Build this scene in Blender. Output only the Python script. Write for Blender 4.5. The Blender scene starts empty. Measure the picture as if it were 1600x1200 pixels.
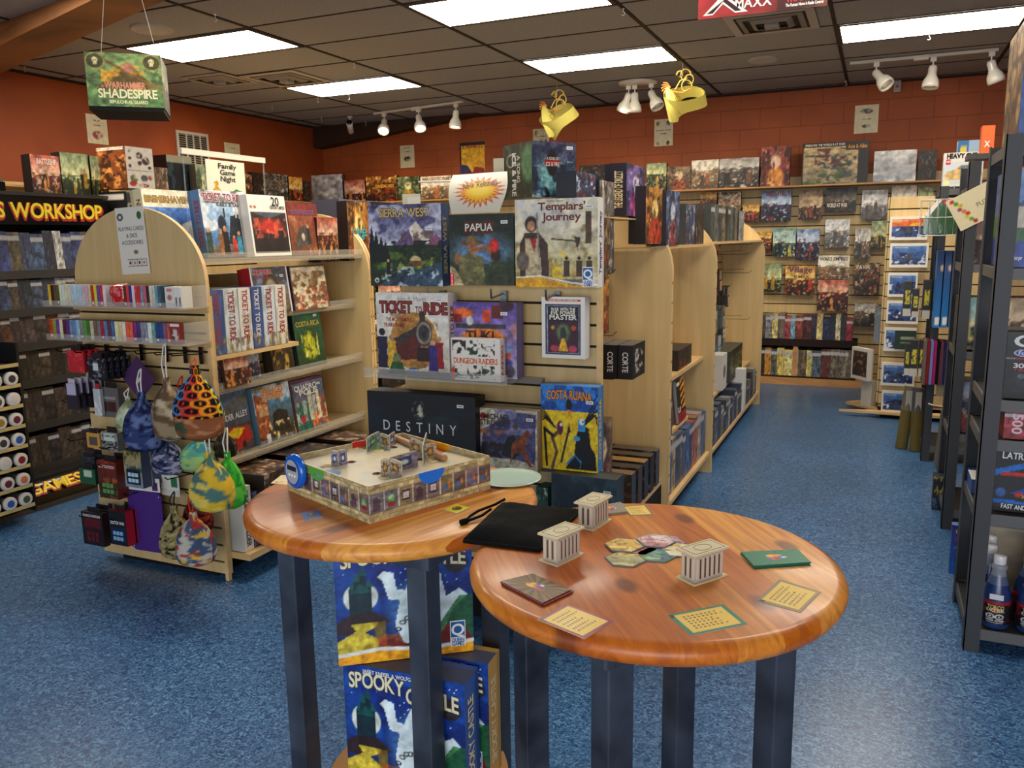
import bpy, math, random
import numpy as np
from mathutils import Matrix, Vector
C = bpy.context.scene.collection
sc = bpy.context.scene
PI = math.pi
# ------------------------------------------------------------------ camera
CAMH = 1.50
FPX = 1278.5
yaw, pitch, roll = map(math.radians, (24.046, 9.927, -0.865))
_f = np.array([-math.sin(yaw)*math.cos(pitch), math.cos(yaw)*math.cos(pitch), -math.sin(pitch)])
_r0 = np.array([math.cos(yaw), math.sin(yaw), 0.0]); _u0 = np.cross(_r0, _f)
_r = math.cos(roll)*_r0+math.sin(roll)*_u0; _u = -math.sin(roll)*_r0+math.cos(roll)*_u0
cd = bpy.data.cameras.new('camera'); cam = bpy.data.objects.new('camera', cd); C.objects.link(cam)
cd.sensor_width = 36; cd.lens = FPX/1600*36; cd.clip_start = .02; cd.clip_end = 100
mw = Matrix.Identity(4)
for i in range(3):
    mw[i][0] = _r[i]; mw[i][1] = _u[i]; mw[i][2] = -_f[i]
mw[2][3] = CAMH
cam.matrix_world = mw
sc.camera = cam
sc.view_settings.view_transform = 'Standard'; sc.view_settings.look = 'None'
sc.view_settings.exposure = 0.12; sc.view_settings.gamma = 1.0
# ------------------------------------------------------------------ world: daylight from the shop front behind the camera
w = bpy.data.worlds.new('daylight'); sc.world = w; w.use_nodes = True
bg = w.node_tree.nodes['Background']; bg.inputs[0].default_value = (.86, .92, 1.0, 1); bg.inputs[1].default_value = 1.0
def area(name, loc, size, sizey, power, col, rot):
    l = bpy.data.lights.new(name, 'AREA'); l.shape = 'RECTANGLE'; l.size = size; l.size_y = sizey; l.energy = power; l.color = col
    o = bpy.data.objects.new(name, l); C.objects.link(o); o.location = loc; o.rotation_euler = rot; return o
# daylight through the shop windows, behind and to the right of the camera
area('window_daylight', (.9, -2.6, 1.5), 3.6, 1.9, 105, (.92, .96, 1.0), (math.radians(90), 0, math.radians(8)))
LAMP = 17.0     # strength of the fluorescent panels

def ray(x, y): return _f+(x-800)/FPX*_r-(y-600)/FPX*_u
def onax(x, y, ax, v):
    d = ray(x, y); o = np.array([0, 0, CAMH]); return o+(v-o[ax])/d[ax]*d
# ------------------------------------------------------------------ materials
def lin(c): return tuple((max(0., v)/255.)**2.2 for v in c)
MATS = {}
def newmat(name):
    m = bpy.data.materials.new(name); m.use_nodes = True; MATS[name] = m
    nt = m.node_tree; return m, nt, nt.nodes['Principled BSDF']
def N(nt, t, **k):
    n = nt.nodes.new(t)
    for a, b in k.items():
        if a.startswith('i_'): n.inputs[a[2:]].default_value = b
        else: setattr(n, a, b)
    return n
def attrmat(name, rough, metal=0, coat=0, spec=.5, bump=0, bscale=300, alpha=1, trans=0):
    m, nt, b = newmat(name)
    a = N(nt, 'ShaderNodeAttribute', attribute_name='Col')
    nt.links.new(a.outputs['Color'], b.inputs['Base Color'])
    b.inputs['Roughness'].default_value = rough; b.inputs['Metallic'].default_value = metal
    b.inputs['Coat Weight'].default_value = coat; b.inputs['Coat Roughness'].default_value = .12
    b.inputs['Specular IOR Level'].default_value = spec
    if trans: b.inputs['Transmission Weight'].default_value = trans
    if alpha < 1: b.inputs['Alpha'].default_value = alpha
    if bump:
        tc = N(nt, 'ShaderNodeTexCoord'); no = N(nt, 'ShaderNodeTexNoise', i_Scale=bscale); bp = N(nt, 'ShaderNodeBump', i_Strength=bump, i_Distance=.002)
        nt.links.new(tc.outputs['Object'], no.inputs['Vector']); nt.links.new(no.outputs['Fac'], bp.inputs['Height']); nt.links.new(bp.outputs[0], b.inputs['Normal'])
    return m
attrmat('print', .48, coat=.08); attrmat('matte', .75, spec=.3); attrmat('gloss', .18, coat=.3); attrmat('metal', .3, metal=1)
attrmat('cloth', .9, spec=.15, bump=.5, bscale=160); attrmat('paint_metal', .5, bump=.3, bscale=500); attrmat('shrinkwrap', .12, coat=1, bump=.9, bscale=28)
attrmat('acrylic', .06, alpha=.18, spec=.6); attrmat('bottle_plastic', .25, trans=.5)
def ramp(nt, stops):
    r = N(nt, 'ShaderNodeValToRGB'); e = r.color_ramp.elements
    while len(e) < len(stops): e.new(.5)
    for el, (p, c) in zip(e, stops): el.position = p; el.color = (*lin(c), 1)
    return r
def mathn(nt, op, a, b=None):
    n = N(nt, 'ShaderNodeMath', operation=op)
    for i, v in enumerate((a, b)):
        if v is None: continue
        if isinstance(v, (int, float)): n.inputs[i].default_value = v
        else: nt.links.new(v, n.inputs[i])
    return n.outputs[0]
def mix(nt, fac, a, b, mode='MIX'):
    n = N(nt, 'ShaderNodeMix', data_type='RGBA', blend_type=mode)
    for s, v in ((0, fac), (6, a), (7, b)):
        if isinstance(v, (int, float)): n.inputs[s].default_value = v
        elif isinstance(v, tuple): n.inputs[s].default_value = (*lin(v), 1)
        else: nt.links.new(v, n.inputs[s])
    return n.outputs[2]
def wood(name, c0, c1, scale, rough, vertical=True):
    m, nt, b = newmat(name)
    tc = N(nt, 'ShaderNodeTexCoord'); mp = N(nt, 'ShaderNodeMapping')
    mp.inputs['Scale'].default_value = (scale, scale, scale*.07) if vertical else (scale*.25, scale*.25, scale)
    no = N(nt, 'ShaderNodeTexNoise', i_Scale=1.0, i_Detail=5.0, i_Distortion=.6)
    nt.links.new(tc.outputs['Object'], mp.inputs[0]); nt.links.new(mp.outputs[0], no.inputs['Vector'])
    r = ramp(nt, [(.3, c0), (.7, c1)]); nt.links.new(no.outputs['Fac'], r.inputs[0])
    nt.links.new(r.outputs[0], b.inputs['Base Color']); b.inputs['Roughness'].default_value = rough
wood('maple', (196, 166, 112), (212, 184, 130), 22, .42)
wood('maple_edge', (208, 170, 112), (226, 192, 138), 14, .4, False)
wood('pine_plain', (168, 118, 66), (200, 150, 92), 12, .5, False)
wood('beam_wood', (92, 56, 28), (150, 96, 50), 6, .6, False)
wood('dark_beam', (44, 26, 16), (62, 38, 24), 6, .6, False)
# stained pine table top: glued boards, knots, grain
m, nt, b = newmat('pine_top')
tc = N(nt, 'ShaderNodeTexCoord'); mp = N(nt, 'ShaderNodeMapping'); mp.inputs['Rotation'].default_value = (0, 0, math.radians(16))
nt.links.new(tc.outputs['Object'], mp.inputs[0])
sx = N(nt, 'ShaderNodeSeparateXYZ'); nt.links.new(mp.outputs[0], sx.inputs[0])
idx = mathn(nt, 'FLOOR', mathn(nt, 'MULTIPLY', sx.outputs[0], 1/.078))
wn = N(nt, 'ShaderNodeTexWhiteNoise', noise_dimensions='1D'); nt.links.new(idx, wn.inputs['W'])
cmb = N(nt, 'ShaderNodeCombineXYZ'); nt.links.new(mathn(nt, 'MULTIPLY', sx.outputs[0], 42), cmb.inputs[0])
nt.links.new(mathn(nt, 'MULTIPLY', sx.outputs[1], 3.2), cmb.inputs[1]); nt.links.new(mathn(nt, 'ADD', mathn(nt, 'MULTIPLY', idx, 7.3), mathn(nt, 'MULTIPLY', sx.outputs[2], 30)), cmb.inputs[2])
g = N(nt, 'ShaderNodeTexNoise', i_Scale=1.0, i_Detail=4.0, i_Distortion=1.4); nt.links.new(cmb.outputs[0], g.inputs['Vector'])
base = ramp(nt, [(0, (190, 98, 26)), (.5, (220, 136, 46)), (1, (240, 170, 80))]); nt.links.new(wn.outputs['Value'], base.inputs[0])
gr = ramp(nt, [(.35, (150, 66, 14)), (.62, (255, 255, 255))]); nt.links.new(g.outputs['Fac'], gr.inputs[0])
col = mix(nt, .42, base.outputs[0], gr.outputs[0], 'MULTIPLY')
vm = N(nt, 'ShaderNodeMapping'); vm.inputs['Scale'].default_value = (6.0, 3.4, .01); nt.links.new(mp.outputs[0], vm.inputs[0])
vo = N(nt, 'ShaderNodeTexVoronoi', i_Scale=1.0, voronoi_dimensions='2D'); nt.links.new(vm.outputs[0], vo.inputs['Vector'])
wn2 = N(nt, 'ShaderNodeSeparateColor'); nt.links.new(vo.outputs['Color'], wn2.inputs[0])
knot = ramp(nt, [(.07, (255, 255, 255)), (.13, (0, 0, 0))]); nt.links.new(vo.outputs['Distance'], knot.inputs[0])
kf = mathn(nt, 'MULTIPLY', knot.outputs[0], mathn(nt, 'GREATER_THAN', wn2.outputs[0], .45))
col = mix(nt, mathn(nt, 'MULTIPLY', kf, .75), col, (92, 36, 12))
nt.links.new(col, b.inputs['Base Color']); b.inputs['Roughness'].default_value = .45; b.inputs['Specular IOR Level'].default_value = .35; b.inputs['Coat Weight'].default_value = .22; b.inputs['Coat Roughness'].default_value = .14
bp = N(nt, 'ShaderNodeBump', i_Strength=.25, i_Distance=.001); nt.links.new(g.outputs['Fac'], bp.inputs['Height']); nt.links.new(bp.outputs[0], b.inputs['Normal']); nt.links.new(bp.outputs[0], b.inputs['Coat Normal'])
# black stained legs
m, nt, b = newmat('black_stain'); tc = N(nt, 'ShaderNodeTexCoord'); no = N(nt, 'ShaderNodeTexNoise', i_Scale=7.0, i_Detail=6.0)
nt.links.new(tc.outputs['Object'], no.inputs['Vector']); r = ramp(nt, [(.3, (32, 36, 44)), (.75, (76, 84, 98))]); nt.links.new(no.outputs['Fac'], r.inputs[0])
nt.links.new(r.outputs[0], b.inputs['Base Color']); b.inputs['Roughness'].default_value = .38
# blue flecked vinyl floor
m, nt, b = newmat('vinyl_floor'); tc = N(nt, 'ShaderNodeTexCoord')
n1 = N(nt, 'ShaderNodeTexNoise', i_Scale=62.0, i_Detail=3.0, i_Distortion=1.6); nt.links.new(tc.outputs['Object'], n1.inputs['Vector'])
mpf = N(nt, 'ShaderNodeMapping'); mpf.inputs['Scale'].default_value = (40, 95, 1); mpf.inputs['Rotation'].default_value = (0, 0, .5); nt.links.new(tc.outputs['Object'], mpf.inputs[0])
n2 = N(nt, 'ShaderNodeTexNoise', i_Scale=1.0, i_Detail=2.0); nt.links.new(mpf.outputs[0], n2.inputs['Vector'])
r1 = ramp(nt, [(.34, (34, 64, 106)), (.5, (62, 106, 156)), (.66, (104, 150, 194))]); nt.links.new(n1.outputs['Fac'], r1.inputs[0])
r2 = ramp(nt, [(.62, (0, 0, 0)), (.70, (255, 255, 255))]); nt.links.new(n2.outputs['Fac'], r2.inputs[0])
col = mix(nt, mathn(nt, 'MULTIPLY', r2.outputs[0], .5), r1.outputs[0], (142, 180, 214))
br = N(nt, 'ShaderNodeTexBrick', offset=0.0, i_Scale=1.0); br.inputs['Brick Width'].default_value = .305; br.inputs['Row Height'].default_value = .305; br.inputs['Mortar Size'].default_value = .0012
br.inputs['Color1'].default_value = br.inputs['Color2'].default_value = (1, 1, 1, 1); br.inputs['Mortar'].default_value = (.72, .72, .72, 1)
nt.links.new(tc.outputs['Object'], br.inputs['Vector']); col = mix(nt, 1.0, col, br.outputs['Color'], 'MULTIPLY')
n3 = N(nt, 'ShaderNodeTexNoise', i_Scale=1.6, i_Detail=3.0); nt.links.new(tc.outputs['Object'], n3.inputs['Vector'])
r3 = ramp(nt, [(.3, (222, 222, 222)), (.7, (255, 255, 255))]); nt.links.new(n3.outputs['Fac'], r3.inputs[0]); col = mix(nt, 1.0, col, r3.outputs[0], 'MULTIPLY')
nt.links.new(col, b.inputs['Base Color']); b.inputs['Roughness'].default_value = .3; b.inputs['Specular IOR Level'].default_value = .6
bp = N(nt, 'ShaderNodeBump', i_Strength=.12, i_Distance=.002); nt.links.new(n1.outputs['Fac'], bp.inputs['Height']); nt.links.new(bp.outputs[0], b.inputs['Normal'])
# ceiling tile
m, nt, b = newmat('ceiling_tile'); tc = N(nt, 'ShaderNodeTexCoord'); n1 = N(nt, 'ShaderNodeTexNoise', i_Scale=120.0, i_Detail=2.0); nt.links.new(tc.outputs['Object'], n1.inputs['Vector'])
r1 = ramp(nt, [(.30, (80, 78, 76)), (.38, (138, 136, 134)), (.7, (150, 148, 146))]); nt.links.new(n1.outputs['Fac'], r1.inputs[0]); nt.links.new(r1.outputs[0], b.inputs['Base Color']); b.inputs['Roughness'].default_value = .95
# painted walls
def wallmat(name, c0, c1, blocks):
    m, nt, b = newmat(name); tc = N(nt, 'ShaderNodeTexCoord')
    no = N(nt, 'ShaderNodeTexNoise', i_Scale=3.0, i_Detail=6.0); nt.links.new(tc.outputs['Object'], no.inputs['Vector'])
    r = ramp(nt, [(.3, c0), (.7, c1)]); nt.links.new(no.outputs['Fac'], r.inputs[0]); col = r.outputs[0]
    b.inputs['Roughness'].default_value = .62
    n2 = N(nt, 'ShaderNodeTexNoise', i_Scale=90.0, i_Detail=3.0); nt.links.new(tc.outputs['Object'], n2.inputs['Vector'])
    bp = N(nt, 'ShaderNodeBump', i_Strength=.35 if blocks else .1, i_Distance=.004); h = n2.outputs['Fac']
    if blocks:
        s = N(nt, 'ShaderNodeSeparateXYZ'); nt.links.new(tc.outputs['Object'], s.inputs[0]); cb = N(nt, 'ShaderNodeCombineXYZ')
        nt.links.new(s.outputs[0], cb.inputs[0]); nt.links.new(s.outputs[2], cb.inputs[1])
        br = N(nt, 'ShaderNodeTexBrick', i_Scale=1.0); br.inputs['Brick Width'].default_value = .4; br.inputs['Row Height'].default_value = .2; br.inputs['Mortar Size'].default_value = .006; br.inputs['Mortar Smooth'].default_value = .4
        nt.links.new(cb.outputs[0], br.inputs['Vector']); nt.links.new(cb.outputs[0], br.inputs['Vector'])
        h = mathn(nt, 'SUBTRACT', mathn(nt, 'MULTIPLY', h, .25), br.outputs['Fac']); col = mix(nt, mathn(nt, 'MULTIPLY', br.outputs['Fac'], .35), col, (84, 34, 18))
    nt.links.new(h, bp.inputs['Height']); nt.links.new(bp.outputs[0], b.inputs['Normal']); nt.links.new(col, b.inputs['Base Color'])
wallmat('orange_plaster', (142, 64, 24), (156, 74, 28), False); wallmat('orange_block', (150, 72, 30), (166, 84, 36), True)
m, nt, b = newmat('lamp_panel'); b.inputs['Base Color'].default_value = (1, 1, 1, 1); b.inputs['Emission Color'].default_value = (1, .90, .74, 1); b.inputs['Emission Strength'].default_value = LAMP
m, nt, b = newmat('spot_bulb'); b.inputs['Base Color'].default_value = (1, 1, 1, 1); b.inputs['Emission Color'].default_value = (1, .8, .5, 1); b.inputs['Emission Strength'].default_value = 6

# ------------------------------------------------------------------ glyphs (built-in font, one mesh outline per character)
CH = "ABCDEFGHIJKLMNOPQRSTUVWXYZabcdefghijklmnopqrstuvwxyz0123456789&'!.,-+$:"
GL = {}
tmp = []
for off, key in ((0.0, 0), (.022, 1), (.07, 2)):
    for ch in CH:
        cu = bpy.data.curves.new('g', 'FONT'); cu.body = ch; cu.resolution_u = 3; cu.offset = off; cu.fill_mode = 'FRONT'
        o = bpy.data.objects.new('g', cu); C.objects.link(o); tmp.append((o, cu, ch, key))
dg = bpy.context.evaluated_depsgraph_get(); dg.update()
for o, cu, ch, key in tmp:
    ev = o.evaluated_get(dg); me = ev.to_mesh()
    vs = np.array([v.co[:2] for v in me.vertices]); fs = [tuple(p.vertices) for p in me.polygons if p.normal.z > 0 or True]
    if len(vs): GL[ch, key] = (vs, fs, vs[:, 0].min(), vs[:, 0].max())
    ev.to_mesh_clear()
for o, cu, ch, key in tmp:
    bpy.data.objects.remove(o); bpy.data.curves.remove(cu)
def layout(s, h, w=None, bold=1, gap=.07):
    V, F = [], []; x = 0; n = 0; cap = .69
    for ch in s:
        if ch == ' ': x += .3; continue
        k = (ch, bold) if (ch, bold) in GL else None
        if k is None: x += .2; continue
        k0 = GL[ch, 0]; vs, fs, a, b_ = GL[k]
        V.append(vs+[x-k0[2], 0]); F += [tuple(i+n for i in f) for f in fs]; n += len(vs); x += k0[3]-k0[2]+gap
    if not V: return np.zeros((0, 2)), []
    V = np.concatenate(V); tw = max(x-gap, 1e-6)
    V[:, 1] *= h/cap; sxx = (w/tw) if w else h/cap
    V[:, 0] = (V[:, 0]-tw/2)*sxx
    return V, F
# ------------------------------------------------------------------ canvas for printed artwork
def fbm(ny, nx, scale, seed, octs=3):
    rg = np.random.RandomState(seed); out = np.zeros((ny, nx)); amp = 1; tot = 0
    for o in range(octs):
        s = scale*2**o; k = int(s)+2; g = rg.rand(k+1, k+1)
        yy = np.linspace(0, s*.999, ny); xx = np.linspace(0, s*.999, nx); yi = yy.astype(int); xi = xx.astype(int)
        fy = (yy-yi)[:, None]; fx = (xx-xi)[None]; fy = fy*fy*(3-2*fy); fx = fx*fx*(3-2*fx)
        a = g[yi][:, xi]; b = g[yi][:, xi+1]; c = g[yi+1][:, xi]; d = g[yi+1][:, xi+1]
        out += amp*((a*(1-fx)+b*fx)*(1-fy)+(c*(1-fx)+d*fx)*fy); tot += amp; amp *= .55
    return out/tot
class Cv:
    def __init__(s, nx, ny, c=(128, 128, 128)):
        s.nx, s.ny = nx, ny; s.X, s.Y = np.meshgrid(np.linspace(0, 1, nx+1), np.linspace(0, 1, ny+1)); s.A = np.ones((ny+1, nx+1, 3))*np.array(c, float)
    def mx(s, m, c): m = np.clip(m, 0, 1)[..., None]; s.A = s.A*(1-m)+m*np.array(c, float); return s
    def grad(s, c0, c1, y0=0., y1=1., xd=False):
        t = ((s.X if xd else s.Y)-y0)/(y1-y0); inside = ((s.X if xd else s.Y) >= y0-1e-9) & ((s.X if xd else s.Y) <= y1+1e-9)
        t = np.clip(t, 0, 1)[..., None]; g = np.array(c0, float)*(1-t)+np.array(c1, float)*t; s.A = np.where(inside[..., None], g, s.A); return s
    def ell(s, cx, cy, rx, ry, c, soft=.08, a=1):
        d = np.sqrt(((s.X-cx)/rx)**2+((s.Y-cy)/ry)**2); return s.mx(a*np.clip((1-d)/soft, 0, 1), c)
    def ring(s, cx, cy, rx, ry, wd, c, a=1):
        d = np.sqrt(((s.X-cx)/rx)**2+((s.Y-cy)/ry)**2); return s.mx(a*np.clip((wd-np.abs(1-d))/wd*2, 0, 1), c)
    def rect(s, x0, y0, x1, y1, c, a=1): return s.mx(a*((s.X >= x0) & (s.X <= x1) & (s.Y >= y0) & (s.Y <= y1)).astype(float), c)
    def poly(s, pts, c, a=1):
        ins = np.zeros(s.X.shape, bool); n = len(pts)
        for i in range(n):
            x0, y0 = pts[i]; x1, y1 = pts[(i+1) % n]
            if y0 == y1: continue
            ins ^= ((y0 > s.Y) != (y1 > s.Y)) & (s.X < (x1-x0)*(s.Y-y0)/(y1-y0)+x0)
        return s.mx(a*ins.astype(float), c)
    def line(s, pts, wd, c, a=1):
        for (x0, y0), (x1, y1) in zip(pts, pts[1:]):
            dx, dy = x1-x0, y1-y0; t = np.clip(((s.X-x0)*dx+(s.Y-y0)*dy)/(dx*dx+dy*dy+1e-9), 0, 1)
            d = np.hypot(s.X-x0-t*dx, s.Y-y0-t*dy); s.mx(a*np.clip((wd-d)/wd*2.5, 0, 1), c)
        return s
    def noise(s, c, scale, thr, seed, a=1, soft=.08, y0=0, y1=1, x0=0, x1=1):
        m = np.clip((fbm(s.ny+1, s.nx+1, scale, seed)-thr)/soft, 0, 1)*a*((s.Y >= y0) & (s.Y <= y1) & (s.X >= x0) & (s.X <= x1)); return s.mx(m, c)
    def spec(s, amt, scale, seed): s.A = np.clip(s.A*(1+amt*(fbm(s.ny+1, s.nx+1, scale, seed)[..., None]-.5)*2), 0, 255); return s
    def man(s, x, y, h, c, head=(200, 160, 120), wd=1.0):
        r = h*.09*wd
        s.poly([(x-r*1.7, y+h*.78), (x+r*1.7, y+h*.78), (x+r*1.5, y+h*.35), (x+r*1.9, y), (x-r*1.9, y), (x-r*1.5, y+h*.35)], c); s.ell(x, y+h*.88, r, h*.1, head); return s
def art(seed, pal, nx=36, ny=36, kind='scene'):
    """a generic painted cover: pal = sky, ground, dark, light, accent"""
    sky, gr, dk, lt, ac = pal; R = random.Random(seed); c = Cv(nx, ny, gr)
    if kind == 'scene':
        hz = R.uniform(.4, .65); c.grad(lt, sky, hz, 1.); c.grad(dk, gr, 0, hz)
        c.noise(dk, 6, .5, seed, .6, y1=hz+.06); c.noise(lt, 5, .6, seed+1, .5, y0=hz); c.noise(ac, 9, .62, seed+2, .8, y1=hz+.1); c.noise(lt, 14, .64, seed+3, .8, y1=hz)
        for k in range(R.randint(2, 5)): c.man(R.uniform(.15, .85), R.uniform(.0, .2), R.uniform(.25, .55), dk if k % 2 else ac)
    elif kind == 'battle':
        c.grad(dk, sky); c.noise(gr, 5, .45, seed, .8); c.noise(lt, 9, .6, seed+1, .8); c.noise(ac, 7, .62, seed+2, .9); c.noise(dk, 12, .52, seed+3, .75)
    elif kind == 'portrait':
        c.grad(gr, sky); c.noise(dk, 4, .5, seed, .6); c.ell(.5, .62, .2, .22, lt, .3); c.ell(.5, .2, .36, .32, ac, .3); c.noise(dk, 9, .58, seed+1, .7); c.noise(lt, 12, .66, seed+4, .6)
    elif kind == 'wrap':
        c.grad(gr, sky); c.noise(lt, 3, .52, seed, .8, .2); c.noise(dk, 7, .6, seed+1, .5); c.noise((235, 235, 230), 4, .66, seed+2, .9, .1)
    g = c.A.mean(-1, keepdims=True); c.A = g+(c.A-g)*.78
    return c.spec(.3, 10, seed+9)
# ------------------------------------------------------------------ mesh builder
class M:
    def __init__(s): s.V = []; s.F = []; s.n = 0; s.T = Matrix.Identity(4)
    def add(s, verts, faces, col=(128, 128, 128), mat='matte', smooth=False, percol=None):
        v = np.asarray(verts, float)
        if len(v) == 0: return s
        T = np.array(s.T); v = v@T[:3, :3].T+T[:3, 3]; s.V.append(v); c = lin(col)
        for k, f in enumerate(faces):
            s.F.append((tuple(i+s.n for i in f), (c if percol is None else percol[k]), mat, smooth))
        s.n += len(v); return s
    def box(s, x0, x1, y0, y1, z0, z1, col=(128, 128, 128), mat='matte', faces='xXyYzZ', cols={}):
        P = [(x, y, z) for z in (z0, z1) for y in (y0, y1) for x in (x0, x1)]
        FF = dict(x=(0, 4, 6, 2), X=(1, 3, 7, 5), y=(0, 1, 5, 4), Y=(2, 6, 7, 3), z=(0, 2, 3, 1), Z=(4, 5, 7, 6))
        s.add(P, [FF[k] for k in faces], col, mat, percol=[lin(cols.get(k, col)) for k in faces]); return s
    def tube(s, pts, r, n=6, col=(128, 128, 128), mat='matte', caps=True):
        pts = [Vector(p) for p in pts]; V = []; F = []; rs = r if isinstance(r, (list, tuple)) else [r]*len(pts)
        up = None
        for i, p in enumerate(pts):
            d = (pts[min(i+1, len(pts)-1)]-pts[max(i-1, 0)]).normalized()
            if up is None: up = Vector((0, 0, 1)) if abs(d.z) < .9 else Vector((1, 0, 0))
            a = d.cross(up).normalized(); b = a.cross(d).normalized(); up = b
            for k in range(n): t = 2*PI*k/n; V.append(p+(a*math.cos(t)+b*math.sin(t))*rs[i])
        for i in range(len(pts)-1):
            for k in range(n): F.append((i*n+k, i*n+(k+1) % n, (i+1)*n+(k+1) % n, (i+1)*n+k))
        s.add([tuple(v) for v in V], F, col, mat, True)
        if caps: s.add([tuple(v) for v in V[:n]], [tuple(range(n))[::-1]], col, mat); s.add([tuple(v) for v in V[-n:]], [tuple(range(n))], col, mat)
        return s
    def lathe(s, prof, n=16, col=(128, 128, 128), mat='matte', cols=None, smooth=True):
        V = [(r*math.cos(2*PI*k/n), r*math.sin(2*PI*k/n), z) for r, z in prof for k in range(n)]; F = []; pc = []
        for i in range(len(prof)-1):
            for k in range(n): F.append((i*n+k, i*n+(k+1) % n, (i+1)*n+(k+1) % n, (i+1)*n+k)); pc.append(lin(cols[i]) if cols else lin(col))
        s.add(V, F, col, mat, smooth, percol=pc)
        for i, rev in ((0, True), (len(prof)-1, False)):
            if prof[i][0] > 1e-4: s.add(V[i*n:(i+1)*n], [tuple(range(n))[::-1] if rev else tuple(range(n))], cols[min(i, len(prof)-2)] if cols else col, mat)
        return s
    def prism(s, pts, y0, y1, col=(128, 128, 128), mat='matte', edgemat=None, edgecol=None, axis='y'):
        n = len(pts); f = (lambda p, y: (p[0], y, p[1])) if axis == 'y' else ((lambda p, y: (p[0], p[1], y)) if axis == 'z' else (lambda p, y: (y, p[0], p[1])))
        A = [f(p, y0) for p in pts]; B = [f(p, y1) for p in pts]
        s.add(A, [tuple(range(n))], col, mat); s.add(B, [tuple(range(n))[::-1]], col, mat)
        s.add(A+B, [(i, n+i, n+(i+1) % n, (i+1) % n) for i in range(n)], edgecol or col, edgemat or mat); return s
    def grid(s, P, cols, mat='print', smooth=False):
        """P (ny+1,nx+1,3) points, cols same shape rgb 0-255 per vertex"""
        ny, nx = P.shape[0]-1, P.shape[1]-1; L = (np.clip(cols, 0, 255)/255.)**2.2; i = np.arange((ny+1)*(nx+1)).reshape(ny+1, nx+1)
        q = np.stack([i[:-1, :-1], i[:-1, 1:], i[1:, 1:], i[1:, :-1]], -1).reshape(-1, 4); Lf = L.reshape(-1, 3)
        T = np.array(s.T); v = P.reshape(-1, 3)@T[:3, :3].T+T[:3, 3]; s.V.append(v)
        s.F.append(('G', q+s.n, Lf[q], mat, smooth)); s.n += len(v); return s
    def pic(s, cv, x0, x1, z0, z1, y=0., mat='print'):
        P = np.stack([x0+(x1-x0)*cv.X, np.full(cv.X.shape, y), z0+(z1-z0)*cv.Y], -1); A_ = cv.A
        if cv.nx >= 24 and cv.ny >= 20 and mat == 'print':
            f = fbm(cv.ny+1, cv.nx+1, min(cv.nx, cv.ny)*.32, cv.nx+cv.ny, 2); g = A_.mean(-1, keepdims=True)
            A_ = (g+(A_-g)*1.12); k_ = np.clip((208-g)/40, 0, 1); A_ = 255*np.clip(A_/255, 0, 1)**(1+.18*k_)*(1+.5*k_*(f[..., None]-.5)); A_ = np.clip(A_, 0, 255)
        return s.grid(P, A_, mat)
    def text(s, t, x, z, h, col, w=None, bold=1, y=-.0008, rot=0, mat='print', arc=0, gap=.07, lift=0):
        V, F = layout(t, h, w, bold, gap)
        if not len(V): return s
        V = V.copy(); V[:, 1] -= h/2
        if arc: V[:, 1] += arc*(1-(V[:, 0]/(np.abs(V[:, 0]).max()+1e-9))**2)
        if rot: ca, sa = math.cos(rot), math.sin(rot); V = np.stack([V[:, 0]*ca-V[:, 1]*sa, V[:, 0]*sa+V[:, 1]*ca], -1)
        P = np.stack([V[:, 0]+x, np.full(len(V), y), V[:, 1]+z], -1); s.add(P, F, col, mat); return s
    def disc(s, x, z, rx, rz, col, y=-.0006, n=20, mat='print'):
        return s.add([(x+rx*math.cos(2*PI*k/n), y, z+rz*math.sin(2*PI*k/n)) for k in range(n)], [tuple(range(n))], col, mat)
    def q(s, pts, col, y=-.0006, mat='print'): return s.add([(a, y, b) for a, b in pts], [tuple(range(len(pts)))], col, mat)
    def build(s, name, parent=None, loc=(0, 0, 0), rot=(0, 0, 0), bevel=0, label=None, cat=None, group=None, kind=None):
        V = np.concatenate(s.V) if s.V else np.zeros((0, 3)); loops = []; starts = []; cols = []; mi = []; sm = []; names = []; pos = 0
        for f in s.F:
            if f[0] == 'G':
                q, L, mt, smo = f[1:]; k = len(q)
                if mt not in names: names.append(mt)
                loops.append(q.ravel()); starts.append(pos+4*np.arange(k)); pos += 4*k; cols.append(L.reshape(-1, 3)); mi.append(np.full(k, names.index(mt))); sm.append(np.full(k, smo))
            else:
                ix, c, mt, smo = f; k = len(ix)
                if mt not in names: names.append(mt)
                loops.append(np.array(ix)); starts.append(np.array([pos])); pos += k; cols.append(np.tile(np.array(c, float), (k, 1))); mi.append(np.array([names.index(mt)])); sm.append(np.array([smo]))
        me = bpy.data.meshes.new(name); me.vertices.add(len(V)); me.vertices.foreach_set('co', V.astype(np.float32).ravel())
        lo = np.concatenate(loops).astype(np.int32); st = np.concatenate(starts).astype(np.int32)
        me.loops.add(len(lo)); me.loops.foreach_set('vertex_index', lo); me.polygons.add(len(st)); me.polygons.foreach_set('loop_start', st)
        for nm in names: me.materials.append(MATS[nm])
        me.polygons.foreach_set('material_index', np.concatenate(mi).astype(np.int32)); me.update(calc_edges=True); me.polygons.foreach_set('use_smooth', np.concatenate(sm).astype(bool))
        at = me.color_attributes.new('Col', 'FLOAT_COLOR', 'CORNER'); cc = np.concatenate(cols); at.data.foreach_set('color', np.concatenate([cc, np.ones((len(cc), 1))], 1).astype(np.float32).ravel())
        o = bpy.data.objects.new(name, me); C.objects.link(o); o.location = loc; o.rotation_euler = rot
        if parent is not None: o.parent = parent
        if bevel: bm = o.modifiers.new('bevel', 'BEVEL'); bm.width = bevel; bm.segments = 2; bm.limit_method = 'ANGLE'
        return tag(o, label, cat, group, kind)
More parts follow.
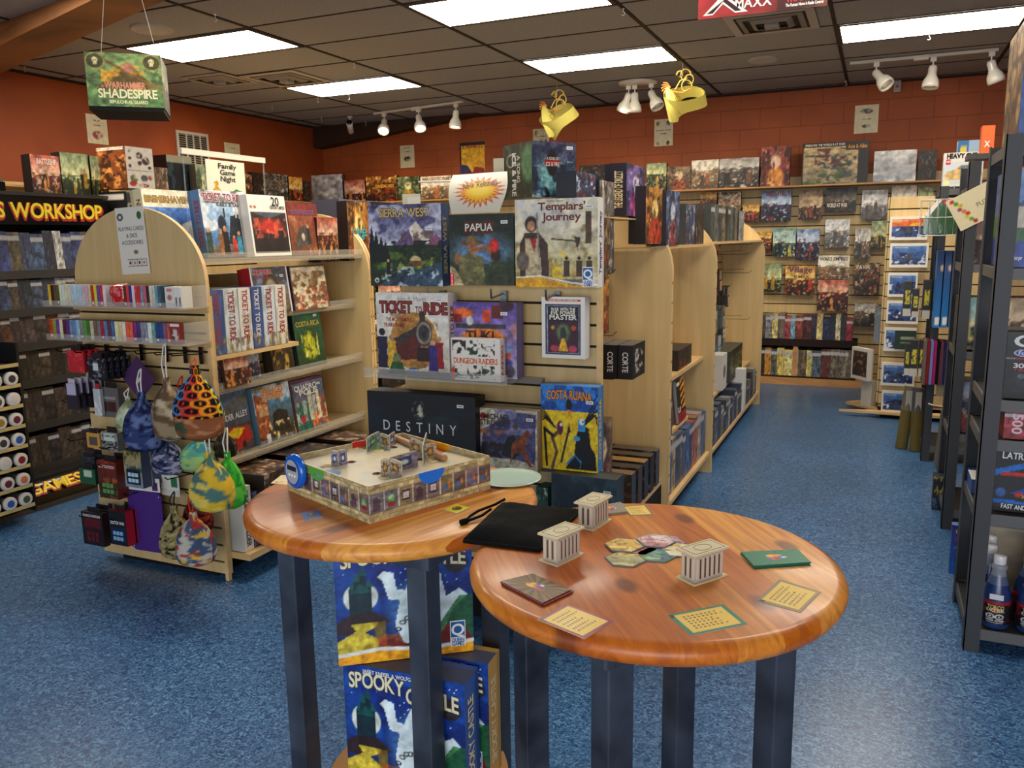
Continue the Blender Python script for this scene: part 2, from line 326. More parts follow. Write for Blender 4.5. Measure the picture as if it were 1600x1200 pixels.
def tag(o, label=None, cat=None, group=None, kind=None):
    for k, v in (('label', label), ('category', cat), ('group', group), ('kind', kind)):
        if v: o[k] = v
    return o
def thing(name, label, cat, loc=(0, 0, 0), rot=(0, 0, 0), group=None):
    o = bpy.data.objects.new(name, None); C.objects.link(o); o.location = loc; o.rotation_euler = rot; o.empty_display_size = .05
    return tag(o, label, cat, group)
def dup(root, loc=None, rot=None, label=None):
    r = root.copy(); C.objects.link(r)
    if loc is not None: r.location = loc
    if rot is not None: r.rotation_euler = rot
    if label: r['label'] = label
    for ch in root.children:
        c = ch.copy(); C.objects.link(c); c.parent = r
        for g in ch.children: d = g.copy(); C.objects.link(d); d.parent = c
    return r
def T(x=0, y=0, z=0, rx=0, ry=0, rz=0):
    return Matrix.Translation((x, y, z))@Matrix.Rotation(rz, 4, 'Z')@Matrix.Rotation(ry, 4, 'Y')@Matrix.Rotation(rx, 4, 'X')
# ================================================================== ROOM
CEIL = CAMH+1.466; GX, GY = -4.0335, 4.7008; TX, TY = 1.2192, .6096
WB, WL, WR = 9.06, -6.68, 2.6
m = M(); m.box(WL-.1, WR+.1, -3.2, WB+.1, -.1, 0, mat='vinyl_floor'); m.build('floor', kind='structure')
m = M(); m.box(WL-.1, WR+.1, -3.2, WB+.1, CEIL, CEIL+.1, mat='ceiling_tile'); ceil = m.build('ceiling', kind='structure')
m = M()
for i in range(-2, 7):
    x = GX+TX*i; m.box(x-.013, x+.013, -3.2, WB, CEIL-.006, CEIL+.001, (46, 34, 28))
for j in range(-12, 8):
    y = GY+TY*j; m.box(WL, WR, y-.008, y+.008, CEIL-.004, CEIL+.001, (46, 34, 28))
m.box(WL, WR, WB-.025, WB, CEIL-.02, CEIL, (52, 38, 32)); m.box(WL, WL+.025, -3.2, WB, CEIL-.02, CEIL, (52, 38, 32))
m.build('ceiling_grid', ceil)
m = M(); m.box(WL-.1, WR+.1, WB, WB+.1, 0, CEIL, mat='orange_block'); m.build('wall_back', kind='structure')
m = M(); m.box(WL-.1, WL, -3.2, WB, 0, CEIL, mat='orange_plaster'); m.build('wall_left', kind='structure')
m = M(); m.box(WR, WR+.1, -3.2, WB, 0, CEIL, mat='orange_plaster'); m.build('wall_right', kind='structure')
# sloping timber beams
m = M(); m.prism([(-6.67, 2.965), (-6.67, 2.70), (-6.55, 2.71), (-4.35, 2.955), (-4.35, 2.965)], 8.86, 9.05, mat='dark_beam'); m.build('trim_1', kind='structure')
m = M()
pa, pb = Vector((-6.66, 4.28, 2.74)), Vector((-3.9, 3.72, 2.93))
d = (pb-pa); nn = Vector((-d.y, d.x, 0)).normalized()*.15
P = [pa-nn+Vector((0, 0, -.0)), pa+nn, pb+nn, pb-nn]; Q = [Vector((p.x, p.y, 2.964)) for p in P]
m.add([tuple(p) for p in P+Q], [(0, 3, 2, 1), (4, 5, 6, 7), (0, 1, 5, 4), (1, 2, 6, 5), (2, 3, 7, 6), (3, 0, 4, 7)], mat='beam_wood'); m.build('trim_2', kind='structure')

def ceiling_light(i, j, label):
    x0, x1, y0, y1 = GX+TX*i+.02, GX+TX*(i+1)-.02, GY+TY*j+.02, GY+TY*(j+1)-.02
    t = thing('ceiling_light', label, 'ceiling light', ((x0+x1)/2, (y0+y1)/2, CEIL), group='recessed fluorescent ceiling lights')
    hw, hd = (x1-x0)/2, (y1-y0)/2; m = M()
    for a in ((-hw-.02, hw+.02, -hd-.02, -hd+.012), (-hw-.02, hw+.02, hd-.012, hd+.02), (-hw-.02, -hw+.012, -hd, hd), (hw-.012, hw+.02, -hd, hd)):
        m.box(*a, -.012, -.0065, (70, 58, 48))
    m.build('light_frame', t)
    m = M(); m.box(-hw+.012, hw-.012, -hd+.012, hd-.012, -.010, -.0065, mat='lamp_panel'); m.build('diffuser', t)
ceiling_light(-1, 0, 'lit ceiling panel above the left gondola, beside the hanging green box sign')
ceiling_light(-1, 3, 'lit ceiling panel nearest the back left corner, before the three left spotlights')
ceiling_light(1, 0, 'large lit ceiling panel cut by the top edge of the photo')
ceiling_light(1, 3, 'lit ceiling panel between the two hanging yellow masks')
ceiling_light(3, 3, 'lit ceiling panel above the right track lights')
for i, j, l in ((-1, -3, 'left'), (1, -3, 'middle'), (3, -3, 'right'), (3, 0, 'right wall')):
    ceiling_light(i, j, 'lit ceiling panel behind the camera view, %s one' % l if j < 0 else 'lit ceiling panel above the front right rack')

def vent(x, y, s, label, rz=0):
    t = thing('ceiling_vent', label, 'air vent', (x, y, CEIL), (0, 0, rz), 'square ceiling air diffusers')
    m = M(); m.box(-s, s, -s, s, -.012, -.0065, (168, 160, 150)); m.box(-s*.8, s*.8, -s*.8, s*.8, -.0125, -.012, (26, 22, 20)); m.build('vent_frame', t)
    for k, f in enumerate((.74, .48)):
        m = M(); a, b_ = s*f, s*(f-.13); zz = -.02-.012*k
        V = [(-a, -a, -.013), (a, -a, -.013), (a, a, -.013), (-a, a, -.013), (-b_, -b_, zz), (b_, -b_, zz), (b_, b_, zz), (-b_, b_, zz)]
        m.add(V, [(0, 1, 5, 4), (1, 2, 6, 5), (2, 3, 7, 6), (3, 0, 4, 7)], (176, 168, 158), 'matte'); m.add(V, [(4, 5, 1, 0), (5, 6, 2, 1), (6, 7, 3, 2), (7, 4, 0, 3)], (176, 168, 158)); m.build('louvre', t)
    m = M(); m.box(-s*.16, s*.16, -s*.16, s*.16, -.045, -.015, (150, 144, 136)); m.build('centre_plate', t)
vent(GX-TX+.31, GY+2.5*TY, .29, 'square air diffuser in the ceiling before the second light from the left')
vent(GX-2*TX+.98, GY+2.1*TY, .24, 'small dark air diffuser right of the hanging green box sign')
vent(GX+2.68*TX, GY+2.5*TY, .29, 'square air diffuser right behind the red hanging banner')
def speaker(x, y, r, label):
    m = M(); m.T = T(0, 0, -.02); m.lathe([(r, .02), (r, .012), (r*.93, 0), (r*.9, .004), (r*.6, -.004), (0.001, -.006)], 28, (168, 162, 154)); m.build('ceiling_speaker', loc=(x, y, CEIL), label=label, cat='speaker', group='round ceiling speakers')
speaker(-4.62, 4.42, .14, 'round ceiling speaker beside the timber beam at left'); speaker(-.98, 7.45, .12, 'round ceiling speaker right of the ring of spotlights, on the right half')
# small white hooks
hk = M(); hk.lathe([(.008, 0), (.008, -.008), (.003, -.01)], 8, (225, 220, 205))
hk.tube([(0, 0, -.008), (0, 0, -.022), (.008, 0, -.03), (.01, 0, -.04), (0, 0, -.048), (-.010, 0, -.042)], .0025, 5, (225, 220, 205), 'gloss')
h0 = None
for px, py, l in ((336, 22, 'above the left ceiling light'), (553, 97, 'above the second ceiling light'), (974, 12, 'at the right end of the large top light'), (1452, 52, 'below the right ceiling light'), (496, 153, 'below the left corner of the second ceiling light'), (545, 148, 'just under the front edge of the second ceiling light'), (502, 184, 'near the security camera'), (571, 190, 'right of the security camera'), (674, 186, 'between the left track spotlights'), (425, 166, 'beside the corner vents'), (1322, 126, 'at the back wall above the right paper sign'), (255, 145, 'right of the hanging green box sign'), (38, 103, 'at far left near the beam')):
    p = onax(px, py, 2, CEIL)
    if p[1] > 9.0: p[1] = 9.0
    lab = 'small white plastic ceiling hook '+l
    if h0 is None: h0 = hk.build('ceiling_hook', loc=tuple(p), label=lab, cat='hook', group='white ceiling hooks')
    else: dup(h0, tuple(p), None, lab)

def spot_head(t, x, z0, tilt, az, on=False):
    """a spotlight head hanging from a track at local x"""
    m = M(); m.T = T(x, 0, z0); m.box(-.022, .022, -.014, .014, -.035, 0, (226, 222, 210), 'gloss'); m.tube([(0, 0, -.03), (0, 0, -.085)], .007, 6, (226, 222, 210), 'gloss'); neck = m.build('spot_neck', t)
    m = M(); m.T = T(x, 0, z0-.085)@Matrix.Rotation(az, 4, 'Z')@Matrix.Rotation(tilt, 4, 'X')
    m.lathe([(.001, .02), (.028, .018), (.034, .0), (.034, -.05), (.042, -.07), (.06, -.1), (.066, -.135), (.064, -.162), (.058, -.160), (.056, -.13), (.03, -.09), (.001, -.088)], 20, (228, 224, 212), 'gloss')
    sh = m.build('spot_shade', t)
    m = M(); m.T = T(x, 0, z0-.085)@Matrix.Rotation(az, 4, 'Z')@Matrix.Rotation(tilt, 4, 'X'); m.lathe([(.02, -.1), (.05, -.145), (.001, -.152)], 14, (240, 230, 200), 'spot_bulb' if on else 'gloss'); m.build('bulb', sh)
def spotlamp(loc, direction, power, col=(1, .72, .42)):
    l = bpy.data.lights.new('spot_beam', 'SPOT'); l.energy = power; l.color = col; l.spot_size = math.radians(75); l.spot_blend = .9; l.shadow_soft_size = .05
    o = bpy.data.objects.new('spot_beam', l); C.objects.link(o); o.location = loc; o.rotation_euler = Vector(direction).to_track_quat('-Z', 'Y').to_euler()
def track(name, label, a, b, heads, group):
    a, b = Vector(a), Vector(b); L = (b-a).length; rz = math.atan2(b.y-a.y, b.x-a.x); c = (a+b)/2
    t = thing(name, label, 'track light', (c.x, c.y, CEIL), (0, 0, rz), group)
    m = M(); m.box(-L/2, L/2, -.017, .017, -.03, -.0065, (214, 208, 194), 'gloss'); m.box(-.06, .05, -.022, .022, -.045, -.0065, (226, 220, 206), 'gloss'); m.build('track_rail', t)
    for f, tilt, az, on in heads: spot_head(t, -L/2+f*L, -.03, tilt, az, on)
track('track_light', 'white ceiling track with three spotlights by the back left corner', (-5.35, 8.25, 0), (-4.1, 8.02, 0), ((.12, -.7, .6, 1), (.52, -.55, .9, 1), (.93, -.15, 0, 1)), 'white ceiling tracks of spotlights')
track('track_light', 'white ceiling track with three spotlights before the right paper sign', (-.32, 7.9, 0), (.78, 7.9, 0), ((.19, -.75, 1.0, 0), (.58, -.15, -.6, 0), (.96, .35, -1.2, 0)), 'white ceiling tracks of spotlights')
t = thing('spotlight_cluster', 'round white ceiling fixture with spotlight heads between the hanging masks', 'ceiling light', (-2.18, 7.92, CEIL))
m = M(); m.lathe([(.19, -.0065), (.19, -.02), (.17, -.03), (.001, -.032)], 30, (214, 206, 190), 'gloss'); m.build('mounting_plate', t)
spot_head(t, -.09, -.03, .45, 1.2, 1); spot_head(t, -.03, -.03, .1, .2, 0); spot_head(t, .13, -.03, -.55, 1.1, 0)
for loc, d, p_ in (((-5.2, 8.0, 2.7), (-.25, .75, -.75), 16), ((-4.7, 7.95, 2.7), (.0, .8, -.8), 16), ((-4.1, 7.8, 2.7), (.05, .8, -.9), 12), ((-2.3, 7.8, 2.7), (-.1, .9, -.7), 16), ((-2.0, 7.8, 2.7), (.7, .9, -.7), 12), ((-5.6, 6.5, 2.75), (-.9, .2, -.5), 12), ((-5.6, 3.2, 2.75), (-.9, .1, -.5), 18)):
    spotlamp(loc, d, p_)
# security camera
t = thing('security_camera', 'white bullet security camera with a dark lens on the ceiling', 'camera', (-5.75, 8.35, CEIL), (0, 0, .5))
m = M(); m.lathe([(.03, -.0065), (.03, -.02), (.01, -.022)], 12, (225, 222, 214)); m.tube([(0, 0, -.02), (0, 0, -.07), (0, -.02, -.1)], .012, 8, (225, 222, 214)); m.build('camera_mount', t)
m = M(); m.T = T(0, -.02, -.13)@Matrix.Rotation(math.radians(62), 4, 'X'); m.lathe([(.001, -.09), (.035, -.085), (.038, .07), (.036, .09), (.001, .09)], 16, (228, 226, 220), 'gloss'); m.build('camera_body', t)
m = M(); m.T = T(0, -.02, -.13)@Matrix.Rotation(math.radians(62), 4, 'X'); m.lathe([(.033, .088), (.034, .098), (.001, .1)], 16, (14, 14, 16), 'gloss'); m.build('lens', t)
# yellow masks
def mask(px, py, z, rz, label, tilt):
    p = onax(px, py, 2, CEIL); t = thing('carnival_mask', label, 'mask', (p[0], p[1], CEIL-.05), (0, 0, rz), 'yellow masks hanging from the ceiling')
    m = M(); m.tube([(0, 0, .045), (0, 0, 0), (.01, 0, -.03)], .002, 5, (230, 225, 210)); m.build('hanging_hook', t)
    y = (214, 202, 104); n = 40; P = np.zeros((5, n+1, 3)); 
    for i in range(n+1):
        a = 2*PI*i/n; wv = .055+.075*max(0, -math.cos(a))**1.5
        for k in range(5):
            v = k/4-.5; x = .17*math.cos(a); yy = .11*math.sin(a); zz = v*2*wv-.02*math.cos(2*a)
            P[k, i] = (x, yy, zz)
    m = M(); m.T = T(.03, 0, -.27)@Matrix.Rotation(-tilt, 4, 'Y')@Matrix.Rotation(.75, 4, 'X')
    cc = np.ones(P.shape)*y; cc[:, ::1] *= 1; m.grid(P, cc, 'matte', True)
    m.grid(P*np.array([.96, .95, 1]), cc*.97, 'matte', True); band = m.build('head_band', t)
    m = M(); m.T = T(-.1, -.02, -.28)@Matrix.Rotation(-.25, 4, 'Y')@Matrix.Rotation(.9, 4, 'Z')
    P = np.zeros((13, 9, 3))
    for i in range(13):
        for k in range(9):
            u_ = i/12; a = (k/8-.5)*2.2; rr = .085*math.sin(PI*(.12+.8*u_))
            P[i, k] = (rr*math.sin(a), -rr*math.cos(a)*.8, -.17+.3*u_)
    m.grid(P, np.ones(P.shape)*y, 'matte', True)
    for k in range(4): z0 = -.1+.055*k; m.tube([(.02+.03*math.cos(q_), -.078, z0+.022*math.sin(q_)) for q_ in np.linspace(0, 6.2, 12)], .0022, 4, (150, 92, 20))
    m.build('mask_face', t)
    m = M(); g_ = (222, 190, 96)
    for cx, cz, r_, s_ in ((.02, -.06, .05, 1), (.06, -.1, .045, -1), (.03, -.15, .05, 1), (-.02, -.05, .03, -1)):
        m.tube([(cx+s_*r_*math.cos(q_)*(1-.1*q_), .01*math.sin(q_*2), cz+r_*1.25*math.sin(q_)*(1-.1*q_)) for q_ in np.linspace(0, 5.4, 22)], [.008-.0002*k for k in range(22)], 5, g_)
    m.tube([(-.06, 0, -.17), (-.02, 0, -.1), (.04, 0, -.08)], .006, 5, g_); m.tube([(-.1, 0, -.18), (0, 0, -.2), (.07, 0, -.17)], .008, 5, (206, 150, 80)); m.build('filigree_crest', t)
    m = M(); 
    for k in range(5): a = 2.2+.35*k; m.tube([(-.1, 0, -.15), (-.1+.05*math.cos(a), 0, -.15+.05*math.sin(a)), (-.1+.075*math.cos(a+.3), -.01, -.15+.07*math.sin(a+.3))], .006, 5, (214, 130, 60))
    m.build('ribbon_plume', t)
mask(870, 131, 2.9, .1, 'yellow carnival mask with curled crest, left one, over the dark tower box', .55)
mask(1067, 97, 2.9, .15, 'yellow carnival mask with curled crest, right one, beside the ring of spotlights', .2)
# hanging box sign
t = thing('hanging_box_sign', 'square green fantasy box sign hanging from the ceiling at left', 'sign', (-3.36, 3.02, 2.165), (0, 0, .72))
cv = Cv(80, 64, (60, 96, 60)).grad((74, 120, 74), (112, 140, 92)); cv.noise((150, 180, 120), 7, .55, 3, .6).noise((44, 62, 40), 9, .56, 5, .6)
cv.ell(.5, .6, .42, .45, (150, 190, 130), .7, .8); cv.poly([(.12, .3), (.3, .62), (.42, .72), (.56, .8), (.7, .66), (.9, .38), (.7, .3)], (92, 70, 26)); cv.noise((214, 160, 50), 8, .52, 8, .9, y0=.3, y1=.8, x0=.2, x1=.85)
cv.line([(.26, .86), (.6, .6), (.98, .34)], .03, (120, 84, 40)); cv.ell(.56, .74, .09, .11, (176, 116, 104), .2)
for cx in (.13, .87):
    cv.ell(cx, .84, .12, .145, (52, 52, 30), .1).ring(cx, .84, .12, .145, .12, (150, 146, 90)).ell(cx, .86, .042, .058, (224, 214, 170), .2).rect(cx-.025, .78, cx+.025, .82, (224, 214, 170))
    for e in (-.016, .016): cv.ell(cx+e, .855, .012, .014, (52, 50, 30), .3)
cv.spec(.25, 12, 4); cv.A = cv.A*.78+np.array((206, 196, 130))*.22
m = M(); W_, H_ = .335, .245
m.pic(cv, -W_/2, W_/2, 0, H_); m.text('WARHAMMER', 0, .098, .03, (226, 150, 120), .18); m.text('SHADESPIRE', .01, .06, .04, (246, 236, 190), .26, y=-.001); m.text('SEPULCHRAL GUARD', .01, .022, .015, (240, 230, 180), .17)
m.build('front_panel', t)
m = M(); m.T = T(W_/2, 0, 0, rz=PI/2); m.pic(art(7, ((96, 100, 66), (60, 66, 40), (34, 36, 22), (150, 150, 110), (120, 96, 50)), 30, 20), 0, .32, 0, H_); m.build('side_panel', t)
m = M(); m.box(-W_/2, W_/2-.004, .002, .32, -.02, .0, (14, 12, 12)); m.box(-W_/2, -W_/2+.004, .002, .32, 0, H_, (16, 14, 14)); m.box(-W_/2, W_/2, .316, .32, 0, H_, (16, 14, 14)); m.build('dark_backing', t)
for x in (-.1, .15): m = M(); m.tube([(x, .05, H_), (x*.3, .1, 2.96-2.15)], .0012, 4, (190, 190, 180)); m.build('hanging_wire', t)
# red banner at the top
t = thing('hanging_banner', 'red and black radio control car banner hanging at the top edge', 'sign', (-.49, 3.6, 2.385), (0, .01, .0))
cv = Cv(60, 24, (30, 22, 22)).grad((196, 84, 84), (70, 30, 26), 0, 1, True); cv.noise((230, 150, 120), 4, .6, 3, .6); cv.rect(.62, 0, 1, 1, (40, 24, 20), .5)
m = M(); m.pic(cv, -.25, .25, 0, .22); m.box(-.25, .25, .001, .005, 0, .22, (40, 30, 28))
m.q([(-.23, .012), (-.19, .012), (-.15, .05), (-.1, .012), (-.05, .012), (-.125, .07), (-.06, .14), (-.1, .14), (-.15, .09), (-.19, .14), (-.24, .14), (-.17, .07)], (240, 236, 232), -.0006)
m.q([(-.215, .018), (-.19, .018), (-.15, .06), (-.1, .018), (-.075, .018), (-.14, .07)], (60, 34, 32), -.001)
m.text('MAXX', -.03, .045, .035, (230, 226, 222), .14); m.text('TRAXXAS', .165, .045, .028, (220, 50, 60), .14); m.text('The Fastest Name in Radio Control', .165, .018, .011, (235, 232, 228), .14); m.build('banner_face', t)
m = M()
for x in (-.2, .2): m = M(); m.tube([(x, .003, .22), (x, .003, CEIL-2.385)], .001, 4, (200, 200, 190)); m.build('hanging_wire', t)
# ================================================================== FOREGROUND TABLES
TT = .93; RG = .33
def bar_table(name, label, cx, cy, rz, hx, hy, shelf=False):
    t = thing(name, label, 'table', (cx, cy, 0), (0, 0, rz), 'round pub tables')
    m = M(); R_ = RG
    m.lathe([(.001, TT-.038), (R_-.018, TT-.038), (R_-.006, TT-.034), (R_, TT-.024), (R_+.001, TT-.016), (R_-.004, TT-.006), (R_-.014, TT-.001), (R_-.02, TT), (.001, TT)], 72, mat='pine_top'); m.build('tabletop', t)
    for sx in (-1, 1):
        for sy in (-1, 1):
            m = M(); m.box(sx*hx-.025, sx*hx+.025, sy*hy-.025, sy*hy+.025, 0, TT-.04, mat='black_stain'); m.build('leg', t, bevel=.003)
    m = M()
    for s_ in (-1, 1):
        m.box(-hx-.045, hx+.045, s_*(hy+.034)-.009, s_*(hy+.034)+.009, TT-.075, TT-.04, mat='black_stain'); m.box(s_*(hx+.034)-.009, s_*(hx+.034)+.009, -hy-.045, hy+.045, TT-.075, TT-.04, mat='black_stain')
    m.build('apron', t, bevel=.002)
    if shelf:
        m = M(); m.T = T(.065, -.03, 0); m.lathe([(.001, .245), (.205, .245), (.213, .255), (.21, .27), (.001, .27)], 48, mat='pine_plain'); m.build('lower_shelf', t)
    return t
T1, T2 = (-.345, 1.385), (-.99, 1.54)
bar_table('pub_table', 'round pine pub table in front, holding cards, hexagon tiles and small temples', T1[0], T1[1], math.radians(52), .18, .133)
bar_table('pub_table', 'round pine pub table at left carrying the open castle game box', T2[0], T2[1], math.radians(-5), .18, .145, True)

def flat(name, label, cat, px, z, th, cv, group=None, n=1, jit=0, side=(200, 190, 170), cut=None, mat='print'):
    """a card or tile lying flat; px are its four corners"""
    P = [onax(a, b, 2, z+th*n) for a, b in px]; c = sum(P)/4; L = [(p-c)[:2] for p in P]
    m = M(); R = random.Random(int(px[0][0]))
    for k in range(n):
        o = (R.uniform(-jit, jit), R.uniform(-jit, jit)) if k < n-1 else (0, 0)
        Q = [(l[0]*.999+o[0], l[1]*.999+o[1]) for l in L]
        m.prism(Q, th*k, th*(k+1)-.0001, side, 'print', axis='z')
    u, v = cv.X[..., None], cv.Y[..., None]; A = [np.array(l) for l in L]   # corners: 0 left, 1 back, 2 right, 3 front
    xy = (A[0]*(1-u)+A[1]*u)*v+(A[3]*(1-u)+A[2]*u)*(1-v)
    G = np.concatenate([xy, np.full(u.shape, th*n+.0001)], -1); m.grid(G, cv.A, mat)
    return m.build(name, loc=(c[0], c[1], z), label=label, cat=cat, group=group)
def chart(border):
    c = Cv(60, 44, border).rect(.07, .09, .93, .91, (244, 206, 92)); c.ell(.3, .5, .3, .35, (250, 222, 130), .8, .5); R = random.Random(3)
    for r_, n_ in ((.78, 7), (.68, 8), (.56, 5), (.46, 6), (.34, 6), (.24, 7)):
        for k in range(n_): c.ell(.2+k*.075, r_, .026, .035, (120, 84, 30), .4).ell(.2+k*.075, r_, .012, .016, (60, 40, 14), .3)
        c.rect(.2+n_*.075, r_-.02, .24+n_*.075, r_+.02, (60, 40, 14))
    return c.rect(.01, .84, .07, .97, (30, 30, 24))
def burst(dark, lt):
    c = Cv(64, 44, dark); a = np.arctan2((c.Y-.5)*.7, c.X-.5); c.mx((np.sin(a*18) > 0)*.8, lt).rect(0, 0, 1, 1, dark, .1)
    c.ell(.5, .5, .17, .22, (60, 120, 190), .2).ell(.47, .52, .1, .26, (226, 120, 50), .3).ell(.42, .6, .08, .1, (244, 196, 60), .3).ell(.56, .62, .09, .06, (244, 186, 60), .3).ell(.5, .4, .06, .12, (180, 60, 60), .3).ell(.64, .46, .06, .05, (240, 240, 240), .3).ell(.38, .42, .05, .08, (150, 80, 160), .3)
    return c
flat('playing_card', 'rules card with red border at the front edge of the front table', 'card', [(840, 968), (885, 943), (960, 971), (913, 998)], TT, .0008, chart((150, 52, 66)), 'scoring cards')
flat('playing_card', 'rules card with green border at the front of the front table', 'card', [(1043, 961), (1130, 944), (1168, 975), (1080, 993)], TT, .0008, chart((30, 128, 104)), 'scoring cards')
flat('playing_card', 'rules card with grey tan border near the right edge of the front table', 'card', [(1182, 938), (1218, 905), (1283, 925), (1251, 957)], TT, .0008, chart((146, 130, 92)), 'scoring cards')
flat('playing_card', 'yellow rules card at the far side of the front table behind the hexagon tiles', 'card', [(972, 791), (1008, 788), (1021, 804), (984, 806)], TT, .0008, chart((130, 116, 80)), 'scoring cards')
flat('card_stack', 'stack of brown sunburst cards with a bird at left of front table', 'cards', [(782, 908), (832, 896), (893, 921), (848, 942)], TT, .0009, burst((96, 72, 42), (150, 118, 74)), 'face-down card stacks', n=6, jit=.004, side=(120, 50, 54))
flat('card_stack', 'stack of green cards with a bird at right of front table', 'cards', [(1158, 862), (1245, 858), (1266, 878), (1178, 884)], TT, .0009, burst((16, 120, 92), (30, 136, 106)), 'face-down card stacks', n=6, jit=.003, side=(40, 110, 88))
flat('card_stack', 'loose heap of pale grey cards behind the far temple on front table', 'cards', [(935, 790), (970, 784), (981, 799), (935, 804)], TT, .0009, burst((138, 128, 112), (170, 160, 142)), 'face-down card stacks', n=5, jit=.008, side=(150, 140, 126))
# hexagon tiles
def hexa(px, py, label, cols, z, seed, rz=.15):
    p = onax(px, py, 2, z); m = M(); r_ = .0375
    P = [(r_*math.cos(PI/3*k), r_*math.sin(PI/3*k)) for k in range(6)]; m.prism(P, 0, .0022, (96, 108, 112), 'print', axis='z')
    n = 14; cv = Cv(24, 24, cols[0]).grad(cols[1], cols[0]).noise(cols[2], 4, .5, seed, .9).noise(cols[3], 6, .6, seed+1, .9).noise((60, 40, 30), 8, .66, seed+2, .7)
    V = np.zeros((7, 25, 3)); A = np.zeros((7, 25, 3))
    for i in range(7):
        for k in range(25):
            a = 2*PI*k/24; edge = r_*.93*math.cos(PI/6)/math.cos((a+PI/6) % (PI/3)-PI/6) if True else r_
            edge = r_*.94*math.cos(PI/6)/math.cos(((a) % (PI/3))-PI/6); f = i/6; V[i, k] = (edge*f*math.cos(a), edge*f*math.sin(a), .0024)
            A[i, k] = cv.A[int((.5+.48*f*math.sin(a))*24), int((.5+.48*f*math.cos(a))*24)]
    m.grid(V[:, ::-1], A[:, ::-1]); m.q([(.0, .0), (.0, .0), (.0, .0)], (0, 0, 0)) if False else None
    m.build('hexagon_tile', loc=(p[0], p[1], z), rot=(0, 0, rz), label=label, cat='game tile', group='hexagonal picture tiles')
hexa(996, 858, 'hexagon tile with a red edge, tucked beneath the left tiles', ((176, 60, 54), (150, 50, 46), (230, 200, 180), (200, 90, 70)), TT, 4)
hexa(975, 853, 'yellow hexagon tile at the far left of the tile group', ((236, 200, 96), (214, 160, 60), (250, 226, 140), (180, 120, 40)), TT+.0023, 11)
hexa(1025, 846, 'pink and white hexagon tile at the back of the group', ((214, 170, 184), (200, 110, 120), (240, 226, 226), (150, 50, 60)), TT+.0023, 21)
hexa(1040, 848, 'pale violet hexagon tile overlapping the pink one', ((190, 150, 180), (220, 200, 214), (240, 236, 240), (140, 60, 90)), TT, 25)
hexa(977, 875, 'yellow hexagon tile with blue corner at the front of the group', ((236, 206, 110), (110, 140, 150), (246, 222, 130), (190, 150, 60)), TT, 31)
hexa(1026, 868, 'green and blue hexagon tile at the front of the group', ((90, 150, 150), (60, 110, 120), (120, 180, 110), (210, 226, 200)), TT, 41)
hexa(1064, 861, 'yellow and white hexagon tile half behind the nearest temple', ((238, 214, 120), (240, 236, 214), (226, 190, 80), (250, 246, 230)), TT+.0001, 51)
# little temples
def temple(cx, cy, rz, label):
    t = thing('toy_temple', label, 'game piece', (cx, cy, TT), (0, 0, rz), 'cardboard temple pieces'); c = (206, 192, 156); st = (176, 166, 152)
    m = M(); m.box(-.039, .039, -.022, .022, 0, .003, c, 'print'); m.build('base_plate', t)
    m = M(); m.box(-.032, .032, -.017, .017, .003, .05, st, 'print')
    for sgn in (-1, 1):
        for k in range(6): x = -.027+k*.0108; m.box(x-.0028, x+.0028, sgn*.0172-.0012, sgn*.0172+.0012, .007, .045, (196, 184, 168), 'print'); 
        for k in range(5): x = -.0216+k*.0108; m.box(x-.0024, x+.0024, sgn*.0171-.0003, sgn*.0171+.0003, .008, .042, (84, 68, 62), 'print')
        for k in range(3): y = -.0115+k*.0115; m.box(sgn*.0322-.0012, sgn*.0322+.0012, y-.003, y+.003, .007, .045, (200, 188, 166), 'print')
        for k in range(2): y = -.0058+k*.0116; m.box(sgn*.0321-.0003, sgn*.0321+.0003, y-.0026, y+.0026, .008, .042, (92, 76, 66), 'print')
    m.build('column_block', t)
    m = M(); m.box(-.040, .040, -.023, .023, .05, .0535, c, 'print', cols={'Z': (222, 210, 174)})
    R_ = [(.017*math.cos(a), .012*math.sin(a)) for a in np.linspace(0, 2*PI, 25)]
    for a, b_ in zip(R_, R_[1:]): m.tube([(a[0], a[1], .0536), (b_[0], b_[1], .0536)], .0005, 3, (110, 90, 60), caps=False)
    for a, b_ in (((-.034, -.018), (.034, -.018)), ((.034, -.018), (.034, .018)), ((.034, .018), (-.034, .018)), ((-.034, .018), (-.034, -.018))): m.tube([(*a, .0536), (*b_, .0536)], .0005, 3, (120, 100, 70), caps=False)
    m.build('roof_plate', t)
def mid(pa, pb): a = onax(*pa, 2, TT); b = onax(*pb, 2, TT); return (a+b)/2
c = mid((846, 878), (908, 865)); temple(c[0], c[1], math.radians(72), 'cardboard temple beside the black bag, left front one')
c = mid((905, 822), (949, 815)); temple(c[0], c[1], math.radians(80), 'cardboard temple at the back of the front table beside the grey cards')
c = mid((1060, 903), (1133, 900)); temple(c[0], c[1], math.radians(56), 'cardboard temple on the right, nearest the yellow hexagon tile')
# black drawstring bag
t = thing('drawstring_bag', 'black cloth drawstring bag lying across the edges of both tables', 'bag', (-.625, 1.455, TT))
co = [np.array(p)-np.array([-.625, 1.455]) for p in ((-.698, 1.325), (-.545, 1.335), (-.548, 1.575), (-.720, 1.54))]
n = 24; P = np.zeros((n+1, n+1, 3))
nz = fbm(n+1, n+1, 4, 5)
for i in range(n+1):
    for k in range(n+1):
        u, v = k/n, i/n; xy = (co[0]*(1-u)+co[1]*u)*(1-v)+(co[3]*(1-u)+co[2]*u)*v
        e = min(u, 1-u, v, 1-v); P[i, k] = (xy[0], xy[1], .004+.03*min(1, e*5)**.6*(.7+.5*nz[i, k])*(1-.3*u))
m = M(); m.grid(P, np.ones(P.shape)*22, 'cloth', True); Q = P.copy(); Q[..., 2] = .001; m.grid(Q[:, ::-1], np.ones(P.shape)*20, 'cloth', True)
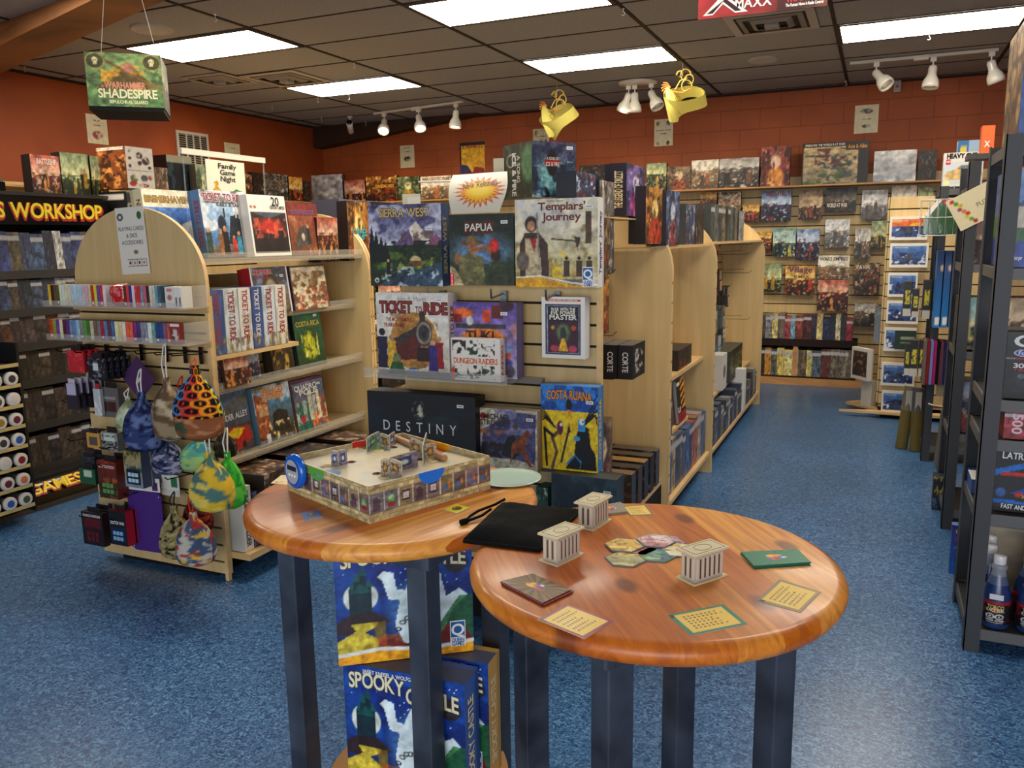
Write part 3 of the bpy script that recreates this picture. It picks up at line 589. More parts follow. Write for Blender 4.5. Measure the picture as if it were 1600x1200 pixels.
rim = [P[0, k] for k in range(n+1)]+[P[i, n] for i in range(n+1)]+[P[n, k] for k in range(n, -1, -1)]+[P[i, 0] for i in range(n, -1, -1)]
m.tube([(p[0], p[1], .004) for p in rim[::2]], .004, 6, (20, 20, 22), 'cloth', caps=False); m.build('bag_body', t)
m = M(); m.tube([(-.085, .09, .02), (-.1, .07, .012), (-.12, .03, .008), (-.124, .0, .006), (-.122, -.02, .005), (-.118, -.035, .006)], .0028, 6, (16, 16, 18), 'cloth')
m.tube([(-.09, .03, .016), (-.1, .005, .008), (-.112, -.02, .006), (-.12, -.038, .006)], .0028, 6, (16, 16, 18), 'cloth'); m.tube([(-.124, -.044, .006), (-.116, -.03, .007)], .006, 6, (14, 14, 16), 'cloth'); m.build('drawstring', t)
# tokens and paper on the left table
def tok(c0, c1, c2):
    return Cv(24, 24, c0).ell(.5, .5, .3, .3, c1, .15).noise(c2, 6, .55, 5, .9, x0=.32, x1=.68, y0=.32, y1=.68)
flat('square_token', 'blue square token on the left table before the castle game', 'game token', [(470, 802), (496, 797), (505, 807), (477, 813)], TT, .002, tok((50, 110, 190), (80, 50, 60), (240, 180, 90)), 'square cardboard tokens', side=(180, 170, 150))
flat('square_token', 'yellow square token on the left table beside the castle game', 'game token', [(694, 796), (713, 787), (734, 793), (714, 802)], TT, .002, tok((238, 222, 40), (90, 60, 40), (220, 190, 150)), 'square cardboard tokens', side=(180, 170, 150))
flat('paper_note', 'small cream paper sheet under the left corner of the castle game', 'paper', [(423, 755), (440, 742), (470, 744), (456, 758)], TT, .0006, Cv(20, 20, (238, 216, 160)).noise((190, 150, 80), 5, .62, 3, .7), side=(220, 200, 150))
m = M(); m.lathe([(.001, 0), (.05, 0), (.07, .003), (.078, .0045), (.078, .007), (.07, .0055), (.05, .003), (.001, .003)], 40, (196, 224, 206), 'gloss')
p = onax(770, 745, 2, TT); m.build('round_disc', loc=(-.79, 1.745, TT), label='pale green round disc on the left table behind the castle game', cat='game piece')

# ---- castle game box
GCX, GCY, GRZ = -1.02, 1.568, math.radians(-22.4); GH = .08; GW, GD = .170, .1675
t = thing('castle_game_box', 'open game box printed with grey castle walls on left table', 'board game', (GCX, GCY, TT), (0, 0, GRZ))
def glo(px, py, z):
    p = onax(px, py, 2, TT+z); dx, dy = p[0]-GCX, p[1]-GCY; ca, sa = math.cos(-GRZ), math.sin(-GRZ); return dx*ca-dy*sa, dx*sa+dy*ca
def castle_wall(seed):
    c = Cv(150, 40, (170, 158, 128)); R = random.Random(seed)
    # stones top and bottom
    for y0, y1 in ((0, .12), (.12, .24), (.78, .89), (.89, 1.0)):
        x = R.uniform(-.05, 0)
        while x < 1:
            w_ = R.uniform(.03, .075); k = R.uniform(-22, 22); c.rect(x+.003, y0+.02, x+w_-.003, y1-.008, (196+k, 182+k, 140+k*.8)); x += w_
    c.rect(0, .25, 1, .77, (112, 102, 98))
    for k in range(9):
        x0 = k/9+.006; tint = [(134, 118, 122), (122, 126, 130), (142, 130, 104), (120, 108, 104)][R.randint(0, 3)]; c.rect(x0, .27, x0+.1, .75, tint)
        for q_ in range(14): xx, yy = R.uniform(x0, x0+.085), R.uniform(.28, .68); c.rect(xx, yy, xx+R.uniform(.008, .02), yy+R.uniform(.04, .09), tuple(np.clip(np.array(tint)+R.uniform(-35, 35), 0, 255)))
        kind = R.randint(0, 3)
        if kind == 0: c.poly([(x0+.02, .3), (x0+.025, .6), (x0+.05, .68), (x0+.075, .6), (x0+.08, .3)], (100, 84, 96))
        elif kind == 1: c.ell(x0+.05, .5, .03, .18, (150, 196, 140), .4).ell(x0+.05, .38, .035, .08, (150, 60, 60), .3)
        elif kind == 2: c.rect(x0+.02, .4, x0+.08, .66, (60, 60, 70)).rect(x0+.028, .45, x0+.072, .62, (206, 196, 196))
        else: c.ell(x0+.04, .42, .02, .13, (90, 130, 180), .4).ell(x0+.07, .5, .012, .12, (226, 140, 60), .5)
        c.line([(x0-.004, .26), (x0-.004, .76)], .006, (206, 200, 188))
    return c.spec(.18, 20, seed)
m = M()
for k, (hx, hd) in enumerate(((GW, GD), (GD, GW), (GW, GD), (GD, GW))):
    m.T = T(rz=k*PI/2)@T(0, -hd, 0); m.pic(castle_wall(k+3), -hx, hx, 0, GH); m.T = T(rz=k*PI/2)@T(0, -hd+.003, 0)
    m.box(-hx, hx, -.003, .0, GH-.0001, GH+.0002, (214, 200, 160), 'print'); m.T = T(rz=k*PI/2+PI)@T(0, hd-.003, 0)
    cc = Cv(60, 3, (196, 180, 140)).noise((150, 134, 100), 20, .5, k, .6); m.pic(cc, -hx, hx, GH-.016, GH)
m.build('box_tray', t)
cv = Cv(70, 70, (206, 194, 160)).noise((190, 178, 164), 4, .5, 8, .7).noise((222, 196, 150), 4, .58, 9, .5).noise((176, 190, 190), 5, .6, 12, .4)
P = np.stack([(-GW+.003)+(2*GW-.006)*cv.X, (-GD+.003)+(2*GD-.006)*cv.Y, np.full(cv.X.shape, GH-.014)], -1); m = M(); m.grid(P, cv.A)
m.box(-GW+.003, GW-.003, -GD+.003, GD-.003, 0, .004, (150, 140, 120)); m.build('board_insert', t)
ZB = GH-.014
def gdisc(px, py, r_, c0, c1, name, ring=False):
    x, y = glo(px, py, ZB); m = M(); m.T = T(x, y, ZB); m.lathe([(r_, 0), (r_, .0018), (r_*.72, .0019), (.001, .0019)] if not ring else [(r_, 0), (r_, .0006), (r_*.6, .0007), (r_*.6, 0)], 20, cols=[c0, c0, c1] if not ring else [c0]*3); m.build(name, t)
for px, py in ((510, 728), (552, 701), (592, 705), (600, 746), (676, 720)): gdisc(px, py, .0125, (240, 226, 170), (196, 176, 120), 'round_token')
for px, py in ((549, 722), (589, 740), (615, 699), (655, 718)): gdisc(px, py, .011, (150, 100, 90), (150, 100, 90), 'printed_ring', True)
def gsemi(xa, ya, rzl, c, name, off=0):
    m = M(); m.T = T(xa, ya, 0, rz=rzl); r_ = .036
    m.prism([(r_*math.cos(a), GH+.001+r_*.8*math.sin(a)) for a in np.linspace(PI, 2*PI, 18)], -.0018+off, -.0003+off, c, 'print', edgecol=(190, 190, 170)); m.build(name, t)
gsemi(-.032, -GD, 0, (90, 160, 50), 'green_marker'); gsemi(GW, -.005, PI/2, (34, 116, 226), 'blue_marker')
for (xa, ya, rr, cc, nm) in ((-.01, GD-.003, 0, (240, 178, 30), 'yellow_marker'), (-GW+.003, .05, PI/2, (204, 44, 40), 'red_marker')):
    m = M(); m.T = T(xa, ya, 0, rz=rr); m.box(-.038, .038, -.0035 if rr == 0 else -.0005, .0005 if rr == 0 else .0035, ZB, GH+.002, cc, 'print'); m.build(nm, t)
for (x, y, c_) in ((-.005, GD-.02, (226, 110, 60)), (-.02, -GD+.02, (110, 150, 200)), (-.145, .06, (150, 180, 90))):
    m = M(); m.T = T(x, y, ZB); m.lathe([(.03, 0), (.03, .0004), (.001, .0004)], 20, c_, 'print'); m.build('coloured_zone', t)
def gpanel(px0, py0, px1, py1, h, seed, pal, arch=0):
    a = glo(px0, py0, ZB); b = glo(px1, py1, ZB); L = math.hypot(b[0]-a[0], b[1]-a[1]); rz_ = math.atan2(b[1]-a[1], b[0]-a[0]); m = M(); m.T = T(a[0], a[1], ZB, rz=rz_)
    cv = Cv(24, 24, pal[0]); R = random.Random(seed)
    for r in range(6):
        for q_ in range(5): k = R.uniform(-20, 20); x = (q_+.5*(r % 2))/5; cv.rect(x+.015, r/6+.015, x+.18, r/6+.15, tuple(np.clip(np.array(pal[0])+k+18, 0, 255)))
    cv.rect(.25, .25, .75, .8, pal[1]).ell(.5, .5, .2, .2, pal[2], .4).noise(pal[3], 8, .62, seed, .9)
    m.pic(cv, 0, L, 0, h, 0); m.T = m.T@T(0, .0022, 0)@T(L, 0, 0, rz=PI); m.pic(cv, 0, L, 0, h, 0); m.T = T(a[0], a[1], ZB, rz=rz_)
    m.box(0, L, .0001, .0021, 0, h, (200, 188, 150), 'print', 'xXZ')
    if arch: m.prism([(L*(.5-.5*math.cos(q_)), h+arch*math.sin(q_)) for q_ in np.linspace(0, PI, 9)], 0.0, .0022, (190, 180, 150), 'print')
    m.build('wall_panel', t)
pal = ((150, 140, 150), (70, 96, 130), (224, 226, 230), (60, 70, 110)); pal2 = ((176, 164, 150), (150, 120, 90), (210, 180, 110), (90, 60, 50)); pal3 = ((130, 150, 150), (90, 140, 130), (180, 200, 120), (60, 80, 120))
gpanel(574, 706, 594, 694, .033, 1, pal3, .003); gpanel(594, 697, 609, 703, .033, 2, pal2, .003); gpanel(608, 700, 618, 692, .03, 13, pal, .002)
gpanel(518, 727, 529, 729, .034, 3, pal, .003); gpanel(530, 728, 543, 725, .034, 4, pal, .003)
gpanel(596, 743, 609, 741, .032, 5, pal2, .006); gpanel(609, 739, 628, 746, .032, 6, pal2, .004); gpanel(611, 740, 653, 728, .036, 7, pal, .002)
gpanel(640, 706, 662, 716, .036, 8, pal2, .002); gpanel(662, 729, 668, 704, .046, 9, pal3, .002); gpanel(664, 720, 682, 716, .037, 10, pal2, .002)
a = glo(619, 684, ZB+.008); b = glo(695, 716, ZB+.008); m = M(); m.tube([(a[0], a[1], ZB+.008), (b[0], b[1], ZB+.008)], .008, 12, (184, 136, 90), 'satin' if 'satin' in MATS else 'print'); m.build('cardboard_roll', t)
# timer leaning on the box side
t = thing('kitchen_timer', 'round blue digital timer leaning on the castle game box', 'timer', (GCX, GCY, TT), (0, 0, GRZ))
m = M(); m.T = T(-.103, -GD-.006, .062, rx=math.radians(90)); m.lathe([(.001, -.004), (.03, -.004), (.038, .0), (.041, .007), (.038, .014), (.031, .017), (.030, .0155), (.001, .0155)], 36, (16, 92, 196), 'gloss'); m.build('timer_case', t)
m = M(); m.T = T(-.103, -GD-.0225, .062); m.disc(0, 0, .028, .028, (168, 172, 178), 0, 28, 'gloss'); m.q([(-.02, .003), (.02, .003), (.02, .014), (-.02, .014)], (38, 44, 44), -.0006, 'gloss'); m.build('timer_face', t)
for k in range(3): m = M(); m.T = T(-.103-.012+.012*k, -GD-.0225, .054, rx=PI/2); m.lathe([(.004, 0), (.004, .002), (.001, .0028)], 12, (206, 210, 214), 'gloss'); m.build('timer_button', t)
# ================================================================== GONDOLAS (double-sided wooden slatwall shelving)
DOME_Z, DOME_R = 1.345, .325
def slats(m, x0, x1, z0, z1, y=0, pitch=.1, th=.012, mat='maple', gap=.010):
    """horizontal slatwall boards in front (-y) of a dark groove board"""
    m.box(x0, x1, y-.004, y, z0, z1, (40, 34, 28), 'matte'); z = z1
    while z > z0+.002:
        lo = max(z0, z-pitch+gap); m.box(x0, x1, y-.004-th, y-.004, lo, z, mat=mat); z -= pitch
def dome_panel(t, hw, y, th=.018, z0=0.0, z1=DOME_Z, r=DOME_R, name='end_panel', holes=True):
    pts = [(-hw, z0), (hw, z0), (hw, z1)]+[(hw*math.cos(a), z1+r*math.sin(a)) for a in np.linspace(.06, PI-.06, 26)]+[(-hw, z1)]
    m = M(); m.prism(pts, y, y+th, mat='maple', edgemat='maple_edge')
    if holes:
        for k in range(12): m.box(hw-.0001, hw+.0006, y+th*.35, y+th*.65, .2+k*.098, .212+k*.098, (40, 30, 20))
    m.build(name, t)
def tag_strip(m, x0, x1, y, z): m.box(x0, x1, y-.002, y, z, z+.03, (150, 140, 126), 'gloss')
def shelf_board(t, y0, y1, z, x0=.02, x1=.34, lip=True, mat='maple_edge', name='shelf', acr=True):
    m = M(); m.box(x0, x1, y0, y1, z-(.012 if acr else .02), z, (184, 164, 126), 'gloss' if acr else mat); s_ = m.build(name, t)
    if acr: m = M(); m.box(x1, x1+.003, y0, y1, z-.022, z+.028, (226, 226, 214), 'acrylic'); m.build('clear_lip', s_)
# --- gondola A (left): end panel faces the camera
AX, AW = -3.005, .395
gA = thing('display_gondola', 'left wooden display gondola with a rounded end panel carrying playing cards and cloth bags', 'shelving', (AX, 2.67, 0), group='maple shelving gondolas')
m = M(); pts = [(-AW, 1.285), (AW, 1.285), (AW, DOME_Z)]+[(AW*math.cos(a), DOME_Z+DOME_R*math.sin(a)) for a in np.linspace(.04, PI-.04, 30)]+[(-AW, DOME_Z)]
m.prism(pts, 0, .02, mat='maple', edgemat='maple_edge'); m.build('end_panel', gA)
m = M(); slats(m, -AW, AW-.018, .03, 1.28, .02, .08); m.box(AW-.018, AW, 0, .02, .0, 1.285, mat='maple_edge'); m.box(-AW, AW, .02, .03, .03, 1.285, mat='maple'); m.build('slat_panel', gA)
def core(t, y0, y1, z1=1.36):
    m = M(); m.box(-.02, .02, y0, y1, .1, z1, mat='maple')
    for s_ in (-1, 1):
        m.T = T(s_*.02, 0, 0, rz=s_*PI/2); a, b_ = (y0, y1) if s_ > 0 else (-y1, -y0); slats(m, a, b_, .2, z1, 0, .08)
    m.T = Matrix.Identity(4); m.build('slat_core', t)
core(gA, .03, 1.23)
dome_panel(gA, AW, 1.23); 
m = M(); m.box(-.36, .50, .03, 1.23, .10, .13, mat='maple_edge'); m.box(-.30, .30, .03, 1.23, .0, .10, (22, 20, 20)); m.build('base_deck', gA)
shelf_board(gA, .035, 1.225, 1.44, -.06, .36); shelf_board(gA, .035, .62, 1.02, .02, .37, acr=False); shelf_board(gA, .035, 1.225, 1.165, .02, .30); shelf_board(gA, .035, 1.225, .86, .02, .33); shelf_board(gA, .035, 1.225, .52, .02, .33)
gA2 = thing('display_gondola', 'wooden display gondola standing behind the left one, its dome edge touching it', 'shelving', (AX, 3.925, 0), group='maple shelving gondolas')
dome_panel(gA2, AW, 0.0); core(gA2, .02, 2.4); dome_panel(gA2, AW, 2.4)
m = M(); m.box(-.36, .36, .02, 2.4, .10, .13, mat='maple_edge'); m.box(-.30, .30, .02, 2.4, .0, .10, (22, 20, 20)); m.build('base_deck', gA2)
shelf_board(gA2, .02, 2.4, 1.40, -.06, .34); shelf_board(gA2, .02, 2.4, .99, .02, .33); shelf_board(gA2, .02, 2.4, .64, .02, .36); shelf_board(gA2, .02, 2.4, 1.14, .02, .30)
# --- gondola row B (middle)
BX, BW = -1.315, .395
gB = thing('display_gondola', 'middle wooden gondola whose front slatwall holds the big new release games', 'shelving', (BX, 2.9, 0), group='maple shelving gondolas')
m = M(); m.T = T(); slats(m, -.47, .378, .30, 1.50, .02, .08); m.box(.37, .388, -.004, .022, .0, 1.50, mat='maple_edge'); m.box(-.45, .385, .02, .03, .30, 1.5, mat='maple'); m.build('front_slat_panel', gB)
core(gB, .03, 1.10); dome_panel(gB, BW, 1.10)
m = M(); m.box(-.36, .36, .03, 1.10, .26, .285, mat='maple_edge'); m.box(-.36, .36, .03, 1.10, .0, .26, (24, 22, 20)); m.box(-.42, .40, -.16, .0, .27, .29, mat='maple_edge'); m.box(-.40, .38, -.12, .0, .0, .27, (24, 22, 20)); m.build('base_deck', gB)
m = M(); m.box(-.52, .10, -.22, -.02, .978, .983, (214, 214, 206), 'acrylic'); m.box(-.52, .10, -.222, -.218, .978, 1.018, (214, 214, 206), 'acrylic'); m.box(-.52, .16, -.03, -.0, .955, .978, (120, 112, 100), 'gloss'); m.build('clear_tray', gB)
for x in (-.27, .0, .22):
    m = M(); m.box(x-.012, x+.012, -.022, -.004, 1.23, 1.31, (120, 124, 130), 'metal'); m.tube([(x, -.02, 1.3), (x, -.13, 1.29), (x, -.135, 1.325)], .004, 5, (150, 150, 150), 'metal'); m.build('metal_bracket', gB)
gB2 = thing('display_gondola', 'second wooden gondola of the middle row, with novels and boxes on its lower shelves', 'shelving', (BX, 4.02, 0), group='maple shelving gondolas')
dome_panel(gB2, BW, 0.0); core(gB2, .02, 1.18); dome_panel(gB2, BW, 1.18)
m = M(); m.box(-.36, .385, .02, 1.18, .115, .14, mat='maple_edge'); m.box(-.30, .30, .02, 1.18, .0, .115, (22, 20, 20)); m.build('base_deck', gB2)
shelf_board(gB2, .02, 1.18, .76, .02, .33, acr=False)
gB3 = thing('display_gondola', 'far wooden gondola of the middle row, with blister packs on hooks', 'shelving', (BX, 5.22, 0), group='maple shelving gondolas')
dome_panel(gB3, BW, 0.0); core(gB3, .02, 2.35); dome_panel(gB3, BW, 2.35)
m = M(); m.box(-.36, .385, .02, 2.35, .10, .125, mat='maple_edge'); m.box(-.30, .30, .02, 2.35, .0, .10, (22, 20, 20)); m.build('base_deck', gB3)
shelf_board(gB3, .02, 2.35, .40, .02, .3, acr=False, mat='maple')
m = M(); m.box(-.2, .38, .02, 2.35, 1.46, 1.475, mat='maple_edge'); m.build('top_shelf', gB3)

# ================================================================== GAME BOXES
def gbox(name, label, w, h, d, cv, side, loc, rz=0, rx=0, titles=(), group='face-out board game boxes', cat='board game', sticker=None, spine=None, top=None, extra=None, mat='print', left=None, parent_build=True):
    t = thing(name, label, cat, loc, (0, 0, rz), group)
    m = M(); m.T = Matrix.Rotation(-rx, 4, 'X'); T0 = m.T.copy()
    m.pic(cv, -w/2, w/2, 0, h, 0, mat)
    dl = d*.72
    m.box(-w/2, w/2, 0, dl, 0, h, side, mat, 'xXzZ', cols={'Z': top or tuple(min(255, v*1.08+6) for v in side)})
    for tt in titles:
        s_, x, z, th, col = tt[:5]; k = dict(tt[5]) if len(tt) > 5 else {}
        if 'w' in k: k['w'] *= w
        if 'arc' in k: k['arc'] *= h
        out = k.pop('out', None); bold = k.pop('bold', 1)
        if out: m.text(s_, (x-.5)*w, z*h, th*h, out, bold=2, y=-.0006, **k)
        m.text(s_, (x-.5)*w, z*h, th*h, col, bold=bold, y=-.0012, **k)
    if spine:
        for sg in ((1,) if not left else (1, -1)):
            m.T = T0@T(sg*w/2, dl/2, 0, rz=sg*PI/2)@T(0, 0, h/2)@Matrix.Rotation(-PI/2, 4, 'Y')
            m.text(spine[0], 0, 0, dl*.5, spine[1], h*.7, y=-.0008)
        m.T = T0
    if extra: extra(m, w, h)
    o = m.build('box_lid', t)
    m = M(); m.T = T0; m.box(-w/2+.0015, w/2-.0015, dl, d, .0015, h-.0015, tuple(v*.85 for v in side), mat, 'xXYzZ'); m.build('box_base', t)
    if sticker:
        m = M(); m.T = T0; x, z = (sticker[0]-.5)*w, sticker[1]*h; m.q([(x-.014, z-.006), (x+.014, z-.006), (x+.014, z+.006), (x-.014, z+.006)], (236, 236, 230), -.0016)
        m.q([(x-.010, z-.002), (x+.010, z-.002), (x+.010, z+.002), (x-.010, z+.002)], (150, 150, 150), -.0020); m.build('price_sticker', t)
    return t
def fy(px, Y, lean=0):
    x0, y0, x1, y1 = px; xm = (x0+x1)/2; bl = onax(x0, y1, 1, Y); br = onax(x1, y1, 1, Y); tp = onax(xm, y0, 1, Y); z = (bl[2]+br[2])/2
    return br[0]-bl[0], tp[2]-z, ((bl[0]+br[0])/2, Y, z)
def fx(px, X):
    x0, y0, x1, y1 = px; xm = (x0+x1)/2; bl = onax(x0, y1, 0, X); br = onax(x1, y1, 0, X); tp = onax(xm, y0, 0, X); z = (bl[2]+br[2])/2
    return br[1]-bl[1], tp[2]-z, (X, (bl[1]+br[1])/2, z)
def BY(label, px, Y, d, cv, side, titles=(), lean=0, z=None, **k):
    w, h, l = fy(px, Y)
    if z is not None: h += l[2]-z; l = (l[0], l[1], z)
    return gbox(k.pop('name', 'board_game_box'), label, w, h/math.cos(lean), d, cv, side, l, 0, lean, titles, **k)
def BXX(label, px, X, d, cv, side, titles=(), lean=0, z=None, **k):
    w, h, l = fx(px, X)
    if z is not None: h += l[2]-z; l = (l[0], l[1], z)
    return gbox(k.pop('name', 'board_game_box'), label, w, h/math.cos(lean), d, cv, side, l, PI/2, lean, titles, **k)
G1 = 'new release games on the front of the middle gondola'
# Sierra West
cv = Cv(96, 110).grad((196, 200, 214), (84, 78, 120), .5, 1).noise((226, 226, 234), 4, .5, 3, .7, y0=.5).noise((70, 64, 104), 5, .55, 6, .7, y0=.6)
cv.poly([(.34, .5), (.66, .79), (.98, .5)], (116, 96, 130)).poly([(.56, .7), (.66, .79), (.78, .66), (.9, .52), (.62, .52), (.6, .6)], (226, 216, 196)).noise((120, 90, 90), 14, .55, 5, .7, y0=.5, y1=.76, x0=.45, x1=.95).poly([(.8, .5), (.92, .63), (1, .58), (1, .5)], (150, 100, 130))
cv.rect(0, .0, 1, .5, (44, 62, 34)).noise((26, 40, 26), 12, .48, 9, .9, y0=.34, y1=.56).noise((90, 118, 50), 8, .5, 7, .9, y0=.2, y1=.42).noise((150, 156, 80), 14, .6, 8, .9, y0=.2, y1=.36)
cv.poly([(.1, .0), (.3, .1), (.6, .17), (1, .3), (1, .0)], (70, 92, 110)).noise((206, 220, 226), 12, .55, 12, .8, y0=.0, y1=.24, x0=.15).noise((40, 56, 70), 10, .58, 22, .8, y0=0, y1=.2)
for x in (.04, .1, .17, .23): cv.poly([(x-.08, .3), (x, .3+.5-x), (x+.08, .3)], (22, 36, 26))
cv.ell(.64, .32, .085, .06, (206, 190, 140), .2).rect(.56, .25, .72, .31, (120, 80, 44)).man(.26, .14, .2, (30, 26, 28)).ell(.09, .07, .035, .035, (236, 236, 236), .2).ell(.09, .07, .018, .018, (20, 20, 20), .2).spec(.25, 20, 5)
BY('board game with snowy mountain and covered wagon, left of the top row facing the camera', (580, 319, 692, 447), 2.82, .075, cv, (56, 84, 130), [('SIERRA WEST', .5, .9, .1, (206, 176, 110), dict(w=.68, out=(60, 40, 30)))], sticker=(.84, .7), group=G1, spine=('SIERRA WEST', (200, 180, 120)))
# Papua
cv = Cv(90, 100).grad((70, 84, 60), (34, 44, 32)).ell(.5, .5, .6, .3, (120, 150, 190), .6, .9).noise((30, 42, 28), 8, .5, 2, .9, y0=.7).noise((60, 80, 50), 9, .5, 3, .8, y1=.3)
cv.ell(.35, .6, .2, .05, (110, 90, 66), .2).ell(.35, .64, .11, .07, (120, 98, 70), .2).ell(.36, .53, .09, .1, (170, 120, 84), .3).poly([(.1, .0), (.18, .42), (.34, .46), (.52, .4), (.56, .0)], (124, 120, 80)).line([(.42, .5), (.6, .54), (.7, .36)], .04, (170, 120, 86)).ell(.72, .42, .09, .1, (70, 50, 40), .3).ell(.7, .56, .09, .12, (196, 60, 50), .4).ell(.12, .38, .06, .1, (150, 110, 80), .3).poly([(.6, .0), (.66, .34), (.86, .34), (.98, .1), (.98, 0)], (60, 70, 44)).poly([(0, .0), (0, .28), (.1, .22), (.22, .0)], (196, 180, 140)).rect(.24, .73, .7, .9, (90, 44, 30)).rect(.0, .01, .06, .17, (206, 40, 44)).spec(.35, 14, 8)
BY('board game showing an explorer with binoculars, in the centre of the top row', (704, 334, 804, 446), 2.82, .07, cv, (30, 34, 30), [('PAPUA', .47, .815, .1, (222, 220, 200), dict(w=.42)), ('DEVIR', .03, .09, .02, (240, 240, 240), dict(rot=PI/2, w=.16))], sticker=(.86, .88), group=G1)
# Templars' Journey
cv = Cv(100, 110).grad((206, 190, 130), (206, 206, 208), .1, 1).noise((236, 226, 190), 4, .5, 3, .7).noise((150, 130, 80), 7, .58, 4, .6, y1=.7).rect(.86, .5, .92, .85, (90, 70, 50))
cv.ell(.2, .72, .085, .1, (60, 44, 34), .2).ell(.2, .7, .055, .065, (190, 146, 110), .2).poly([(.06, .12), (.06, .5), (.12, .62), (.3, .62), (.4, .5), (.42, .12)], (84, 60, 44)).poly([(.12, .12), (.13, .56), (.29, .56), (.33, .12)], (196, 180, 146)).poly([(.18, .56), (.24, .4), (.27, .56)], (160, 50, 40)).line([(.27, .84), (.3, .2)], .012, (150, 146, 140)).ell(.09, .3, .09, .12, (120, 110, 96), .2).line([(.45, .55), (.78, .52)], .01, (70, 54, 40)).poly([(.72, .58), (.76, .42), (.8, .56)], (70, 60, 44)).noise((226, 196, 70), 10, .5, 6, .9, x0=.46, x1=.6, y0=.1, y1=.4)
for x in (.63, .78, .9): cv.man(x, .12, .24, (84, 66, 44), (60, 44, 34))
cv.poly([(0, 0), (0, .1), (.3, .12), (.7, .03), (1, .0)], (228, 174, 40)).line([(0, .11), (.3, .13), (.7, .05), (1, .03)], .012, (246, 240, 220)).spec(.2, 14, 3)
def queen(m, w, h, x=.885, z=.12, s=.06):
    cx, cz = (x-.5)*w, z*h; a = s*w*1.05
    m.q([(cx-a, cz-a*1.75), (cx+a, cz-a*1.75), (cx+a, cz+a*1.75), (cx-a, cz+a*1.75)], (240, 240, 240), -.0008); m.q([(cx-a*.9, cz-a*.5), (cx+a*.9, cz-a*.5), (cx+a*.9, cz+a*1.6), (cx-a*.9, cz+a*1.6)], (24, 92, 160), -.0012)
    m.text('Q', cx, cz+a*.55, a*1.5, (245, 245, 245), y=-.0018) ; m.text('QUEEN', cx, cz-a*.9, a*.5, (24, 92, 160), a*1.6, y=-.0018); m.text('GAMES', cx, cz-a*1.4, a*.5, (24, 92, 160), a*1.6, y=-.0018)
BY('board game with a bearded knight and yellow lower edge, right end of top row', (806, 310, 934, 449), 2.82, .075, cv, (226, 226, 224), [("Templars'", .57, .915, .085, (110, 34, 30), dict(w=.56)), ('Journey', .57, .8, .085, (110, 34, 30), dict(w=.46)), ('Stefan Bauer', .5, .975, .02, (90, 80, 70), dict(w=.2, bold=0))], sticker=(.9, .9), group=G1, extra=queen, spine=("Templars' Journey", (60, 70, 120)))
# Ticket to Ride
cv = Cv(100, 100, (220, 214, 200)).grad((214, 206, 186), (226, 222, 212)).ell(.52, .42, .36, .38, (240, 234, 220), .04).ell(.52, .42, .34, .36, (196, 150, 84), .05).noise((150, 110, 60), 8, .5, 2, .6, x0=.2, x1=.85, y0=.1, y1=.75)
cv.poly([(.24, .44), (.62, .6), (.62, .2), (.3, .18)], (100, 46, 36)).poly([(.24, .44), (.6, .62), (.62, .54), (.26, .36)], (70, 64, 60)).ell(.66, .52, .12, .17, (78, 72, 68), .1).ring(.66, .52, .09, .12, .2, (150, 140, 130)).ell(.66, .5, .03, .05, (40, 38, 36), .3).rect(.61, .66, .68, .78, (70, 62, 56)).rect(.56, .18, .76, .34, (60, 34, 30))
cv.man(.07, .08, .5, (44, 40, 70), (50, 40, 50)).man(.2, .1, .4, (214, 176, 70)).man(.86, .1, .4, (150, 40, 44)).man(.78, .06, .4, (70, 56, 120)).ell(.27, .2, .06, .07, (120, 130, 90), .2).poly([(.14, .0), (.2, .16), (.34, .16), (.4, .0)], (60, 100, 60)).rect(0, 0, 1, .05, (60, 56, 60), .7).ell(.5, .065, .08, .035, (50, 100, 160), .3).spec(.15, 16, 4)
BY('cream train board game with large locomotive on the second row of middle gondola', (592, 458, 703, 581), 2.75, .075, cv, (216, 212, 204), [('TICKET', .28, .83, .13, (150, 46, 40), dict(w=.45, out=(40, 20, 20))), ('TO', .6, .8, .08, (120, 44, 36), dict(w=.09)), ('RIDE', .83, .82, .13, (150, 46, 40), dict(w=.31, out=(40, 20, 20))), ('Alan R. Moon', .5, .93, .05, (150, 146, 140), dict(w=.4, bold=0)), ('THE MOST FAMOUS', .32, .68, .045, (160, 60, 46), dict(w=.36)), ('TRAIN GAME!', .25, .61, .045, (160, 60, 46), dict(w=.3)), ('DAYS OF WONDER', .5, .065, .022, (230, 230, 240), dict(w=.12))], z=.984, sticker=(.88, .92), group=G1, spine=('TICKET TO RIDE', (130, 40, 40)))
# Tuki
cv = Cv(80, 80).grad((196, 190, 206), (110, 90, 160)).noise((226, 160, 110), 3, .55, 2, .5).ell(.5, .5, .38, .2, (236, 150, 70), .2).rect(.08, .66, .85, .72, (70, 70, 76)).rect(.5, .74, .62, .9, (200, 90, 50)).rect(.63, .8, .8, .97, (110, 50, 40)).ell(.2, .86, .18, .07, (226, 120, 60), .2).ell(.3, .76, .06, .07, (214, 210, 206), .2).ell(.86, .96, .12, .08, (80, 50, 60), .2).rect(.06, .73, .18, .85, (150, 60, 60)).ell(.86, .42, .06, .09, (150, 170, 210), .3).ell(.86, .3, .08, .05, (206, 110, 60), .3).ell(.86, .22, .09, .05, (60, 90, 150), .3).ell(.86, .1, .12, .1, (110, 104, 110), .2).noise((160, 140, 200), 6, .6, 9, .5, y1=.5).spec(.25, 12, 4)
BY('purple and orange stone stacking game behind the small raiders game', (706, 473, 808, 583), 2.79, .07, cv, (120, 110, 160), [('TUKI', .45, .56, .13, (70, 30, 40), dict(w=.42))], z=.984, sticker=(.82, .86), group=G1)
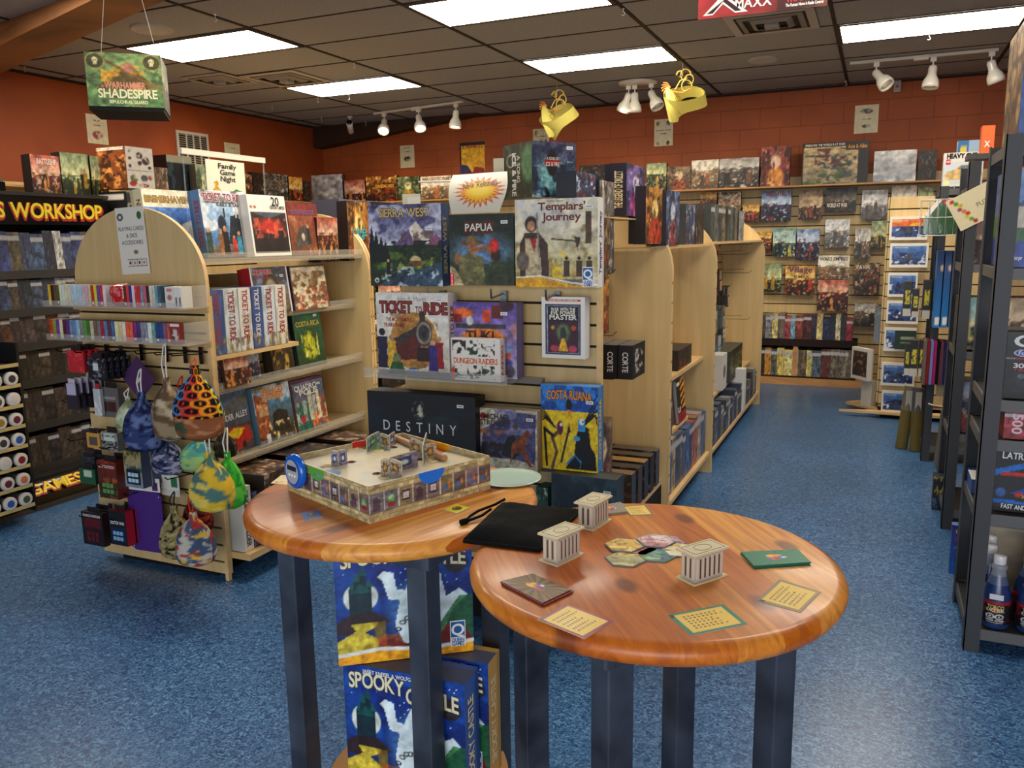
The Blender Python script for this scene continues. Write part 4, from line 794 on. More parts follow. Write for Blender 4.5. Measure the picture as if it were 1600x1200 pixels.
# Dungeon Raiders
cv = Cv(70, 56, (236, 230, 216))
for k in range(6): cv.noise((44, 70, 50) if k % 2 else (50, 30, 30), 12, .5, 30+k, .95, y0=.58 if k < 3 else .04, y1=.95 if k < 3 else .36, x0=.02+.3*(k % 3), x1=.3+.3*(k % 3))
cv.rect(0, 0, .06, .3, (214, 70, 50))
BY('small white raiders card game standing before the purple game', (706, 529, 782, 583), 2.71, .05, cv, (226, 214, 206), [('DUNGEON RAIDERS', .5, .47, .13, (214, 90, 40), dict(w=.9))], z=.984, sticker=(.8, .82), group=G1, spine=('RAIDERS', (170, 50, 40)))
# War with the evil power master
cv = Cv(66, 90, (232, 228, 214)).rect(.09, .06, .9, .88, (40, 52, 84)).rect(.12, .08, .87, .86, (150, 160, 180)).rect(.14, .09, .85, .85, (24, 18, 30)).rect(.14, .1, .85, .6, (84, 34, 60), .8).ell(.5, .42, .2, .18, (110, 130, 90), .4).ell(.5, .4, .09, .14, (60, 70, 60), .3).poly([(.38, .12), (.47, .33), (.53, .33), (.62, .12)], (226, 180, 60)).noise((60, 120, 60), 9, .55, 3, .8, y0=.3, y1=.55, x0=.16, x1=.4).ell(.74, .5, .07, .05, (200, 100, 40), .3).ell(.26, .5, .05, .04, (190, 150, 60), .3).ell(.3, .16, .12, .07, (190, 80, 100), .4).ell(.72, .16, .12, .07, (190, 80, 100), .4).rect(.1, .925, .9, .965, (196, 70, 60))
BY('narrow white adventure game with dark framed picture, at right of the second row', (847, 464, 914, 560), 2.82, .06, cv, (214, 216, 220), [('CHOOSE YOUR OWN ADVENTURE', .5, .945, .022, (240, 230, 220), dict(w=.66)), ('WAR WITH THE', .5, .8, .055, (236, 230, 214), dict(w=.56)), ('EVIL POWER', .5, .74, .06, (236, 230, 214), dict(w=.56)), ('MASTER', .5, .67, .075, (236, 230, 214), dict(w=.62)), ], group=G1)
# Destiny
cv = Cv(60, 40, (14, 16, 20)).noise((26, 44, 56), 4, .5, 3, .8, y0=.3, y1=.8).noise((60, 74, 70), 5, .62, 5, .6, y0=.2, y1=.7).ring(.49, .76, .055, .13, .08, (110, 110, 104)).ell(.5, .77, .022, .08, (206, 204, 180), .3).ell(.505, .7, .03, .04, (206, 204, 180), .3)
BY('long black game box with white widely spaced letters, low on the middle gondola', (578, 616, 744, 712), 2.68, .09, cv, (20, 22, 24), [('DESTINY', .49, .5, .15, (222, 222, 218), dict(w=.68, bold=0, gap=.6))], z=.66, sticker=(.87, .86), group=G1)
m = M(); m.box(-.28, .28, -.1, .1, 0, .015, mat='maple_edge'); m.T = T(); m.build('display_ledge', gB, loc=(-.37, -.12, .64))
# Michael Strogoff
cv = Cv(80, 90, (206, 196, 170)).poly([(.02, .2), (.1, .66), (.35, .8), (.5, .97), (.98, .95), (.96, .14), (.6, .2)], (96, 96, 130)).noise((190, 120, 80), 4, .5, 4, .8, y0=.4, y1=.65, x0=.05).noise((150, 150, 180), 5, .5, 5, .7, y0=.6, x0=.3).noise((50, 40, 44), 8, .5, 6, .9, y0=.2, y1=.45, x0=.06, x1=.6)
cv.poly([(.4, .25), (.5, .55), (.62, .6), (.72, .3), (.6, .2)], (40, 40, 40)).ell(.64, .72, .05, .05, (110, 90, 70), .2).poly([(.54, .1), (.58, .45), (.76, .62), (.84, .7), (.9, .62), (.82, .5), (.8, .36), (.92, .1), (.86, .1), (.74, .3), (.62, .3)], (140, 84, 50)).ell(.1, .87, .06, .06, (180, 40, 50), .2).spec(.3, 16, 4)
BY('board game with a rider on a brown horse, behind the left table', (748, 640, 840, 736), 2.72, .07, cv, (150, 130, 110), [('MICHAEL', .33, .87, .085, (60, 40, 34), dict(w=.44)), ('STROGOFF', .3, .77, .085, (60, 40, 34), dict(w=.5))], z=.645, sticker=(.88, .86), group=G1)
# Costa Ruana
cv = Cv(80, 106).grad((246, 210, 40), (240, 200, 30), 0, .72).noise((250, 226, 90), 30, .52, 6, .7, y1=.7).grad((60, 130, 200), (70, 150, 220), .7, 1.).noise((40, 80, 150), 6, .5, 4, .8, y0=.7)
k_ = (26, 22, 26)
for q_ in range(5): cv.line([(.72, .52), (.84+.03*q_, .68), (.99, .92-.09*q_)], .012, k_); cv.line([(.26, .5), (.16-.02*q_, .6), (.01, .74-.04*q_)], .01, k_)
cv.poly([(.56, .02), (.6, .26), (.64, .46), (.72, .56), (.84, .52), (.88, .3), (.96, .22), (.98, .02)], k_).rect(.66, .48, .78, .62, (70, 160, 210)).ell(.72, .59, .05, .045, (245, 245, 245), .2).ell(.74, .59, .015, .015, k_, .3).ell(.64, .39, .07, .035, (90, 170, 214), .3).poly([(.44, .08), (.6, .2), (.72, .12), (.7, .04)], (70, 150, 200)).poly([(.46, .06), (.6, .17), (.7, .1), (.68, .02), (.44, .02)], k_)
cv.ell(.34, .5, .06, .09, (110, 50, 90), .2).ell(.36, .54, .03, .025, (245, 245, 245), .3).line([(.3, .45), (.2, .38), (.28, .22), (.2, .02)], .03, (120, 90, 60)).line([(.22, .4), (.06, .48), (.08, .3), (.1, .05)], .025, k_).line([(.5, .5), (.36, .1)], .02, k_).poly([(.5, .56), (.46, .44), (.53, .46)], k_).ell(.5, .78, .06, .08, k_, .3).ell(.5, .7, .05, .025, (240, 150, 90), .3)
BY('blue and yellow cartoon game with two black figures, right of the rider game', (846, 603, 934, 730), 2.77, .07, cv, (70, 130, 190), [('COSTA RUANA', .5, .88, .1, (236, 150, 40), dict(w=.78, out=(90, 40, 30), arc=.015))], z=.655, sticker=(.86, .82), group=G1, spine=('COSTA RUANA', (240, 190, 60)))
m = M(); m.box(-.13, .13, -.1, 0, -.012, 0, (60, 56, 52), 'gloss'); m.build('black_ledge', gB, loc=(.27, -.02, .65))
# Mythic + legacy boxes on the base deck
cv = Cv(50, 40, (30, 44, 54)).grad((20, 30, 40), (50, 66, 76)).noise((90, 120, 124), 4, .6, 3, .5)
BY('dark teal strategy box with outlined letters, on the base deck behind the black bag', (862, 745, 963, 822), 2.72, .1, cv, (44, 58, 66), [('MYTHIC', .44, .5, .28, (150, 160, 140), dict(w=.6, out=(20, 30, 36))), ], z=.29, sticker=(.86, .86), group='boxes on the base of the middle gondola', top=(70, 74, 70))
cv = Cv(50, 40, (24, 30, 44)).noise((40, 70, 110), 4, .52, 3, .8).noise((90, 60, 50), 5, .6, 4, .8)
0 and BXX('dark legacy game box lying at the end of the lowest deck, beside the teal box', (968, 738, 1042, 795), -.97, .38, cv, (54, 46, 44), (), z=.29, group='boxes on the base of the middle gondola', top=(90, 76, 64))
BY('green numbered game box peeking out beside the dark teal box', (838, 762, 856, 800), 2.76, .08, art(3, ((30, 110, 80), (24, 90, 70), (14, 40, 34), (220, 226, 210), (20, 30, 30)), 20, 30, 'battle'), (30, 90, 70), [('11', .5, .2, .3, (240, 240, 236), dict(out=(10, 14, 14)))], z=.4, group='boxes on the base of the middle gondola')
# top: Song of Ice and Fire box and neighbours
cv = Cv(70, 80).grad((60, 90, 110), (50, 56, 80)).noise((110, 110, 130), 8, .5, 3, .7).ell(.42, .4, .36, .42, (130, 176, 176), .5, .9).noise((30, 40, 56), 6, .55, 6, .8, y1=.6).noise((190, 220, 214), 9, .6, 8, .6, y1=.65).ell(.45, .62, .14, .26, (34, 30, 34), .2).rect(.28, .58, .62, .68, (150, 40, 40)).spec(.3, 16, 4)
def ice(m, w, h):
    pass
P0 = (-1.245, 3.0); w_, h_, _ = fy((832, 232, 898, 316), 3.0)
t = gbox('board_game_box', 'tall dark boxed game with icy cave art, highest box on the middle gondola', .20, .205, .21, cv, (46, 52, 40), (-1.143, 2.985, 1.66), math.radians(55), 0, [('ICE & FIRE', .46, .6, .07, (200, 196, 190), dict(w=.3)), ('A SONG OF', .46, .7, .05, (200, 196, 190), dict(w=.26))], sticker=(.85, .9), group='boxes on top of the middle gondola')
m = M(); m.T = T(-.1008, .21, 0, rz=-PI/2)
cl = Cv(40, 56).grad((44, 48, 36), (60, 64, 50)).noise((90, 96, 70), 8, .55, 4, .7).ell(.9, .62, .3, .4, (110, 150, 110), .3, .8).ring(.28, .7, .14, .11, .15, (180, 176, 150)); m.pic(cl, 0, .21, 0, .205)
m.T = m.T@T(.105, -.001, .11)@Matrix.Rotation(PI/2, 4, 'Y'); m.text('A SONG', 0, .012, .022, (206, 200, 176), .1); m.text('ICE & FIRE', .02, -.02, .028, (226, 230, 220), .16); m.build('printed_side', t)
G2 = 'boxes on top of the middle gondola'
PAL = dict(brown=((150, 120, 90), (96, 70, 46), (44, 30, 22), (214, 190, 150), (170, 80, 40)), fire=((214, 150, 60), (140, 70, 30), (50, 24, 16), (250, 216, 120), (200, 60, 30)), green=((140, 160, 120), (74, 96, 50), (30, 44, 24), (220, 222, 160), (190, 150, 50)), blue=((110, 140, 190), (50, 70, 110), (20, 26, 50), (206, 220, 240), (150, 60, 60)), grey=((170, 168, 160), (110, 106, 98), (48, 46, 44), (226, 222, 210), (130, 100, 70)), dark=((60, 56, 60), (36, 34, 34), (16, 14, 16), (130, 120, 104), (120, 60, 34)), cream=((226, 214, 186), (190, 168, 126), (96, 76, 54), (246, 240, 222), (176, 110, 60)), violet=((130, 110, 170), (90, 70, 130), (36, 26, 60), (210, 200, 230), (190, 90, 150)), teal=((110, 170, 170), (50, 100, 100), (18, 40, 44), (210, 236, 226), (220, 200, 90)), red=((190, 90, 70), (120, 40, 34), (50, 18, 18), (240, 200, 170), (230, 150, 60)), silver=((196, 198, 200), (150, 150, 150), (90, 90, 92), (240, 240, 238), (120, 110, 100)))
sd = [100]
def A(pal, kind='scene', nx=36, ny=36): sd[0] += 7; return art(sd[0], PAL[pal], nx, ny, kind)
for lab, px, X, z, d, pal, kind, tl in (
    ('dark blue game box with a small white square, right of the ice cave box', (900, 270, 932, 330), -1.03, 1.60, .08, 'blue', 'battle', []),
    ('box with a yellow round sticker below the dark blue one, behind the knight game', (936, 283, 960, 386), -1.02, 1.36, .07, 'grey', 'battle', []),
    ('tall brown box of dragon adventures with violet cover, on top of the middle row', (978, 258, 1008, 345), -1.02, 1.60, .10, 'violet', 'portrait', []),
    ('red and yellow painted game box right of the violet one', (1008, 293, 1037, 380), -.97, 1.475, .08, 'fire', 'portrait', []),
    ('deep blue ghostly game box right of the red and yellow one', (1040, 298, 1061, 383), -.95, 1.465, .10, 'blue', 'portrait', [])):
    w, h, l = fx(px, X); h += l[2]-z; nm = gbox('board_game_box', lab, w-.01, h, d, A(pal, kind, 30, 50), tuple(v*.6 for v in PAL[pal][2]), (l[0], l[1], z), PI/2, 0, tl, group=G2, left=True, spine=('THE LEGEND OF DRIZZT', (214, 196, 150)) if 'dragon' in lab else None)
# fill shelf under the top boxes of B
m = M(); m.box(.02, .30, .02, .95, 1.585, 1.59, mat='maple_edge'); m.box(.02, .33, .95, 1.09, 1.455, 1.46, mat='maple_edge'); m.build('top_shelf', gB)
sd2 = random.Random(5)
def spine_cv(c, seed, dark=(30, 26, 24)):
    R = random.Random(seed); v = Cv(6, 26, c); v.noise(tuple(min(255, q_*1.35+20) for q_ in c), 5, .55, seed, .7).noise(dark, 7, .55, seed+3, .6)
    if R.random() < .6: v.rect(0, .8, 1, .9, tuple(255-q_*.4 for q_ in c), .7)
    return v
def spines(rowname, n, p0, p1, z, hgt, dep, cols, name, cat, labf, facing, hj=.0, text=None, gap=.0, fill=1.0, lean=0, minw=0):
    """n boxes standing side by side from p0 to p1 (xy), spine outward; facing = rotation about z"""
    p0, p1 = Vector(p0), Vector(p1); L = (p1-p0).length; R = random.Random(len(rowname)*13+n); ws = [R.uniform(.75, 1.3) for _ in range(n)]; s_ = L*fill/sum(ws); x = 0; out = []
    for k in range(n):
        wd = ws[k]*s_; c = cols[k % len(cols)]; pt = p0+(p1-p0)*((x+wd/2)/L); h = hgt*(1-R.uniform(0, hj)); m = M(); m.T = Matrix.Rotation(-lean, 4, 'X'); ww = wd-.0015
        m.pic(spine_cv(c, k*17+n, dark=tuple(v*.3 for v in c)), -ww/2, ww/2, 0, h); m.box(-ww/2, ww/2, 0, dep, 0, h, tuple(v*.8 for v in c), 'print', 'xXYzZ', cols={'Z': tuple(min(255, v*.9+14) for v in c)})
        if text and text[k % len(text)]:
            T0 = m.T.copy(); m.T = m.T@T(0, 0, h*.55)@Matrix.Rotation(PI/2, 4, 'Y'); tx, tc = text[k % len(text)]; m.text(tx, 0, 0, min(ww*.55, .03), tc, h*.7, y=-.0008); m.T = T0
        o = m.build(name, loc=(pt.x, pt.y, z), rot=(0, 0, facing), label=labf(k), cat=cat, group=rowname); out.append(o); x += wd
    return out
ORD = ['first', 'second', 'third', 'fourth', 'fifth', 'sixth', 'seventh', 'eighth', 'ninth', 'tenth', 'eleventh', 'twelfth', 'thirteenth', 'fourteenth', 'fifteenth', 'sixteenth', 'seventeenth', 'eighteenth', 'nineteenth', 'twentieth', 'twenty-first', 'twenty-second', 'twenty-third', 'twenty-fourth', 'twenty-fifth', 'twenty-sixth', 'twenty-seventh', 'twenty-eighth', 'twenty-ninth', 'thirtieth', 'thirty-first', 'thirty-second', 'thirty-third', 'thirty-fourth', 'thirty-fifth', 'thirty-sixth', 'thirty-seventh', 'thirty-eighth', 'thirty-ninth', 'fortieth']
def cname(c):
    r, g, b_ = c; mx_, mn = max(c), min(c)
    if mx_ < 50: return 'black'
    if mx_-mn < 26: return 'white' if mn > 205 else 'pale grey' if mn > 160 else 'grey' if mn > 90 else 'dark grey'
    if r == mx_:
        if g > .8*r: return 'yellow' if b_ < .6*r and r > 150 else 'cream' if r > 190 else 'khaki'
        if b_ > g*1.15: return 'pink' if r > 170 else 'maroon'
        if g > .55*r: return 'tan' if r > 150 else 'brown'
        return ('orange' if g > .4*r else 'red') if r > 140 else ('brown' if g > .5*r else 'dark red')
    if g == mx_: return 'green' if b_ < .85*g else 'teal'
    if r > .75*b_ and g < .8*b_: return 'violet'
    return 'light blue' if b_ > 190 else 'blue' if b_ > 110 else 'navy blue'
def lab(fmt): return lambda k, cols=None: fmt
def hook(label, loc, rz, L=.2, group='wire display hooks'):
    m = M(); m.tube([(-.012, 0, .0), (-.012, -L, .0), (-.012, -L-.02, .018)], .0022, 5, (96, 92, 86), 'metal'); m.tube([(.012, 0, .02), (.012, -L*.8, .03)], .0018, 5, (96, 92, 86), 'metal'); m.box(-.018, .018, -.008, 0, -.02, .03, (40, 38, 36), 'gloss')
    return m.build('wire_hook', loc=loc, rot=(0, 0, rz), label=label, cat='hook', group=group)
# rear part of gondola B's top: row of dark card game boxes
spines('dark card game boxes on top of the far middle gondola', 9, (-.97, 5.25), (-.97, 6.3), 1.476, .235, .2, [(60, 66, 64), (84, 92, 88), (50, 58, 60), (110, 100, 80), (40, 44, 46)], 'card_game_box', 'card game', lambda k: '%s black spined card game from the near end atop the far middle gondola' % ORD[k], PI/2, text=None)
for k, (px, X, z, pal) in enumerate((((1062, 303, 1078, 352), -.97, 1.475, 'blue'), ((1078, 305, 1092, 352), -.97, 1.475, 'dark'), ((1138, 336, 1150, 362), -.97, 1.476, 'silver'))):
    w, h, l = fx(px, X); y = l[1]
    if k < 2: y = 4.55+.26*k+.1
    else: y = 6.5
    gbox('card_game_box', ('light blue fronted card game box left of the dark spined row', 'dark card game box with pictures, just left of the dark spined row', 'small blister edged box at the far end of the dark spined row')[k], .24, .22, .07, A(pal, 'battle', 16, 24), (50, 54, 56), (-.97, y, 1.465 if k < 2 else 1.476), PI/2, 0, group='boxes on top of the middle gondola')
m = M(); m.box(.02, .36, .02, 1.17, 1.45, 1.464, mat='maple_edge'); m.build('top_shelf', gB2)
# bay 0 (right side of gondola B)
XF = -1.08
G3 = 'games hanging on the right side of the first middle gondola'
gbox('board_game_box', 'orange painted game box face-out on the side hooks, above the grey clock box', .25, .24, .06, A('fire', 'portrait', 24, 30), (70, 44, 24), (-1.0, 3.10, 1.12), PI/2, 0, group=G3)
gbox('board_game_box', 'dark lantern game box on upper side hooks behind the knight game', .22, .2, .06, A('brown', 'portrait', 24, 24), (60, 46, 34), (-1.0, 3.12, 1.385), PI/2, 0, group=G3)
gbox('board_game_box', 'dark card game box with a white arch, above the three black boxes', .13, .19, .05, Cv(20, 30, (30, 30, 32)).noise((60, 60, 60), 5, .5, 3).ell(.6, .35, .22, .3, (206, 206, 200), .2), (30, 30, 32), (-1.0, 3.07, .985), PI/2, 0, [('CORTE', .5, .85, .16, (210, 206, 196), dict(w=.8))], group=G3)
gbox('board_game_box', 'tall golden narrow game box at the edge beside the blue and yellow game', .12, .3, .05, A('fire', 'portrait', 16, 30), (90, 70, 40), (-.99, 2.975, .72), PI/2, 0, group=G3)
gbox('board_game_box', 'brown game box with golden figures, face-out behind the blue and yellow game', .24, .30, .06, A('brown', 'portrait', 24, 30), (80, 60, 40), (-.98, 3.10, .47), PI/2, 0, group=G3)
for k in range(3):
    cv = Cv(24, 24, (34, 34, 36)).noise((200, 196, 186), 9, .52, 5, .9, x0=.2, x1=.8, y0=.15, y1=.85)
    m = M(); w_ = .062; h_ = .145; m.box(-w_/2, w_/2, 0, .20, 0, h_, (22, 22, 24), 'print', cols={'Z': (70, 66, 62)})
    m.text('CORTE', 0, 0, .02, (220, 216, 206), .09, y=-.0008) if False else None
    T0 = m.T.copy(); m.T = T(0, 0, h_/2)@Matrix.Rotation(PI/2, 4, 'Y'); m.text('CORTE', 0, 0, .024, (222, 218, 208), .085, y=-.0010); m.T = T0
    m.T = T(w_/2, 0, 0, rz=PI/2); m.pic(cv, 0, .20, 0, h_, -.0008); m.T = T0
    y0 = 3.31
    m.build('card_game_box', loc=(-1.085+.066*k, y0, .915), rot=(0, 0, 0), label='black card game box on the side hooks, %s of the three' % ('left', 'middle', 'right')[k], cat='card game', group='three black card game boxes')
for k, (px, py) in enumerate(((960, 380), (975, 480), (1003, 580), (985, 693), (970, 712), (1170, 375), (1170, 400), (1168, 455), (1165, 545))):
    X = -1.27; p = (X, 3.3, 0)
    if k < 5: z = (1.36, 1.10, .91, .62, .50)[k]; y = (3.3, 3.32, 3.34, 3.3, 3.12)[k]
    else: z = (1.44, 1.36, 1.2, .8)[k-5]; y = (7.3, 7.2, 7.3, 7.3)[k-5]
    hook('wire display hook on the side of the %s middle gondola, %s from the top' % ('first' if k < 5 else 'far', ORD[k if k < 5 else k-5]), (X, y, z), PI/2, .26)
# more flat boxes on the base of bay 0
for k in range(3):
    m = M(); w_ = .30; m.box(-w_/2, w_/2, 0, .36, 0, .055, ((66, 54, 44), (40, 36, 36), (96, 70, 44))[k], 'print', cols={'Z': ((120, 96, 70), (60, 52, 50), (176, 130, 60))[k]}); m.pic(A('dark', 'battle', 24, 6), -w_/2, w_/2, 0, .055, -.0006)
    m.build('board_game_box', loc=(-1.1-.012*k, 3.0+.03*k+.0, .292+.42-.42+.0558*k if False else .292), rot=(0, 0, PI/2)) if False else None
for k in range(5):
    m = M(); m.pic(A('dark', 'battle', 24, 16), -.15, .15, 0, .18); m.box(-.15, .15, 0, .07, 0, .18, ((54, 60, 76), (66, 54, 44), (40, 44, 56), (30, 30, 34), (50, 60, 80))[k], 'print', 'xXYzZ', cols={'Z': ((120, 96, 70), (60, 52, 50), (146, 110, 60), (70, 62, 56), (90, 80, 70))[k]})
    m.build('board_game_box', loc=(-1.10, 3.42+.11*k, .287), rot=(0, 0, 0), label='large dark strategy box on the first middle gondola base deck, %s from the front' % ORD[k], cat='board game', group='boxes on the base of the middle gondola')
# bay 1
G4 = 'games on the second middle gondola'
gbox('board_game_box', 'dark box with a red haired figure on the small shelf of the second middle gondola', .36, .115, .2, Cv(40, 20, (34, 30, 30)).noise((150, 76, 40), 6, .55, 4, .9, x1=.5).noise((60, 60, 60), 5, .5, 3), (30, 28, 28), (-1.0, 4.72, .762), PI/2, 0, (), group=G4)
gbox('board_game_box', 'grey tall box hanging at the left edge of the second middle gondola', .2, .34, .06, A('grey', 'portrait', 20, 30), (80, 76, 72), (-1.15, 4.35, .80), PI/2, 0, group=G4)
gbox('comic_book', 'comic book with a dark cover on the mid shelf of the second middle gondola', .18, .26, .03, A('dark', 'portrait', 20, 26), (60, 60, 60), (-.98, 4.34, .49), PI/2, .12, (), group=G4, cat='book')
cv = Cv(30, 40, (40, 34, 34)).rect(.45, .3, 1, 1, (226, 160, 50))
for k in range(5): cv.poly([(.45, .3+.16*k), (1, .42+.16*k), (1, .5+.16*k), (.45, .38+.16*k)], (40, 30, 28))
cv.rect(0, 0, 1, .22, (150, 30, 44)).rect(.1, .86, .4, .93, (230, 230, 226))
gbox('comic_book', 'comic book with orange and black warning stripes on the second middle gondola', .2, .24, .10, cv, (150, 146, 140), (-.98, 4.60, .47), PI/2, .1, [('1.1', .2, .3, .12, (240, 240, 236), dict(w=.25))], group=G4, cat='book')
shelf_board(gB2, .02, .75, .46, .02, .33, acr=False)
spines('book boxes on the base of the second middle gondola', 13, (-.955, 4.07), (-.955, 5.17), .142, .31, .24, [(60, 90, 130), (70, 96, 136), (160, 140, 100), (50, 70, 100), (96, 80, 70), (60, 84, 120), (70, 90, 130), (56, 80, 120), (150, 80, 60), (140, 96, 84), (160, 140, 130)], 'book_box', 'boxed book', lambda k: '%s spine from the near end on the base of the second middle gondola' % ORD[k], PI/2, hj=.12, text=None)
spines('thin books on the mid shelf of the second middle gondola', 6, (-.96, 4.07), (-.96, 4.24), .462, .22, .2, [(70, 80, 100), (130, 120, 110), (60, 66, 86)], 'thin_book', 'book', lambda k: '%s thin book from the near divider on the second middle gondola' % ORD[k], PI/2, hj=.1)
# far bay: blister packs on hooks + base boxes
spines('war game boxes on the base of the far middle gondola', 22, (-.94, 5.30), (-.94, 7.45), .127, .26, .22, [(52, 60, 76), (88, 92, 96), (56, 66, 90), (120, 116, 104), (48, 52, 60), (70, 80, 100), (150, 146, 134)], 'war_game_box', 'board game', lambda k: '%s upright war game spine from the near end of the far middle gondola base' % ORD[k], PI/2, hj=.45)
gbox('board_game_box', 'blank white box end sticking up among the far base boxes', .10, .34, .26, Cv(6, 6, (222, 220, 210)), (214, 212, 204), (-.925, 6.66, .127), PI/2, 0, group='far base boxes')
gbox('board_game_box', 'green and black military box on the low shelf of the far middle gondola', .62, .24, .16, Cv(40, 20, (40, 44, 36)).noise((120, 130, 60), 6, .52, 4, .9, y0=.25, y1=.75).rect(0, 0, 1, .2, (24, 22, 20)).rect(0, .85, 1, 1, (24, 22, 20)), (60, 62, 56), (-.995, 6.62, .402), PI/2, 0, group='far base boxes')
gbox('board_game_box', 'white sided box with a grey emblem left of the military box', .2, .26, .16, Cv(20, 20, (206, 206, 200)).ell(.5, .5, .3, .2, (110, 112, 116), .2), (190, 190, 186), (-.99, 6.05, .402), PI/2, 0, group='far base boxes')
k = 0
for (y, z, n_, cc) in ((5.7, 1.22, 5, (60, 50, 46)), (6.0, .98, 8, (96, 104, 100)), (6.5, .98, 7, (110, 116, 110)), (6.2, .78, 8, (110, 122, 132)), (6.7, .78, 6, (84, 92, 96)), (6.0, .58, 6, (90, 96, 92)), (6.6, 1.25, 5, (90, 50, 44)), (7.0, 1.1, 5, (70, 64, 60))):
    m = M()
    for q_ in range(n_):
        yy = -.02-.026*q_; m.box(-.06, .06, yy-.016, yy, -.17, 0, tuple(v*.8 for v in cc), 'print'); m.box(-.052, .052, yy-.018, yy-.0162, -.075, -.005, (206, 208, 200) if q_ % 2 else (60, 66, 70), 'gloss'); m.box(-.045, .045, yy-.024, yy-.0165, -.16, -.085, tuple(min(255, v*1.3) for v in cc), 'shrinkwrap')
    m.tube([(0, 0, .004), (0, -.03*n_, .004), (0, -.03*n_-.015, .02)], .002, 5, (80, 78, 74), 'metal')
    m.build('blister_pack_row', loc=(-1.275, y, z), rot=(0, 0, PI/2), label='%s blister packs hanging on the far middle gondola, %s' % (cname(cc), ('topmost near the divider', 'upper middle left', 'upper middle right', 'lower middle left', 'lower middle right', 'lowest', 'top beyond the first row', 'highest at the far end')[k]), cat='blister packs', group='blister packs on the far middle gondola'); k += 1

# ---------------------------------------------------------------- gondola A, right side
G5 = 'family games on top of the left gondola'; XA = -2.75
def wagon(m, w, h): pass
cv = Cv(80, 80, (232, 222, 190)).grad((70, 110, 180), (110, 150, 210), 0, .75).poly([(.55, .0), (.62, .5), (.95, .62), (1, 0)], (226, 230, 236)).noise((226, 232, 240), 4, .58, 3, .6, y1=.7).poly([(.3, .05), (.42, .36), (.56, .4), (1, .02)], (206, 214, 220)).ell(.3, .46, .13, .17, (190, 180, 170), .2).ell(.28, .56, .12, .08, (70, 66, 70), .2).ell(.25, .46, .05, .05, (200, 150, 120), .3).poly([(.12, .0), (.16, .34), (.36, .36), (.44, .0)], (120, 130, 150)).ell(.44, .52, .04, .06, (200, 150, 120), .3).rect(0, .75, 1, 1, (234, 226, 200)).spec(.2, 14, 4)
BXX('cream and blue harbour board game at the left end of the top shelf', (236, 297, 324, 390), -2.93, .07, cv, (226, 214, 170), [('BREMERHAVEN', .42, .86, .09, (190, 150, 80), dict(w=.76, out=(70, 50, 30)))], lean=.1, z=1.445, group=G5, left=True, spine=('BREMERHAVEN', (90, 70, 40)))
cv = Cv(80, 90).grad((90, 130, 180), (190, 214, 236), .2, .8).noise((236, 240, 244), 4, .52, 3, .8, y0=.4).poly([(.5, .2), (.6, .62), (.85, .66), (.96, .5), (.94, .2)], (52, 58, 66)).ell(.4, .5, .1, .14, (40, 50, 66), .2).rect(.46, .6, .49, .74, (60, 60, 66)).rect(.72, .6, .76, .82, (206, 200, 190)).rect(.8, .58, .84, .8, (206, 200, 190)).rect(0, 0, 1, .12, (120, 100, 84))
for x, h_, c_ in ((.08, .42, (60, 80, 70)), (.34, .4, (150, 110, 70)), (.44, .44, (46, 34, 30)), (.62, .3, (176, 70, 60)), (.74, .36, (90, 160, 190)), (.9, .45, (40, 36, 40))): cv.man(x, .04, h_, c_)
cv.spec(.2, 14, 6)
BXX('light blue train and ship game on the top shelf of the left gondola', (325, 298, 395, 391), -2.78, .07, cv, (84, 126, 176), [('TICKET TO RIDE', .5, .9, .11, (150, 40, 50), dict(w=.9, out=(236, 236, 240))), ('RAILS & SAILS', .62, .79, .05, (70, 60, 60), dict(w=.56))], lean=.1, z=1.445, group=G5, left=True, spine=('TICKET TO RIDE', (150, 40, 40)))
cv = Cv(60, 70, (236, 234, 226)).rect(.05, .05, .97, .72, (50, 36, 36)).ell(.5, .48, .45, .2, (190, 60, 50), .6).noise((226, 120, 90), 6, .55, 4, .7, y0=.3, y1=.62, x0=.06, x1=.96).noise((26, 22, 24), 9, .5, 6, .9, y0=.05, y1=.42, x0=.06, x1=.96).poly([(.06, .72), (.5, .62), (.96, .72)], (90, 100, 110)).ell(.08, .8, .04, .03, (190, 130, 80), .2).ell(.17, .8, .04, .03, (190, 130, 80), .2)
BXX('white bordered game with a red burning sky on the top shelf', (398, 305, 456, 394), XA+.03, .06, cv, (226, 222, 214), [('20', .72, .9, .14, (40, 36, 36), dict(w=.2)), ('CENTURY LIMITED', .76, .8, .05, (60, 50, 50), dict(w=.4))], lean=.1, z=1.445, group=G5)
cv = Cv(60, 70).grad((120, 76, 50), (150, 90, 70), 0, .75).noise((180, 130, 90), 5, .55, 3, .7).poly([(.1, .1), (.3, .5), (.6, .6), (.7, .2)], (90, 84, 80)).ell(.42, .34, .06, .08, (190, 180, 160), .2).rect(0, .75, 1, 1, (130, 56, 50)).man(.6, .2, .4, (60, 50, 46)).spec(.2, 10, 4)
BXX('brown railway game at the right end of the top shelf beside the dome', (458, 317, 504, 396), XA+.03, .07, cv, (110, 60, 46), [('TRANS EUROPA', .5, .82, .07, (60, 50, 120), dict(w=.8, out=(196, 130, 120)))], lean=.1, z=1.445, group=G5)
G6 = 'board games on the shelves of the left gondola'
cv = Cv(40, 60, (220, 220, 226)).rect(.04, .04, .96, .96, (70, 100, 150)).grad((150, 110, 80), (110, 150, 190), 0, 1).noise((80, 70, 70), 4, .5, 3, .7).ell(.5, .55, .26, .36, (90, 74, 60), .2).ell(.5, .55, .16, .24, (170, 160, 140), .3).noise((60, 110, 60), 6, .52, 8, .9, y1=.3).rect(0, 0, .03, 1, (226, 226, 230)).rect(.97, 0, 1, 1, (226, 226, 230))
